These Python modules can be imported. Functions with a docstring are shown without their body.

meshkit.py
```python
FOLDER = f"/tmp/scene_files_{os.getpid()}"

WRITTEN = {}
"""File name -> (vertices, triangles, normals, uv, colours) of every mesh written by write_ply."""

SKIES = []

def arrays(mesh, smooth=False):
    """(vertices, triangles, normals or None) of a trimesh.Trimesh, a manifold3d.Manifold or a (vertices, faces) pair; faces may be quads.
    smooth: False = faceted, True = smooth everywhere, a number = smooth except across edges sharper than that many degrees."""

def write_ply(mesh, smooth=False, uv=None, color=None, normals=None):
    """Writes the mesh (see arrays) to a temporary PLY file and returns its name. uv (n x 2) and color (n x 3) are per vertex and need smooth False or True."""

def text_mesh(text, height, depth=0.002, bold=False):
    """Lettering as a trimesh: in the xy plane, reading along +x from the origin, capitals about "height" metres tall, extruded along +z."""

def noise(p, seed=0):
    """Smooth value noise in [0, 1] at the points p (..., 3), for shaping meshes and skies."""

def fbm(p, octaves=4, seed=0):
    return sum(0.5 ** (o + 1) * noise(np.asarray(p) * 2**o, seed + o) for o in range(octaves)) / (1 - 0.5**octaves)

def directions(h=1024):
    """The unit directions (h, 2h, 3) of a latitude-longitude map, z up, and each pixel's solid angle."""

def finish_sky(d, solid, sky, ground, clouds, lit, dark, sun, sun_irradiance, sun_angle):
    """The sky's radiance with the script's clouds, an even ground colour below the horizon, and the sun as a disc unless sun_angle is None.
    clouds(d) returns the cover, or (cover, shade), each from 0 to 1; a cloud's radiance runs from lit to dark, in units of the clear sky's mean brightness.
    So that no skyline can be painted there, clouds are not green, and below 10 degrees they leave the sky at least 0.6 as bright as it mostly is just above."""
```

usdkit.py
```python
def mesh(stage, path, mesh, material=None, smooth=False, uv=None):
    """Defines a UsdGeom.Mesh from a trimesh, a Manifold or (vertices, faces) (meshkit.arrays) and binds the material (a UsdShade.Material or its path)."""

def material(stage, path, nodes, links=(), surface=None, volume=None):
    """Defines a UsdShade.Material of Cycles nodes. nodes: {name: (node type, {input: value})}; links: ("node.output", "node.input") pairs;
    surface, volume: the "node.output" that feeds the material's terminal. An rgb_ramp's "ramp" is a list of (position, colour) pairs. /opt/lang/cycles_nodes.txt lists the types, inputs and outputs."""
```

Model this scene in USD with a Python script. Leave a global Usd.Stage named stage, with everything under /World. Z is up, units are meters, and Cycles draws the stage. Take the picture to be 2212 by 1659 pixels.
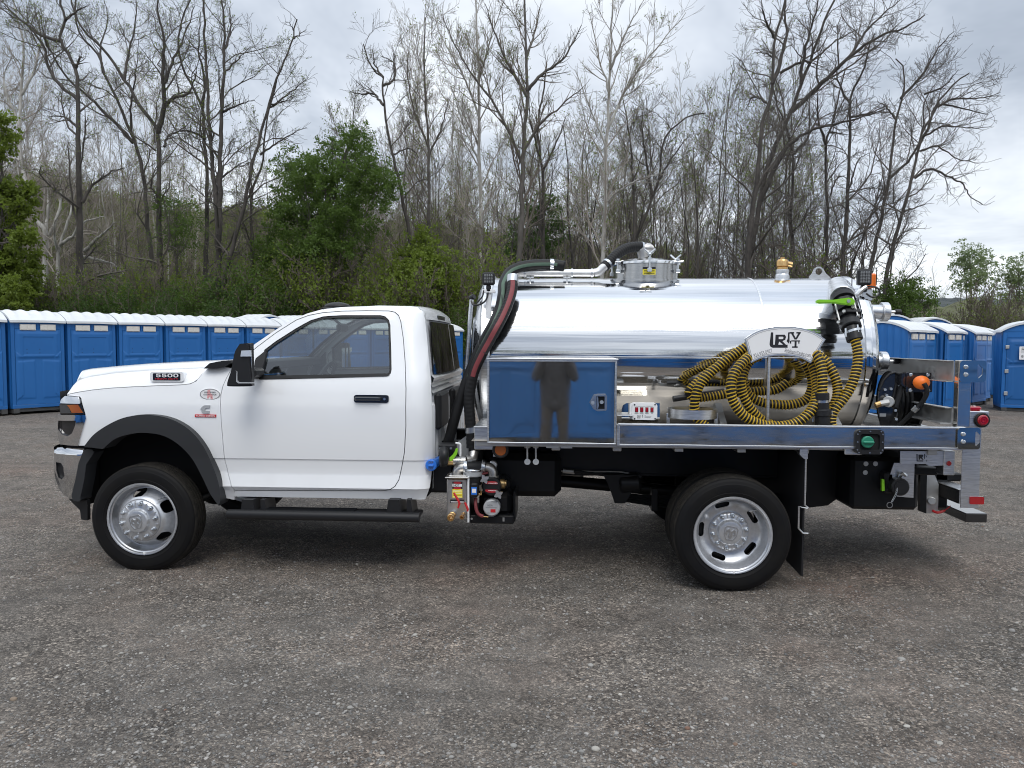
import math, numpy as np, trimesh, usdkit, meshkit, manifold3d
from shapely.geometry import Polygon, MultiPolygon, box as sbox, LineString, Point
from shapely.ops import unary_union
from shapely import affinity
from pxr import Usd, UsdGeom, UsdLux, UsdShade, Gf, Sdf, Vt
stage = Usd.Stage.CreateInMemory()
UsdGeom.SetStageUpAxis(stage, 'Z')
UsdGeom.Xform.Define(stage, '/World')
# ------------------------------------------------------------------ camera
CAM = (3.06, -6.5, 1.71); YAW, PITCH, ROLL = -.058, .055, .004; FD = 1661.0
def _axes():
    r = np.array([math.cos(YAW), -math.sin(YAW), 0]); f0 = np.array([math.sin(YAW), math.cos(YAW), 0]); u0 = np.array([0, 0, 1.])
    f = f0 * math.cos(PITCH) - u0 * math.sin(PITCH); u = u0 * math.cos(PITCH) + f0 * math.sin(PITCH)
    return r * math.cos(ROLL) + u * math.sin(ROLL), u * math.cos(ROLL) - r * math.sin(ROLL), f
AX = _axes()
cam = UsdGeom.Camera.Define(stage, '/World/camera')
_r, _u, _f = AX
cam.AddTransformOp().Set(Gf.Matrix4d(*_r, 0, *_u, 0, *(-_f), 0, *CAM, 1))
cam.CreateHorizontalApertureAttr(36.0); cam.CreateVerticalApertureAttr(27.0)
cam.CreateFocalLengthAttr(36.0 * FD / 2212.0)
cam.CreateClippingRangeAttr(Gf.Vec2f(0.03, 5000))
cam.CreateExposureAttr(0.56)
# ------------------------------------------------------------------ sky, sun
SUN_EL, SUN_ROT = math.radians(55), math.radians(170)
def sky_material():
    return usdkit.material(stage, '/World/Looks/sky_overcast', {
        'sky': ('sky_texture', {'sky_type': 'single_scattering', 'sun_disc': False, 'sun_elevation': SUN_EL, 'sun_rotation': SUN_ROT, 'air_density': 1.0, 'aerosol_density': 1.0}),
        'tc': ('texture_coordinate', {}),
        'sep': ('separate_xyz', {}),
        'zc': ('math', {'math_type': 'maximum', 'value2': 0.0}),
        'za': ('math', {'math_type': 'add', 'value2': 0.22}),
        'dx': ('math', {'math_type': 'divide'}), 'dy': ('math', {'math_type': 'divide'}),
        'cmb': ('combine_xyz', {'z': 0.0}),
        'n1': ('noise_texture', {'scale': 1.05, 'detail': 6.0, 'roughness': 0.56, 'distortion': 0.35}),
        'ramp': ('rgb_ramp', {'ramp': [(0.25, (2.6, 2.95, 3.5)), (0.38, (3.5, 3.9, 4.5)), (0.48, (4.9, 5.3, 5.9)), (0.58, (6.6, 6.95, 7.4)), (0.7, (8.2, 8.45, 8.75)), (1.0, (9.0, 9.1, 9.3))]}),
        'lift': ('rgb_ramp', {'ramp': [(0.0, (1.0, 1.0, 1.0)), (0.2, (0.98, 0.98, 0.98)), (0.45, (1.12, 1.12, 1.12)), (1.0, (2.05, 2.05, 2.05))]}),
        'mul': ('mix_color', {'blend_type': 'multiply', 'fac': 1.0, 'use_clamp': False}),
        'mx': ('mix', {'mix_type': 'mix', 'fac': 0.9}),
        'bg': ('background_shader', {'strength': 0.1}),
    }, [('tc.generated', 'sep.vector'), ('sep.z', 'zc.value1'), ('zc.value', 'za.value1'), ('sep.x', 'dx.value1'), ('za.value', 'dx.value2'), ('sep.y', 'dy.value1'), ('za.value', 'dy.value2'),
        ('dx.value', 'cmb.x'), ('dy.value', 'cmb.y'), ('cmb.vector', 'n1.vector'), ('n1.fac', 'ramp.fac'), ('zc.value', 'lift.fac'),
        ('ramp.color', 'mul.a'), ('lift.color', 'mul.b'), ('sky.color', 'mx.color1'), ('mul.result', 'mx.color2'), ('mx.color', 'bg.color')], surface='bg.background')
dome = UsdLux.DomeLight.Define(stage, '/World/sky')
UsdShade.MaterialBindingAPI.Apply(dome.GetPrim()).Bind(sky_material())
dome.GetPrim().SetCustomDataByKey('kind', 'structure')
sun = UsdLux.DistantLight.Define(stage, '/World/sun_behind_cloud')
sun.CreateIntensityAttr(0.22); sun.CreateAngleAttr(28.0); sun.CreateColorAttr(Gf.Vec3f(1.0, 0.96, 0.9)); sun.GetPrim().CreateAttribute('inputs:normalize', Sdf.ValueTypeNames.Bool).Set(True)
_d = np.array([math.sin(SUN_ROT) * math.cos(SUN_EL), math.cos(SUN_ROT) * math.cos(SUN_EL), math.sin(SUN_EL)])
_x = np.cross([0, 0, 1.], _d); _x /= np.linalg.norm(_x); _y = np.cross(_d, _x)
sun.AddTransformOp().Set(Gf.Matrix4d(*_x, 0, *_y, 0, *_d, 0, 0, 0, 30, 1))

# ------------------------------------------------------------------ helpers
def Q(px, py, y=None, z=None, x=None):
    """the point of the plane y=.. (or z=.., x=..) that the photograph shows at (px, py) of its 2212-pixel-wide view"""
    r, u, f = AX
    d = f + r * (px - 1106) / FD - u * (py - 829.5) / FD
    t = (y - CAM[1]) / d[1] if y is not None else (z - CAM[2]) / d[2] if z is not None else (x - CAM[0]) / d[0]
    return np.array(CAM) + d * t
ZOOMS = {0: (0, 0, 1, 1), 1: (0, 639.4, .26036, .26043), 2: (466.6, 622.1, .27082, .27082), 3: (933.2, 501.2, .26036, .26036), 4: (1451.7, 501.2, .26043, .26043), 5: (1797.3, 587.6, .34363, .34363),
         6: (915.9, 898.6, .25, .25), 7: (103.7, 812.2, .26041, .26041), 8: (1348, 898.6, .25, .25), 9: (1866.5, 674, .15626, .15626), 'p': (950.5, 933.2, .13023, .13023),
         't1': (0, 0, .41677, .41677), 't2': (518.4, 0, .41677, .41677), 't3': (1209.7, 0, .45313, .45313), 'c': (1313.4, 777.7, .09375, .09375)}
def at(zm, x, y, Y):
    a, b, c, d = ZOOMS[zm]
    return Q(a + c * x, b + d * y, y=Y)
def ats(zm, pts, Y):
    """polyline points on the plane y=Y; a third number in a point moves it off that plane"""
    return np.array([at(zm, p[0], p[1], Y + (p[2] if len(p) > 2 else 0)) for p in pts])
def xz(zm, pts, Y):
    return ats(zm, pts, Y)[:, [0, 2]]

_used = {}
def uniq(parent, name):
    k = (parent, name); n = _used.get(k, 0); _used[k] = n + 1
    return f'{parent}/{name}' if n == 0 else f'{parent}/{name}_{n:03d}'
def _pp(parent):
    return '/World' if parent is None else str(parent.GetPath()) if hasattr(parent, 'GetPath') else parent
def meta(p, label=None, cat=None, group=None, kind=None):
    for k, v in (('label', label), ('category', cat), ('group', group), ('kind', kind)):
        if v: p.SetCustomDataByKey(k, v)
    return p
def obj(name, mesh, mat, parent=None, smooth=30, **kw):
    if isinstance(mesh, list): mesh = cat(mesh)
    m = usdkit.mesh(stage, uniq(_pp(parent), name), mesh, mat, smooth=smooth)
    return meta(m.GetPrim(), **kw)
def xf(name, parent=None, loc=None, rz=0, **kw):
    x = UsdGeom.Xform.Define(stage, uniq(_pp(parent), name))
    if loc is not None: x.AddTranslateOp().Set(Gf.Vec3d(*map(float, loc)))
    if rz: x.AddRotateZOp().Set(math.degrees(rz))
    return meta(x.GetPrim(), **kw)
def copy_of(proto_path, name, loc, rz, scale=None, **kw):
    x = UsdGeom.Xform.Define(stage, uniq('/World', name)); x.AddTranslateOp().Set(Gf.Vec3d(*map(float, loc))); x.AddRotateZOp().Set(math.degrees(rz))
    if scale is not None: x.AddScaleOp().Set(Gf.Vec3f(*([scale] * 3 if np.ndim(scale) == 0 else scale)))
    p = x.GetPrim(); p.GetReferences().AddInternalReference(proto_path); p.SetInstanceable(True)
    return meta(p, **kw)
def proto(name):
    p = stage.CreateClassPrim('/World/Kinds/' + name) if stage.GetPrimAtPath('/World/Kinds') else None
    if p is None:
        stage.CreateClassPrim('/World/Kinds'); p = stage.CreateClassPrim('/World/Kinds/' + name)
    p.SetTypeName('Xform')
    return p

def cat(ms):
    vs, fs, n = [], [], 0
    for m in ms:
        if isinstance(m, list): m = cat(m)
        if hasattr(m, 'to_mesh'):
            q = m.to_mesh(); v, f = np.asarray(q.vert_properties)[:, :3], np.asarray(q.tri_verts)
        elif isinstance(m, tuple): v, f = m
        else: v, f = np.asarray(m.vertices), np.asarray(m.faces)
        vs.append(v); fs.append(np.asarray(f) + n); n += len(v)
    return trimesh.Trimesh(np.vstack(vs), np.vstack(fs), process=False)
def bx(x0, x1, y0, y1, z0, z1, b=0.004):
    x0, x1 = sorted((x0, x1)); y0, y1 = sorted((y0, y1)); z0, z1 = sorted((z0, z1))
    b = min(b, .45 * (x1 - x0), .45 * (y1 - y0), .45 * (z1 - z0))
    if b <= 0: return trimesh.creation.box(bounds=[[x0, y0, z0], [x1, y1, z1]])
    p = []
    for i in range(3):
        lo = np.array([x0, y0, z0]); hi = np.array([x1, y1, z1])
        for k in range(3):
            if k != i: lo[k] += b; hi[k] -= b
        p += [[(lo, hi)[a][0], (lo, hi)[c][1], (lo, hi)[d][2]] for a in (0, 1) for c in (0, 1) for d in (0, 1)]
    return trimesh.convex.convex_hull(np.array(p))
def turned(m, ang, axis, about):
    m = m.copy(); m.apply_transform(trimesh.transformations.rotation_matrix(ang, axis, about)); return m
def moved(m, d):
    m = m.copy(); m.apply_translation(d); return m
def mirror_y(m):
    m = m.copy(); m.vertices = np.asarray(m.vertices) * [1, -1, 1]; m.faces = np.asarray(m.faces)[:, ::-1]; return m
def spline(pts, n):
    """Catmull-Rom through pts, n points evenly spaced along it"""
    p = np.asarray(pts, float)
    if len(p) == 2: return p[0] + np.linspace(0, 1, n)[:, None] * (p[1] - p[0])
    e = np.vstack([2 * p[0] - p[1], p, 2 * p[-1] - p[-2]]); out = []
    for i in range(len(p) - 1):
        t = np.linspace(0, 1, 24, endpoint=False)[:, None]; a, b, c, d = e[i:i + 4]
        out.append(.5 * (2 * b + (c - a) * t + (2 * a - 5 * b + 4 * c - d) * t ** 2 + (3 * b - a - 3 * c + d) * t ** 3))
    out = np.vstack(out + [p[-1:]]); s = np.r_[0, np.cumsum(np.linalg.norm(np.diff(out, axis=0), axis=1))]
    w = np.linspace(0, s[-1], n)
    return np.stack([np.interp(w, s, out[:, k]) for k in range(3)], 1)
def tube(pts, r, n=12, caps=True):
    p = np.asarray(pts, float); m = len(p); r = np.broadcast_to(np.asarray(r, float), (m,))
    t = np.gradient(p, axis=0); t /= np.maximum(np.linalg.norm(t, axis=1, keepdims=True), 1e-9)
    a = np.cross(t[0], [0, 0, 1.] if abs(t[0][2]) < .9 else [1., 0, 0]); a /= np.linalg.norm(a)
    A = np.zeros((m, 3))
    for i in range(m):
        a = a - t[i] * (a @ t[i]); a /= max(np.linalg.norm(a), 1e-9); A[i] = a
    B = np.cross(t, A); th = np.arange(n) / n * 2 * np.pi
    v = (p[:, None] + r[:, None, None] * (A[:, None] * np.cos(th)[None, :, None] + B[:, None] * np.sin(th)[None, :, None])).reshape(-1, 3)
    i, j = np.meshgrid(np.arange(m - 1), np.arange(n), indexing='ij'); i, j = i.ravel(), j.ravel(); k = (j + 1) % n
    f = np.vstack([np.stack([i * n + j, i * n + k, i * n + n + k], 1), np.stack([i * n + j, i * n + n + k, i * n + n + j], 1)])
    if caps:
        v = np.vstack([v, p[0], p[-1]]); q = np.arange(n); w = (q + 1) % n
        f = np.vstack([f, np.stack([w, q, np.full(n, m * n)], 1), np.stack([(m - 1) * n + q, (m - 1) * n + w, np.full(n, m * n + 1)], 1)])
    return trimesh.Trimesh(v, f, process=False)
def lathe(prof, n=48, axis='z', at0=(0, 0, 0)):
    """prof: (radius, along) pairs; turned round the axis through at0. Both sides of a sharp corner come from the smoothing angle."""
    prof = np.asarray(prof, float); m = len(prof); th = np.arange(n) / n * 2 * np.pi
    v = np.stack([prof[:, None, 0] * np.cos(th), prof[:, None, 0] * np.sin(th), np.broadcast_to(prof[:, None, 1], (m, n))], -1).reshape(-1, 3)
    i, j = np.meshgrid(np.arange(m - 1), np.arange(n), indexing='ij'); i, j = i.ravel(), j.ravel(); k = (j + 1) % n
    f = np.vstack([np.stack([i * n + j, i * n + k, i * n + n + k], 1), np.stack([i * n + j, i * n + n + k, i * n + n + j], 1)])
    if axis == 'x': v = v[:, [2, 0, 1]]
    elif axis == '-y': v = np.stack([v[:, 0], -v[:, 2], v[:, 1]], 1)      # along grows towards the camera
    m = trimesh.Trimesh(v + np.array(at0), f, process=False)
    w = trimesh.Trimesh(m.vertices, m.faces, process=True)
    return w
def cyl(p0, p1, r, n=20, b=0.0):
    p0, p1 = np.asarray(p0, float), np.asarray(p1, float)
    if b <= 0: return tube([p0, p1], r, n)
    d = (p1 - p0) / np.linalg.norm(p1 - p0)
    return tube([p0, p0 + d * 1e-4, p0 + d * b, p1 - d * b, p1 - d * 1e-4, p1], [r - b, r - b, r, r, r - b, r - b], n)
def plate(poly, y0, y1):
    """a polygon given in (x, z), thick from y0 to y1"""
    poly = Polygon(poly) if not hasattr(poly, 'geom_type') else poly
    out = []
    for g in getattr(poly, 'geoms', [poly]):
        m = trimesh.creation.extrude_polygon(g, abs(y1 - y0), engine='earcut')
        m.vertices = np.stack([m.vertices[:, 0], max(y0, y1) - m.vertices[:, 2], m.vertices[:, 1]], 1)
        out.append(m)
    return cat(out)
def plate_x(poly, x0, x1):
    """a polygon given in (y, z), thick from x0 to x1"""
    m = plate(poly, 0, 1); v = np.asarray(m.vertices)
    return trimesh.Trimesh(np.stack([x0 + (x1 - x0) * (v[:, 1]), v[:, 0], v[:, 2]], 1), m.faces if x1 > x0 else m.faces[:, ::-1], process=False)
def plate_z(poly, z0, z1):
    poly = Polygon(poly) if not hasattr(poly, 'geom_type') else poly
    m = trimesh.creation.extrude_polygon(poly, z1 - z0, engine='earcut'); m.apply_translation([0, 0, z0]); return m
def rrect(x0, x1, z0, z1, r, k=4):
    return sbox(x0 + r, z0 + r, x1 - r, z1 - r).buffer(r, quad_segs=k)
def panel(poly, yf, thick=0.02, cell=0.08, cz=None, flip=False, zb=(.632, .66, .74, .836, .842)):
    """a body panel: the polygon in (x, z) laid on the surface y = yf(x, z), with its edge turned in by thick"""
    poly = poly if hasattr(poly, 'geom_type') else Polygon(poly)
    poly = poly.buffer(0); cz = cz or cell
    x0, z0, x1, z1 = poly.bounds; V, F, n = [], [], 0
    gx, gz = np.arange(math.floor(x0 / cell) * cell, x1 + cell, cell), np.arange(math.floor(z0 / cz) * cz, z1 + cz, cz)
    from shapely.prepared import prep
    pp = prep(poly); gz = np.unique(np.r_[gz, [q for q in zb if z0 < q < z1]].round(6))
    for a in gx[:-1]:
        for c, c2 in zip(gz[:-1], gz[1:]):
            b = sbox(a, c, a + cell, c2)
            if not pp.intersects(b): continue
            if pp.contains(b):
                V.append(np.array([[a, c], [a + cell, c], [a + cell, c2], [a, c2]])); F.append(np.array([[0, 1, 2], [0, 2, 3]]) + n); n += 4; continue
            g = poly.intersection(b)
            for q in getattr(g, 'geoms', [g]):
                if q.geom_type != 'Polygon' or q.area < 1e-8: continue
                v, f = trimesh.creation.triangulate_polygon(q, engine='earcut')
                V.append(np.asarray(v)); F.append(np.asarray(f) + n); n += len(v)
    v2, f = np.vstack(V), np.vstack(F)
    tri = v2[f]; ar = np.cross(tri[:, 1] - tri[:, 0], tri[:, 2] - tri[:, 0]); f = np.where((ar < 0)[:, None], f[:, ::-1], f)
    top = trimesh.Trimesh(np.stack([v2[:, 0], yf(v2[:, 0], v2[:, 1]), v2[:, 1]], 1), f, process=False)
    top.merge_vertices(digits_vertex=5)
    parts = [top]
    if thick:
        for g in getattr(poly, 'geoms', [poly]):
            for ring in [g.exterior, *g.interiors]:
                c = np.asarray(ring.segmentize(min(cell, cz) * .6).coords)[:-1]; m = len(c)
                y = yf(c[:, 0], c[:, 1]); a = np.stack([c[:, 0], y, c[:, 1]], 1); b = a + [0, thick, 0]
                i = np.arange(m); k = (i + 1) % m
                ff = np.vstack([np.stack([i, i + m, k + m], 1), np.stack([i, k + m, k], 1)])
                parts.append(trimesh.Trimesh(np.vstack([a, b]), ff, process=False))
    return cat(parts)
def grid_mesh(P, flip=False):
    """P (m, n, 3) -> mesh"""
    m, n = P.shape[:2]; i, j = np.meshgrid(np.arange(m - 1), np.arange(n - 1), indexing='ij'); i, j = i.ravel(), j.ravel()
    a, b, c, d = i * n + j, i * n + j + 1, (i + 1) * n + j + 1, (i + 1) * n + j
    f = np.vstack([np.stack([a, b, c], 1), np.stack([a, c, d], 1)])
    return trimesh.Trimesh(P.reshape(-1, 3), f[:, ::-1] if flip else f, process=False)
def text(s, h, x, z, y, depth=.0015, bold=False, width=None, center=False, squash=1.0, ang=0.0):
    m = meshkit.text_mesh(s, h, depth, bold); v = np.array(m.vertices); w = v[:, 0].max() - v[:, 0].min()
    if width: v[:, 0] *= width / w; w = width
    v[:, 0] *= squash
    if center: v[:, 0] -= (v[:, 0].max() + v[:, 0].min()) / 2
    c, q = math.cos(ang), math.sin(ang)
    v = np.stack([v[:, 0] * c - v[:, 1] * q, v[:, 0] * q + v[:, 1] * c, v[:, 2]], 1)
    return trimesh.Trimesh(np.stack([v[:, 0] + x, y - v[:, 2], v[:, 1] + z], 1), m.faces, process=False)
def ball(c, r, k=2, s=(1, 1, 1)):
    m = trimesh.creation.icosphere(k, r); m.vertices = np.asarray(m.vertices) * s + np.asarray(c); return m
def ring(c, R, r, axis='y', n=32, k=10):
    th = np.linspace(0, 2 * np.pi, n, endpoint=False); ph = np.linspace(0, 2 * np.pi, k, endpoint=False)
    T, Pp = np.meshgrid(th, ph, indexing='ij'); a = (R + r * np.cos(Pp)) * np.cos(T); b = (R + r * np.cos(Pp)) * np.sin(T); h = r * np.sin(Pp)
    v = {'y': (a, h, b), 'z': (a, b, h), 'x': (h, a, b)}[axis]; v = np.stack(v, -1).reshape(-1, 3) + np.asarray(c)
    i, j = np.meshgrid(np.arange(n), np.arange(k), indexing='ij'); i, j = i.ravel(), j.ravel(); i2, j2 = (i + 1) % n, (j + 1) % k
    f = np.vstack([np.stack([i * k + j, i2 * k + j, i2 * k + j2], 1), np.stack([i * k + j, i2 * k + j2, i * k + j2], 1)])
    if axis != 'y': f = f[:, ::-1]
    m = trimesh.Trimesh(v, f, process=False); m.fix_normals(); return m

# ------------------------------------------------------------------ materials
LOOKS = '/World/Looks/'
def pm(name, col, rough=.5, metal=0.0, var=0.0, vscale=6.0, bump=0.0, bscale=60.0, rvar=0.0, stretch=(1, 1, 1), col2=None, rand=0.0, coat=0.0, spec=.5, ior=1.5, bdist=.01, detail=4.0, **kw):
    """a principled material: colour varied by a noise (towards col2), relief by another"""
    nodes = {'tc': ('texture_coordinate', {}), 'mp': ('mapping', {'scale': stretch}), 'p': ('principled_bsdf', {'base_color': col, 'roughness': rough, 'metallic': metal, 'coat_weight': coat, 'specular_ior_level': spec, 'ior': ior, **kw})}
    links = [('tc.object', 'mp.vector')]
    if var or col2 is not None or rvar:
        c2 = col2 if col2 is not None else tuple(c * (1 - var) for c in col)
        nodes['n'] = ('noise_texture', {'scale': vscale, 'detail': detail, 'roughness': .6})
        nodes['r'] = ('rgb_ramp', {'ramp': [(.3, c2), (.7, col)]})
        links += [('mp.vector', 'n.vector'), ('n.fac', 'r.fac')]
        if rand:
            nodes['oi'] = ('object_info', {}); nodes['mr'] = ('map_range', {'from_min': 0.0, 'from_max': 1.0, 'to_min': 1 - rand, 'to_max': 1 + rand}); nodes['hs'] = ('hsv', {})
            links += [('oi.random', 'mr.value'), ('mr.result', 'hs.value'), ('r.color', 'hs.color'), ('hs.color', 'p.base_color')]
        else: links.append(('r.color', 'p.base_color'))
    if rvar:
        nodes['rr'] = ('map_range', {'from_min': .3, 'from_max': .7, 'to_min': max(0.0, rough - rvar), 'to_max': rough + rvar}); links += [('n.fac', 'rr.value'), ('rr.result', 'p.roughness')]
    if bump:
        nodes['bn'] = ('noise_texture', {'scale': bscale, 'detail': 3.0}); nodes['b'] = ('bump', {'strength': bump, 'distance': bdist}); links += [('mp.vector', 'bn.vector'), ('bn.fac', 'b.height'), ('b.normal', 'p.normal')]
    return usdkit.material(stage, LOOKS + name, nodes, links, surface='p.BSDF')
M = {}
M['white_paint'] = pm('white_paint', (.80, .81, .82), .28, coat=1.0, coat_roughness=.02)
M['chrome'] = pm('chrome', (.74, .75, .77), .06, 1.0, bump=.02, bscale=5)
M['polished'] = pm('polished_aluminium', (.72, .73, .745), .085, 1.0, rvar=.04, vscale=2.6, stretch=(.16, 6, 6), var=.22, bump=.2, bscale=3.2, bdist=.012)
M['mirror_sheet'] = pm('mirror_sheet', (.66, .635, .58), .04, .985, rvar=.02, vscale=9, bump=.04, bscale=1.6, bdist=.012)
M['rail_sheet'] = pm('rail_sheet', (.68, .66, .62), .10, .97, rvar=.06, vscale=12, stretch=(.6, 3, 3), bump=.05, bscale=2.0, bdist=.012)
M['aluminium'] = pm('brushed_aluminium', (.66, .67, .68), .30, 1.0, rvar=.04, vscale=10, stretch=(1, 1, 9), bump=.02, bscale=160)
M['aluminium_dull'] = pm('dull_aluminium', (.52, .52, .51), .48, 1.0, rvar=.1, vscale=20, var=.15)
M['stainless'] = pm('cast_stainless', (.6, .58, .55), .33, 1.0, var=.2, vscale=30, bump=.1, bscale=150)
M['deck_metal'] = pm('deck_metal', (.36, .335, .30), .5, .75, col2=(.27, .25, .22), vscale=4, rvar=.08)
M['pipe_metal'] = pm('pipe_metal', (.80, .79, .77), .38, .85, var=.1, vscale=20)
M['collar_metal'] = pm('collar_metal', (.42, .42, .42), .2, 1.0, rvar=.05, vscale=9, stretch=(1, 1, 4))
M['zinc'] = pm('zinc', (.6, .62, .64), .25, 1.0)
M['wheel_silver'] = pm('wheel_silver', (.56, .57, .59), .30, .78, rvar=.05, vscale=12)
M['black_plastic'] = pm('black_plastic', (.012, .012, .013), .42, spec=.35, bump=.15, bscale=700, bdist=.0006)
M['black_gloss'] = pm('black_gloss', (.012, .012, .013), .12, coat=.6)
M['flare_plastic'] = pm('flare_plastic', (.022, .023, .025), .5, spec=.4, bump=.2, bscale=900, bdist=.0006)
M['rubber'] = pm('tyre_rubber', (.0055, .0055, .0065), .6, spec=.16, col2=(.009, .0085, .008), vscale=7, bump=.1, bscale=120)
M['tread'] = pm('tread_rubber', (.012, .0115, .011), .85, spec=.15, col2=(.03, .027, .023), vscale=25, bump=.2, bscale=200)
M['hose_black'] = pm('hose_rubber', (.009, .009, .0095), .5, spec=.3, bump=.15, bscale=250)
M['frame_black'] = pm('frame_black', (.006, .0065, .0075), .4, spec=.3, var=.3, vscale=8, bump=.1, bscale=60)
M['dark_void'] = pm('dark_liner', (.006, .006, .007), .9)
M['interior'] = pm('interior_grey', (.09, .09, .095), .7, bump=.1, bscale=300)
M['interior_lt'] = pm('interior_light', (.16, .16, .165), .7)
M['brass'] = pm('brass', (.72, .46, .2), .25, 1.0, var=.2, vscale=40)
M['brass_dull'] = pm('brass_dull', (.55, .38, .18), .4, 1.0, var=.2, vscale=40)
M['red'] = pm('red_plastic', (.5, .015, .02), .35)
M['red_lens'] = pm('red_lens', (.3, .004, .008), .12, coat=1.0)
M['red_lettering'] = pm('red_lettering', (.42, .02, .03), .4)
M['pale_red'] = pm('pale_red', (.72, .36, .36), .4)
M['red_rubber'] = pm('red_rubber', (.20, .035, .04), .6, var=.25, vscale=40)
M['green_rubber'] = pm('green_rubber', (.075, .13, .09), .55, var=.2, vscale=40)
M['lime'] = pm('lime_plastic', (.21, .52, .02), .35)
M['teal_cap'] = pm('teal_cap', (.02, .20, .12), .35)
M['blue_cap'] = pm('blue_cap', (.03, .17, .62), .35)
M['orange'] = pm('orange_ball', (.9, .19, .02), .4)
M['amber'] = pm('amber_lens', (.30, .075, .01), .15, coat=1.0)
M['yellow_helix'] = pm('yellow_helix', (.62, .40, .03), .42, var=.35, vscale=30)
M['yellow_label'] = pm('yellow_label', (.8, .68, .03), .4)
M['white_label'] = pm('white_label', (.78, .78, .78), .35)
M['black_ink'] = pm('black_ink', (.012, .012, .014), .4)
M['grey_ink'] = pm('grey_ink', (.1, .1, .11), .4)
M['silver_label'] = pm('silver_label', (.45, .46, .47), .35, .3)
M['cable'] = pm('cable', (.012, .012, .012), .5)
M['clear_lamp'] = pm('clear_lamp', (.75, .78, .8), .08, .4, coat=1.0)
M['lamp_dark'] = pm('lamp_dark', (.05, .053, .057), .08, .3, coat=1.0)
M['led'] = pm('led_face', (.2, .205, .21), .12, .5, coat=.8)
M['toilet_blue'] = pm('toilet_blue', (.0125, .105, .325), .42, col2=(.016, .122, .36), vscale=1.2, rand=.16, bump=.05, bscale=40, spec=.4)
M['toilet_blue_side'] = pm('toilet_blue_side', (.0115, .10, .31), .45, col2=(.0145, .113, .34), vscale=1.2, rand=.1, spec=.4)
M['toilet_roof'] = pm('toilet_roof', (.66, .68, .70), .5, col2=(.58, .60, .61), vscale=3, rand=.05)
M['toilet_dark'] = pm('toilet_dark', (.006, .03, .09), .6)
M['toilet_floor'] = pm('toilet_floor', (.07, .07, .07), .8, var=.4, vscale=6)
M['vent_grey'] = pm('vent_grey', (.62, .6, .56), .6)
def glass_mat(name, tint, gloss=.03):
    return usdkit.material(stage, LOOKS + name, {'t': ('transparent_bsdf', {'color': tint}), 'g': ('glossy_bsdf', {'color': (.95, .97, 1.0), 'roughness': .0}), 'f': ('layer_weight', {'blend': .5}), 'w': ('math', {'math_type': 'power', 'value2': 4.0}),
        'a': ('math', {'math_type': 'add', 'value2': gloss, 'use_clamp': True}), 'm': ('mix_closure', {})}, [('f.facing', 'w.value1'), ('w.value', 'a.value1'), ('a.value', 'm.fac'), ('t.BSDF', 'm.closure1'), ('g.BSDF', 'm.closure2')], surface='m.closure')
M['glass'] = glass_mat('window_glass', (.66, .72, .71), .12)
M['glass_dark'] = glass_mat('privacy_glass', (.05, .055, .06), .06)
M['clear_tube'] = glass_mat('clear_tube', (.6, .7, .8), .1)
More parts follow.
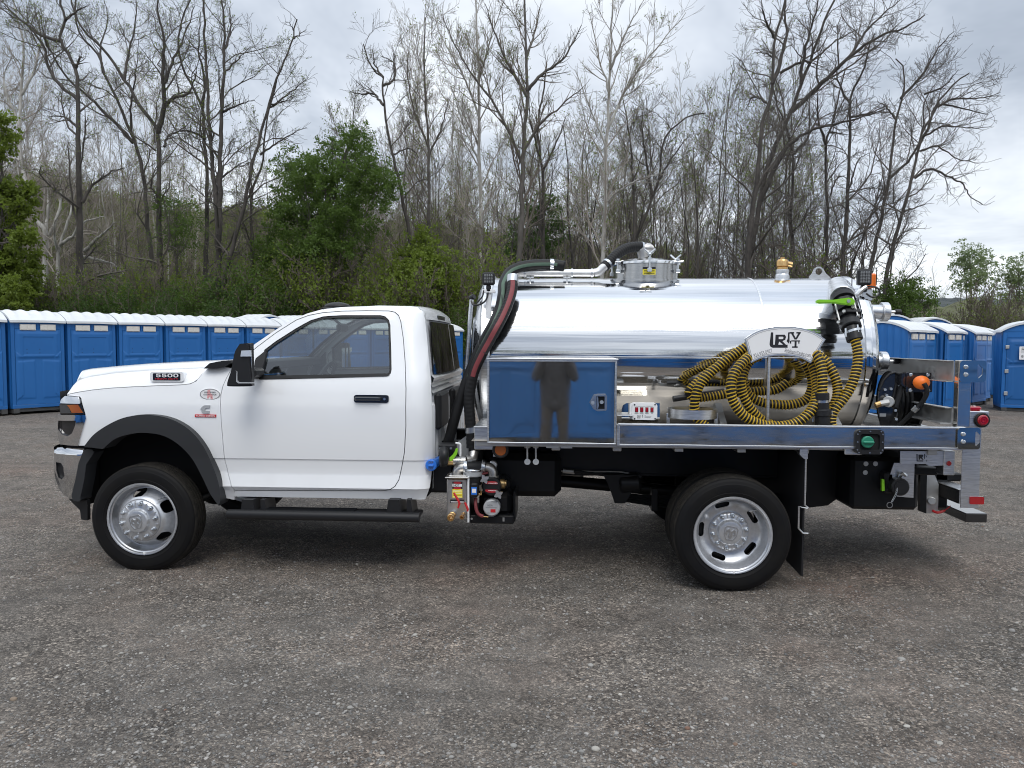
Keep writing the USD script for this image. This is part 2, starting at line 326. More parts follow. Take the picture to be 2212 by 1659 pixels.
# ================================================================== ground
def ground_material():
    n = {'g': ('geometry', {}),
         'big': ('noise_texture', {'scale': .55, 'detail': 5.0, 'roughness': .62}), 'bigr': ('rgb_ramp', {'ramp': [(.33, (.138, .128, .117)), (.48, (.168, .152, .136)), (.6, (.176, .152, .133)), (.72, (.190, .148, .126))]}),
         'mid': ('noise_texture', {'scale': 5.0, 'detail': 6.0, 'roughness': .7}), 'midr': ('rgb_ramp', {'ramp': [(.25, (.55, .55, .55)), (.5, (.95, .95, .95)), (.75, (1.4, 1.4, 1.4))]}),
         'm1': ('mix_color', {'blend_type': 'multiply', 'fac': 1.0, 'use_clamp': False}),
         'tm': ('mapping', {'scale': (.10, .85, 1.0)}), 'tn': ('noise_texture', {'scale': 1.0, 'detail': 4.0, 'roughness': .6}), 'tr': ('rgb_ramp', {'ramp': [(.32, (.84, .84, .84)), (.5, (1.0, 1.0, 1.0)), (.66, (1.14, 1.14, 1.14))]}), 'm0': ('mix_color', {'blend_type': 'multiply', 'fac': 1.0, 'use_clamp': False}),
         'v1': ('voronoi_texture', {'scale': 78.0}), 's1': ('separate_color', {}), 'r1': ('rgb_ramp', {'ramp': [(0, (.42, .41, .40)), (.5, (.84, .82, .80)), (.75, (1.15, 1.13, 1.1)), (.9, (1.7, 1.66, 1.6)), (.97, (2.3, 2.24, 2.14)), (1, (2.8, 2.7, 2.6))]}),
         'v2': ('voronoi_texture', {'scale': 150.0}), 's2': ('separate_color', {}), 'r2': ('rgb_ramp', {'ramp': [(0, (.55, .55, .56)), (.6, (.95, .94, .92)), (.85, (1.35, 1.33, 1.28)), (1, (1.8, 1.76, 1.7))]}),
         'pat': ('noise_texture', {'scale': 1.6, 'detail': 4.0, 'roughness': .65}), 'patr': ('map_range', {'from_min': .38, 'from_max': .62, 'to_min': .25, 'to_max': 1.0, 'clamp': True}),
         'm2': ('mix_color', {'blend_type': 'multiply', 'use_clamp': False}), 'm3': ('mix_color', {'blend_type': 'multiply', 'fac': .8, 'use_clamp': False}),
         'h0': ('math', {'math_type': 'multiply', 'value2': -1.0}), 'h1': ('math', {'math_type': 'multiply', 'value2': -.5}), 'hs': ('math', {'math_type': 'add'}), 'hf': ('noise_texture', {'scale': 420.0, 'detail': 2.0}), 'hm': ('math', {'math_type': 'multiply_add', 'value2': .35}),
         'b': ('bump', {'strength': .85, 'distance': .012}), 'p': ('principled_bsdf', {'roughness': .92, 'specular_ior_level': .3})}
    l = [('g.position', f'{k}.vector') for k in ('big', 'mid', 'v1', 'v2', 'pat', 'hf')] + [
        ('big.fac', 'bigr.fac'), ('mid.fac', 'midr.fac'), ('g.position', 'tm.vector'), ('tm.vector', 'tn.vector'), ('tn.fac', 'tr.fac'), ('bigr.color', 'm0.a'), ('tr.color', 'm0.b'), ('m0.result', 'm1.a'), ('midr.color', 'm1.b'), ('v1.color', 's1.color'), ('s1.r', 'r1.fac'), ('v2.color', 's2.color'), ('s2.r', 'r2.fac'),
        ('pat.fac', 'patr.value'), ('patr.result', 'm2.fac'), ('m1.result', 'm2.a'), ('r1.color', 'm2.b'), ('m2.result', 'm3.a'), ('r2.color', 'm3.b'), ('m3.result', 'p.base_color'),
        ('v1.distance', 'h0.value1'), ('v2.distance', 'h1.value1'), ('h0.value', 'hs.value1'), ('h1.value', 'hs.value2'), ('hf.fac', 'hm.value1'), ('hs.value', 'hm.value3'), ('hm.value', 'b.height'), ('b.normal', 'p.normal')]
    return usdkit.material(stage, LOOKS + 'gravel', n, l, surface='p.BSDF')
M['gravel'] = ground_material()
def gz(x, y):
    p = np.stack([np.asarray(x, float) * .7, np.asarray(y, float) * .7, np.zeros_like(np.asarray(x, float))], -1)
    q = np.stack([np.asarray(x, float) * 3.1, np.asarray(y, float) * 3.1, np.ones_like(np.asarray(x, float))], -1)
    return .035 * (meshkit.fbm(p, 3, 5) - .5) + .014 * (meshkit.fbm(q, 3, 9) - .5) - .004
yard = xf('gravel_yard', kind='structure', label='dark brown gravel yard under the truck and the portable toilets')
rad = np.r_[0, np.geomspace(.25, 30, 110), np.geomspace(34, 900, 16)]; th = np.linspace(0, 2 * np.pi, 257)
R_, T_ = np.meshgrid(rad, th, indexing='ij'); X_, Y_ = 3 + R_ * np.cos(T_), -3.0 + R_ * np.sin(T_)
Z_ = gz(X_, Y_) * np.clip((40 - R_) / 20, 0, 1)
obj('gravel_surface', grid_mesh(np.stack([X_, Y_, Z_], -1)), M['gravel'], yard, smooth=True)
# loose stones: the larger pale ones are single pieces, the small ones one mass
rng = np.random.default_rng(11)
def stone_mesh(seed, k=1):
    r = np.random.default_rng(seed); m = trimesh.creation.icosphere(k, 1.0); v = np.asarray(m.vertices)
    v = v * (1 + .28 * (r.random(len(v)) - .5))[:, None] * np.array([1.0, .75 + .2 * r.random(), .42 + .2 * r.random()])
    return trimesh.convex.convex_hull(v)
def stone_mat(name, c0, c1, c2):
    return usdkit.material(stage, LOOKS + name, {'oi': ('object_info', {}), 'r': ('rgb_ramp', {'ramp': [(0, c0), (.55, c1), (1, c2)]}), 'tc': ('texture_coordinate', {}), 'n': ('noise_texture', {'scale': 1.6, 'detail': 4.0}), 'mr': ('map_range', {'from_min': .3, 'from_max': .7, 'to_min': .75, 'to_max': 1.2}), 'h': ('hsv', {}), 'p': ('principled_bsdf', {'roughness': .85})},
                           [('oi.random', 'r.fac'), ('tc.object', 'n.vector'), ('n.fac', 'mr.value'), ('mr.result', 'h.value'), ('r.color', 'h.color'), ('h.color', 'p.base_color')], surface='p.BSDF')
M['stone_pale'] = stone_mat('pale_stone', (.2, .195, .185), (.28, .27, .25), (.38, .36, .32))
M['stone_mix'] = stone_mat('gravel_stone', (.10, .098, .094), (.165, .158, .148), (.37, .35, .325))
M['stone_brown'] = stone_mat('brown_stone', (.16, .085, .06), (.2, .14, .1), (.24, .2, .15))
def stone_spots(n, ymin, ymax, rng, power=1.6):
    """spots in front of the camera, denser near it, patchy"""
    out = []
    while sum(map(len, out)) < n:
        m = n * 3; y = ymin + (ymax - ymin) * rng.random(m) ** power; d = y - CAM[1]
        x = CAM[0] + d * (rng.random(m) * 1.62 - .86)
        keep = meshkit.fbm(np.stack([x * .9, y * .9, 0 * x], -1), 3, 21) + .12 * rng.standard_normal(m) > .47
        out.append(np.stack([x, y], 1)[keep])
    return np.vstack(out)[:n]
sp = stone_spots(60000, -3.75, 9.0, rng, 1.7); ns = len(sp)
size = np.clip(rng.lognormal(math.log(.0046), .42, ns), .0025, .013)
PIn = UsdGeom.PointInstancer.Define(stage, '/World/gravel_yard/loose_gravel'); meta(PIn.GetPrim(), kind='stuff')
pr = []
for k in range(4):
    pr.append(usdkit.mesh(stage, f'/World/gravel_yard/loose_gravel/pebble_{k + 1:03d}', stone_mesh(70 + k, 0), M['stone_mix'], smooth=False).GetPath())
PIn.CreatePrototypesRel().SetTargets(pr)
PIn.CreateProtoIndicesAttr(Vt.IntArray.FromNumpy(rng.integers(0, 4, ns).astype(np.int32)))
PIn.CreatePositionsAttr(Vt.Vec3fArray.FromNumpy(np.stack([sp[:, 0], sp[:, 1], gz(sp[:, 0], sp[:, 1]) + size * .12], 1).astype(np.float32)))
PIn.CreateScalesAttr(Vt.Vec3fArray.FromNumpy(np.repeat(size[:, None], 3, 1).astype(np.float32)))
a = rng.random(ns) * 2 * np.pi; q = np.stack([np.cos(a / 2), .12 * rng.standard_normal(ns), .12 * rng.standard_normal(ns), np.sin(a / 2)], 1); q /= np.linalg.norm(q, axis=1)[:, None]
PIn.CreateOrientationsAttr(Vt.QuathArray([Gf.Quath(*map(float, w)) for w in q]))
for k in range(6):
    P = proto(f'yard_stone_{k + 1:03d}'); usdkit.mesh(stage, str(P.GetPath()) + '/m', stone_mesh(30 + k, 1), M['stone_pale'], smooth=35)
sp2 = stone_spots(230, -3.5, 2.2, rng, 1.4)
for i, (x, y) in enumerate(sp2):
    s = float(np.clip(rng.lognormal(math.log(.0105), .33), .007, .026)); m = stone_mesh(30 + i % 9, 1)
    v = np.asarray(m.vertices) * s; an = rng.random() * 6.28; v = v @ np.array([[math.cos(an), math.sin(an), 0], [-math.sin(an), math.cos(an), 0], [0, 0, 1]])
    obj('stone', trimesh.Trimesh(v + [x, y, float(gz(x, y)) + s * .14], m.faces, process=False), M['stone_brown'] if i % 11 == 5 else M['stone_pale'], yard, smooth=35)
stage.RemovePrim('/World/Kinds/yard_stone_001')
for k in range(2, 7): stage.RemovePrim(f'/World/Kinds/yard_stone_{k:03d}')

# ================================================================== portable toilets
def gauss(x, s): return np.exp(-(x / s) ** 2)
def build_toilet(P, gable=False):
    """origin at the middle of the foot; the front faces -y; 1.16 wide and deep"""
    P = str(P.GetPath()); w = .572
    o = lambda n, m, mat, parent=None, **k: obj(n, m, mat, parent or P, **k)
    o('skid', [bx(-.56, -.44, -.6, .6, 0, .10), bx(.44, .56, -.6, .6, 0, .10), bx(-.44, .44, -.55, -.48, .02, .09), bx(-.44, .44, .48, .55, .02, .09)], M['toilet_floor'])
    top = (lambda t: 1.97 + .20 * np.cos(np.clip(t / .62, -1, 1) * np.pi / 2) ** .8)
    f = .60
    # walls with pressed ribs, three sides
    parts = []
    def wall(a, b, nrm, zt):
        n = 41; s = np.linspace(0, 1, n); z = np.r_[.10, .16, .3, np.linspace(.5, 1.75, 6), 1.85, 1.0]; z = np.linspace(0, 1, 14)
        rib = .018 * ((np.abs(((s * 7) % 1) - .5) < .28) & (s > .06) & (s < .94))
        pts = np.zeros((n, 14, 3))
        for i in range(n):
            base = np.array(a) * (1 - s[i]) + np.array(b) * s[i]; zz = .1 + (zt(s[i]) - .1) * z
            off = rib[i] * ((z > .04) & (z < .93))
            pts[i, :, :2] = base[None] + np.array(nrm)[None] * off[:, None]; pts[i, :, 2] = zz
        return grid_mesh(pts)
    if not gable:
        sd = lambda s: float(top((s - .5) * 1.144))
        L = wall((-w, w), (-w, -w), (-1, 0), lambda s: sd(s)); R = wall((w, -w), (w, w), (1, 0), lambda s: sd(s)); B = wall((w, w), (-w, w), (0, 1), lambda s: 1.98)
    else:
        L = wall((-w, w), (-w, -w), (-1, 0), lambda s: 1.98); R = wall((w, -w), (w, w), (1, 0), lambda s: 1.98); B = wall((w, w), (-w, w), (0, 1), lambda s: float(top((.5 - s) * 1.144)))
    front = [bx(-w, -.488, -w, -w + .05, .1, 1.96, .008), bx(.488, w, -w, -w + .05, .1, 1.96, .008), bx(-.488, .488, -w + .012, -w + .05, 1.825, 1.98, .004), bx(-w, w, -w - .01, -w + .05, .1, .17, .006)]
    if not gable: front += [bx(-.012, .012, -w - .012, -w + .02, 1.80, 1.97, .004)]
    else: front += [plate([(-w, 1.97)] + [(t, float(top(t)) - .01) for t in np.linspace(-w, w, 15)] + [(w, 1.97)], -w + .012, -w + .04)]
    o('wall', [L, R, B], M['toilet_blue_side'], smooth=25)
    o('front_frame', front, M['toilet_blue'])
    # the door: one pressed sheet
    nx, nz = 65, 111; x = np.linspace(-.485, .485, nx); z = np.linspace(.175, 1.82, nz); X, Z = np.meshgrid(x, z, indexing='ij')
    sm = lambda v, a, b: np.clip((v - a) / (b - a), 0, 1)
    d = np.zeros_like(X)
    up = sm(Z, 1.18, 1.22) * sm(-Z, -1.79, -1.72) * sm(-np.abs(X), -.465, -.40); d += .024 * up                        # raised upper field
    rec = sm(Z, 1.25, 1.262) * sm(-Z, -1.655, -1.643) * sm(-np.abs(X), -.335, -.322); d -= .009 * rec                 # recess for a sign
    lowt = 1.16 - .035 * np.abs(X) / .47
    for s in (-1, 1):
        fl = sm(Z, .30 + .03 * s * (X - s * .25), .325 + .03 * s * (X - s * .25)) * sm(lowt - Z, 0, .03) * sm(s * X, .075, .095) * sm(-s * X, -.465, -.43)
        inner = sm(-s * X, -.33, -.318) * sm(Z, .55 - .0, .57) * 0
        d += .012 * fl
        tri = sm(-np.abs(s * X - .40), -.07, -.062) * sm(np.abs(Z - .80) - .36 - .45 * (.42 - s * X), -.02, 0.0)
        d += .010 * sm(s * X, .325, .345) * sm(-np.abs(Z - .80), -.40 - (s * X - .33) * .9, -.385 - (s * X - .33) * .9)
    d -= .016 * sm(-np.abs(X - .0), -.062, -.052) * sm(Z, 1.03, 1.04) * sm(1.165 - Z, 0, .012)                          # finger recess
    Yv = -w - .004 - d
    door = o('door', [grid_mesh(np.stack([X, Yv, Z], -1)), bx(-.485, .485, -w - .003, -w + .03, .175, 1.82, .002)], M['toilet_blue'], smooth=28)
    if not gable:
        o('bolt_hole', [cyl((a, -w - .022, b), (a, -w - .0225, b), .010, 10) for a in (-.25, .02) for b in (1.30, 1.38)], M['toilet_dark'], str(door.GetPath()))
    for zz in (.45, 1.0, 1.6) if gable else ():
        o('hinge', bx(-.515, -.435, -w - .03, -w - .004, zz - .045, zz + .045, .006), M['aluminium_dull'], str(door.GetPath()))
    if not gable:
        for s in (-1, 1):
            g = [bx(s * .215 - .165, s * .215 + .165, -w - .024, -w + .011, 1.795, 1.925, .004)]
            g += [bx(s * .215 - .16 + k * .16, s * .215 - .02 + k * .16, -w - .032, -w - .022, 1.805, 1.90, .012) for k in (0, 1)]
            o('vent', g, M['vent_grey'])
    # the arched roof with ribs, overhanging
    n, m = 29, 49; t = np.linspace(-.625, .625, n); s = np.linspace(-.596, .596, m); T, S = np.meshgrid(t, s, indexing='ij')
    ribs = .028 * sum(gauss(S - c, .05) for c in (-.42, -.14, .14, .42)) * np.clip((.59 - np.abs(T)) / .2, 0, 1)
    H = 1.985 + .235 * np.cos(np.clip(T / .645, -1, 1) * np.pi / 2) ** .8 + ribs + .008 * (1 - (S / .596) ** 2)
    up = np.stack([S, T, H], -1) if not gable else np.stack([-T, S, H], -1)
    rim = []
    lo = up.copy(); lo[..., 2] -= .05
    rim = [grid_mesh(up, True), grid_mesh(lo)]
    for a, b in ((up[0], lo[0]), (up[-1], lo[-1]), (up[:, 0], lo[:, 0]), (up[:, -1], lo[:, -1])):
        rim.append(grid_mesh(np.stack([a, b], 0))); rim.append(grid_mesh(np.stack([a, b], 0), True))
    roof = o('roof', cat(rim[:2] + rim[2::2]), M['toilet_roof'], smooth=40)
    o('vent_pipe', [bx(.30, .44, .30, .42, 1.98, 2.17, .01), bx(.27, .47, .28, .44, 2.17, 2.21, .01)], M['frame_black'], str(roof.GetPath()))
PT = proto('portable_toilet'); build_toilet(PT)
PG = proto('portable_toilet_gable'); build_toilet(PG, True)
T0 = np.array([-9.247, 10.145]); TD = np.array([.668, 1.0313]); TN = np.array([TD[1], -TD[0]]) / np.linalg.norm(TD)
rz_row = math.atan2(TD[1], TD[0])
words = ['cut by the left edge of the picture', 'first whole one from the left edge', 'second whole one from the left', 'third whole one, behind the hood front', 'fourth whole one, behind the hood', 'fifth whole one, beside the door mirror', 'behind the windscreen pillar', 'seen through the windscreen', 'seen behind the steering wheel', 'seen through the cab side windows', 'seen through the far cab window', 'behind the rear cab pillar', 'just left of the cab-to-tank gap']
rr = np.random.default_rng(3)
for i in range(-1, 12):
    c = T0 + TD * (i + .5) - TN * .62 + TN * rr.uniform(-.02, .02)
    copy_of('/World/Kinds/portable_toilet', 'portable_toilet', (*c, .035), rz_row + rr.uniform(-.012, .012), (1.0, 1.0, 1.055),
            label=f'blue portable toilet in the left row, {words[i + 1]}', cat='portable toilet', group='row of blue portable toilets behind the cab')
c = T0 + TD * 12.5 - TN * .62
copy_of('/World/Kinds/portable_toilet', 'portable_toilet', (*c, .035), rz_row, (1, 1, 1.055), label='blue portable toilet seen whole through the gap between cab and tank', cat='portable toilet', group='row of blue portable toilets behind the cab')
back = [('just above the hood end', (6.2, 1.7)), ('behind the roof lamp of the cab', (7.3, 1.75)), ('above the toilet in the gap before the tank', (13.6, 1.75)), ('half hidden by the tank front', (14.6, 1.8))]
for lab, (i, off) in back:
    c = T0 + TD * (i + .5) - TN * (.62 + off)
    copy_of('/World/Kinds/portable_toilet_gable', 'portable_toilet', (*c, .1), rz_row + .1, (1, 1, 1.1), label=f'portable toilet roof of the second row, {lab}', cat='portable toilet', group='second row of portable toilets')
# right-hand rows
def put(px, depth_y, rz, lab, grp, kind='portable_toilet', s=(1, 1, 1), dz=0.0):
    p = Q(px, 744, y=depth_y); return copy_of('/World/Kinds/' + kind, 'portable_toilet', (p[0], p[1], dz), rz, s, label=lab, cat='portable toilet', group=grp)
GR = 'row of blue portable toilets behind the truck tail'
RW = [(1926, 12.0, .80, 'blue portable toilet right behind the tank end, its ribbed side showing'), (1956, 13.0, .80, 'blue portable toilet wedged second behind the tank end'), (1988, 14.0, .80, 'blue portable toilet above the hose reel, between two others'),
      (2024, 15.1, .80, 'blue portable toilet above the orange hose stop'), (2048, 16.1, .82, 'blue portable toilet above the rear cross beam'), (2068, 17.2, .86, 'blue portable toilet left of the tall rear post'),
      (2083, 18.3, .92, 'blue portable toilet behind the slotted bracket plate'), (2097, 19.4, .98, 'blue portable toilet second from the end, beside the dark alley'), (2109, 20.5, 1.04, 'blue portable toilet at the far end of the dark alley')]
for k, (px, dy, rz, lab) in enumerate(RW):
    p = Q(px, 744, y=dy); o_ = (0, -.05, .24, -.03, .26, .22, .05, .15, .1)[k]; rz += (0, .05, -.04, .05, -.03, .04, 0, .03, 0)[k]
    copy_of('/World/Kinds/portable_toilet', 'portable_toilet', (p[0] + o_ * math.sin(rz), p[1] - o_ * math.cos(rz), 0), rz, label=lab, cat='portable toilet', group=GR)
for px, dy, lab in ((1905, 21.0, 'portable toilet roof peeking out beside the tank end fitting'), (1995, 24.5, 'white portable toilet roof with black vents, standing above the row behind')):
    put(px, dy, .2, lab, 'far portable toilets', 'portable_toilet_gable', (1.15, 1.1, 1.10), .25)
gb = Q(2144.6 + 72, 744, y=14.1)
g1 = copy_of('/World/Kinds/portable_toilet_gable', 'portable_toilet', (gb[0], gb[1], -.02), -.36, (1.05, 1, 1.03), label='big blue portable toilet with a lettered white sign on its door, at the right edge', cat='portable toilet')
# its sign is a plate screwed to the door
sg = xf('door_sign', loc=(gb[0], gb[1], -.02), rz=-.36, label='white door sign on the portable toilet at the right edge', cat='sign')
obj('board', plate(rrect(-.25, .50, 1.33, 1.66, .02), -.655, -.640), M['white_label'], sg)
obj('lettering', [text('ROBINSON', .075, -.21, 1.555, -.6555, width=.58), text('814-355-', .055, -.21, 1.385, -.6555, bold=True, width=.42)], M['black_ink'], sg)
obj('rule', [plate(sbox(-.22, 1.523, .46, 1.529), -.6562, -.655), plate(sbox(-.22, 1.508, .46, 1.512), -.6562, -.655), plate(sbox(-.10, 1.475, .3, 1.484), -.6562, -.655)], M['grey_ink'], sg)
# the row behind the photographer, which the polished body mirrors
for i in range(15):
    copy_of('/World/Kinds/portable_toilet', 'portable_toilet', (-6.9 + i * 1.3, -9.35 + .02 * math.sin(i * 2.3), 0), math.pi + .015 * math.sin(i * 1.7), (1, 1, 1.05), label='blue portable toilet in the row mirrored by the polished tank and toolbox', cat='portable toilet', group='row of portable toilets seen mirrored in the truck')
# ================================================================== hills, woods
def bark(name, c1, c2, scale=5.0, bump=.6):
    return pm(name, c1, .9, col2=c2, vscale=scale, stretch=(1, 1, .35), bump=bump, bscale=28, bdist=.02)
M['bark_dark'] = bark('bark_dark', (.085, .075, .066), (.03, .027, .025))
M['bark_grey'] = bark('bark_grey', (.13, .12, .108), (.06, .054, .048))
M['bark_pale'] = bark('bark_pale', (.50, .49, .46), (.16, .15, .13), 3.0, .3)
M['twig_dark'] = pm('twig_dark', (.09, .08, .07), .9)
M['twig_grey'] = pm('twig_grey', (.135, .114, .094), .9)
M['twig_pale'] = pm('twig_pale', (.25, .222, .19), .9)
def leaf_mat(name, c, c2):
    return usdkit.material(stage, LOOKS + name, {'g': ('geometry', {}), 'r': ('rgb_ramp', {'ramp': [(0, c), (1, c2)]}), 'd': ('principled_bsdf', {'roughness': .5, 'specular_ior_level': .35}), 't': ('translucent_bsdf', {}), 'm': ('mix_closure', {'fac': .45})},
                           [('g.random_per_island', 'r.fac'), ('r.color', 'd.base_color'), ('r.color', 't.color'), ('d.BSDF', 'm.closure1'), ('t.BSDF', 'm.closure2')], surface='m.closure')
M['leaf_green'] = leaf_mat('leaf_green', (.075, .125, .022), (.165, .235, .05))
M['leaf_dark'] = leaf_mat('leaf_dark', (.055, .10, .022), (.11, .17, .04))
M['leaf_lime'] = leaf_mat('leaf_lime', (.135, .185, .025), (.24, .30, .055))
M['leaf_pale'] = leaf_mat('leaf_pale', (.17, .22, .10), (.28, .33, .17))
M['leaf_bud'] = leaf_mat('leaf_bud', (.13, .12, .075), (.24, .22, .14))
def tubes(Pn, Rn, sides=3):
    """N branches of K points as one mesh. Pn (N, K, 3), Rn (N, K)"""
    N, K = Pn.shape[:2]
    t = np.gradient(Pn, axis=1); t /= np.maximum(np.linalg.norm(t, axis=2, keepdims=True), 1e-9)
    ref = np.where(np.abs(t[:, :1, 2:3]) > .8, np.array([1., 0, 0]), np.array([0, 0, 1.]))
    A = np.cross(t, np.broadcast_to(ref, t.shape)); A /= np.maximum(np.linalg.norm(A, axis=2, keepdims=True), 1e-9); B = np.cross(t, A)
    th = np.arange(sides) / sides * 2 * np.pi
    V = Pn[:, :, None] + Rn[:, :, None, None] * (A[:, :, None] * np.cos(th)[:, None] + B[:, :, None] * np.sin(th)[:, None])
    n, i, j = np.meshgrid(np.arange(N), np.arange(K - 1), np.arange(sides), indexing='ij'); n, i, j = n.ravel(), i.ravel(), j.ravel(); k = (j + 1) % sides; b = n * K * sides
    f = np.vstack([np.stack([b + i * sides + j, b + i * sides + k, b + (i + 1) * sides + k], 1), np.stack([b + i * sides + j, b + (i + 1) * sides + k, b + (i + 1) * sides + j], 1)])
    return trimesh.Trimesh(V.reshape(-1, 3), f, process=False)
def grow(P, Rr, n, rng, ang, length, wig, up, K, t0=.25, r_f=.55, rmin=.004, taper=.25, len_fall=.6, minL=0.0):
    """n children on each of the branches P (N, K, 3) with radii Rr: returns (n*N, K, 3), radii"""
    N, k0 = P.shape[:2]; n = max(1, int(n)); M_ = N * n
    par = np.repeat(np.arange(N), n); t = (t0 + (1 - t0) * (np.tile(np.arange(n), N) + rng.random(M_)) / n) * (k0 - 1) * .999
    i = np.floor(t).astype(int); f = (t - i)[:, None]
    b = P[par, i] * (1 - f) + P[par, i + 1] * f; d = P[par, i + 1] - P[par, i]; d /= np.maximum(np.linalg.norm(d, axis=1, keepdims=True), 1e-9)
    r0 = (Rr[par, i] * (1 - f[:, 0]) + Rr[par, i + 1] * f[:, 0]) * r_f
    q = rng.standard_normal((M_, 3)); q -= d * (q * d).sum(1, keepdims=True); q /= np.linalg.norm(q, axis=1, keepdims=True)
    an = ang * (1 + .3 * rng.standard_normal(M_))[:, None]; d = d * np.cos(an) + q * np.sin(an)
    plen = np.linalg.norm(np.diff(P, axis=1), axis=2).sum(1)[par]
    L = (length if np.ndim(length) else length * plen) * (1 - len_fall * (t / (k0 - 1))) * rng.uniform(.6, 1.25, M_)
    if minL:
        k_ = L > minL
        if k_.sum() > 3: b, d, r0, L = b[k_], d[k_], r0[k_], L[k_]; M_ = len(L)
    seg = (L / (K - 1))[:, None]
    out = np.zeros((M_, K, 3)); out[:, 0] = b
    for s in range(1, K):
        d = d + wig * rng.standard_normal((M_, 3)) + np.array([0, 0, up]); d /= np.linalg.norm(d, axis=1, keepdims=True); out[:, s] = out[:, s - 1] + d * seg
    rad = np.maximum(r0[:, None] * np.linspace(1, taper, K), rmin)
    return out, rad
def leaves(c, size, rng, droop=0.0, asp=.55):
    """a small folded leaf at each point of c (N, 3)"""
    N = len(c); u = rng.standard_normal((N, 3)); u[:, 2] -= droop; u /= np.linalg.norm(u, axis=1, keepdims=True)
    w = rng.standard_normal((N, 3)); w -= u * (w * u).sum(1, keepdims=True); w /= np.linalg.norm(w, axis=1, keepdims=True)
    s = (size * rng.uniform(.6, 1.4, N))[:, None]
    V = np.stack([c, c + u * s * .5 + w * s * asp * .5, c + u * s, c + u * s * .5 - w * s * asp * .5], 1)
    b = np.arange(N)[:, None] * 4
    return trimesh.Trimesh(V.reshape(-1, 3), np.vstack([b + [0, 1, 2], b + [0, 2, 3]]), process=False)
STYLE = {  # ang, lengths, wiggle, up, counts
    'crooked': dict(ang=.8, len=(.55, .56, .58, .5), wig=.24, up=.075, n=(11, 8, 7, 3), t0=.2),
    'upright': dict(ang=.62, len=(.42, .52, .55, .5), wig=.11, up=.10, n=(15, 9, 7, 3), t0=.15),
    'sapling': dict(ang=.6, len=(.4, .45, .45, .4), wig=.16, up=.10, n=(10, 6, 5, 2), t0=.15)}
def branches(limbs, rng, style, rmin=.0062, dens=1.0, maxlen=4.6):
    """limbs: list of (points, radii). Returns meshes by order and the twig tips."""
    S = STYLE[style]; K = 9; meshes, tips = [], None
    P = np.stack([spline(p, K * 3)[::3] if len(p) > 1 else p for p, _ in limbs]); P = np.stack([spline(p, K) for p, _ in limbs])
    R = np.stack([np.interp(np.linspace(0, 1, K), np.linspace(0, 1, len(r)), r) for _, r in limbs])
    lens = np.linalg.norm(np.diff(P, axis=1), axis=2).sum(1)
    L1 = np.repeat(np.clip(lens * S['len'][0], .8, maxlen), max(1, int(S['n'][0] * dens)))
    a, ra = grow(P, R, S['n'][0] * dens, rng, S['ang'], L1, S['wig'], S['up'], 6, S['t0'], .5, rmin)
    meshes.append(tubes(a, ra, 4))
    b, rb = grow(a, ra, S['n'][1], rng, S['ang'], S['len'][1], S['wig'], S['up'], 5, .2, .6, rmin, minL=.45)
    meshes.append(tubes(b, rb, 3))
    c, rc = grow(b, rb, S['n'][2] * dens, rng, S['ang'] * .9, S['len'][2] * 1.15, S['wig'], S['up'], 3, .15, .7, rmin * .85, minL=.32)
    meshes.append(tubes(c, rc, 3))
    d, rd = grow(c, rc, S['n'][3], rng, S['ang'] * .9, .62, S['wig'], S['up'], 2, .2, .8, rmin * .75)
    meshes.append(tubes(d, rd, 3))
    return meshes, np.vstack([c[:, -1], d[:, -1]])
def bare_tree(limbs, width, Y, label, style='crooked', look='dark', bud=0.0, seed=0, dens=1.0, budlook='leaf_lime', group=None, foot=True, name='bare_tree'):
    """limbs: [(zoom, [(x, y), ...], relative width)], the first the trunk, traced at distance Y; the branches are grown on them"""
    rng = np.random.default_rng(1000 + seed); dist = (Y - CAM[1])
    W0 = width / FD * dist * 1.0
    made, meshes = [], []
    for k, (zm, pts, rel) in enumerate(limbs):
        p = np.array(pts, float); s = np.r_[0, np.cumsum(np.hypot(*np.diff(p, axis=0).T))]; s /= s[-1]
        off = 0 * s if k == 0 else rng.uniform(-1.8, 1.8) * s
        w = ats(zm, np.c_[p, off], Y)
        if k == 0:
            x0, z0 = w[0][0], w[0][2]
            if foot and z0 > 0: w = np.vstack([[x0 + (w[0][0] - w[1][0]) * .15, Y, -.1], w])
        n = max(8, int(len(w) * 4)); q = spline(w, n); q[1:-1] += rng.standard_normal((n - 2, 3)) * .02
        r0 = W0 / 2 * rel; rad = r0 * (1 - .80 * np.linspace(0, 1, n) ** .9)
        made.append((q, np.maximum(rad, .008))); meshes.append(tube(q, made[-1][1], 8 if k == 0 else 6, False))
    base = made[0][0][0].copy()
    br, tips = branches(made, rng, style, dens=dens)
    t = xf(name, loc=base, label=label, cat='tree', group=group)
    mv = lambda m: moved(m, -base)
    obj('trunk', mv(meshes[0]), M['bark_' + look], t, smooth=True)
    if len(meshes) > 1: obj('limb', mv(cat(meshes[1:])), M['bark_' + look], t, smooth=True) if len(meshes) == 2 else [obj('limb', mv(m), M['bark_' + look], t, smooth=True) for m in meshes[1:]]
    obj('crown', mv(cat(br)), M['twig_' + look], t, smooth=False)
    if bud:
        c = tips[rng.random(len(tips)) < bud]; c = np.repeat(c, 2, 0) + rng.standard_normal((len(c) * 2, 3)) * .03
        obj('buds', mv(leaves(c, .062, rng)), M[budlook], t, smooth=False, kind='stuff')
    return t
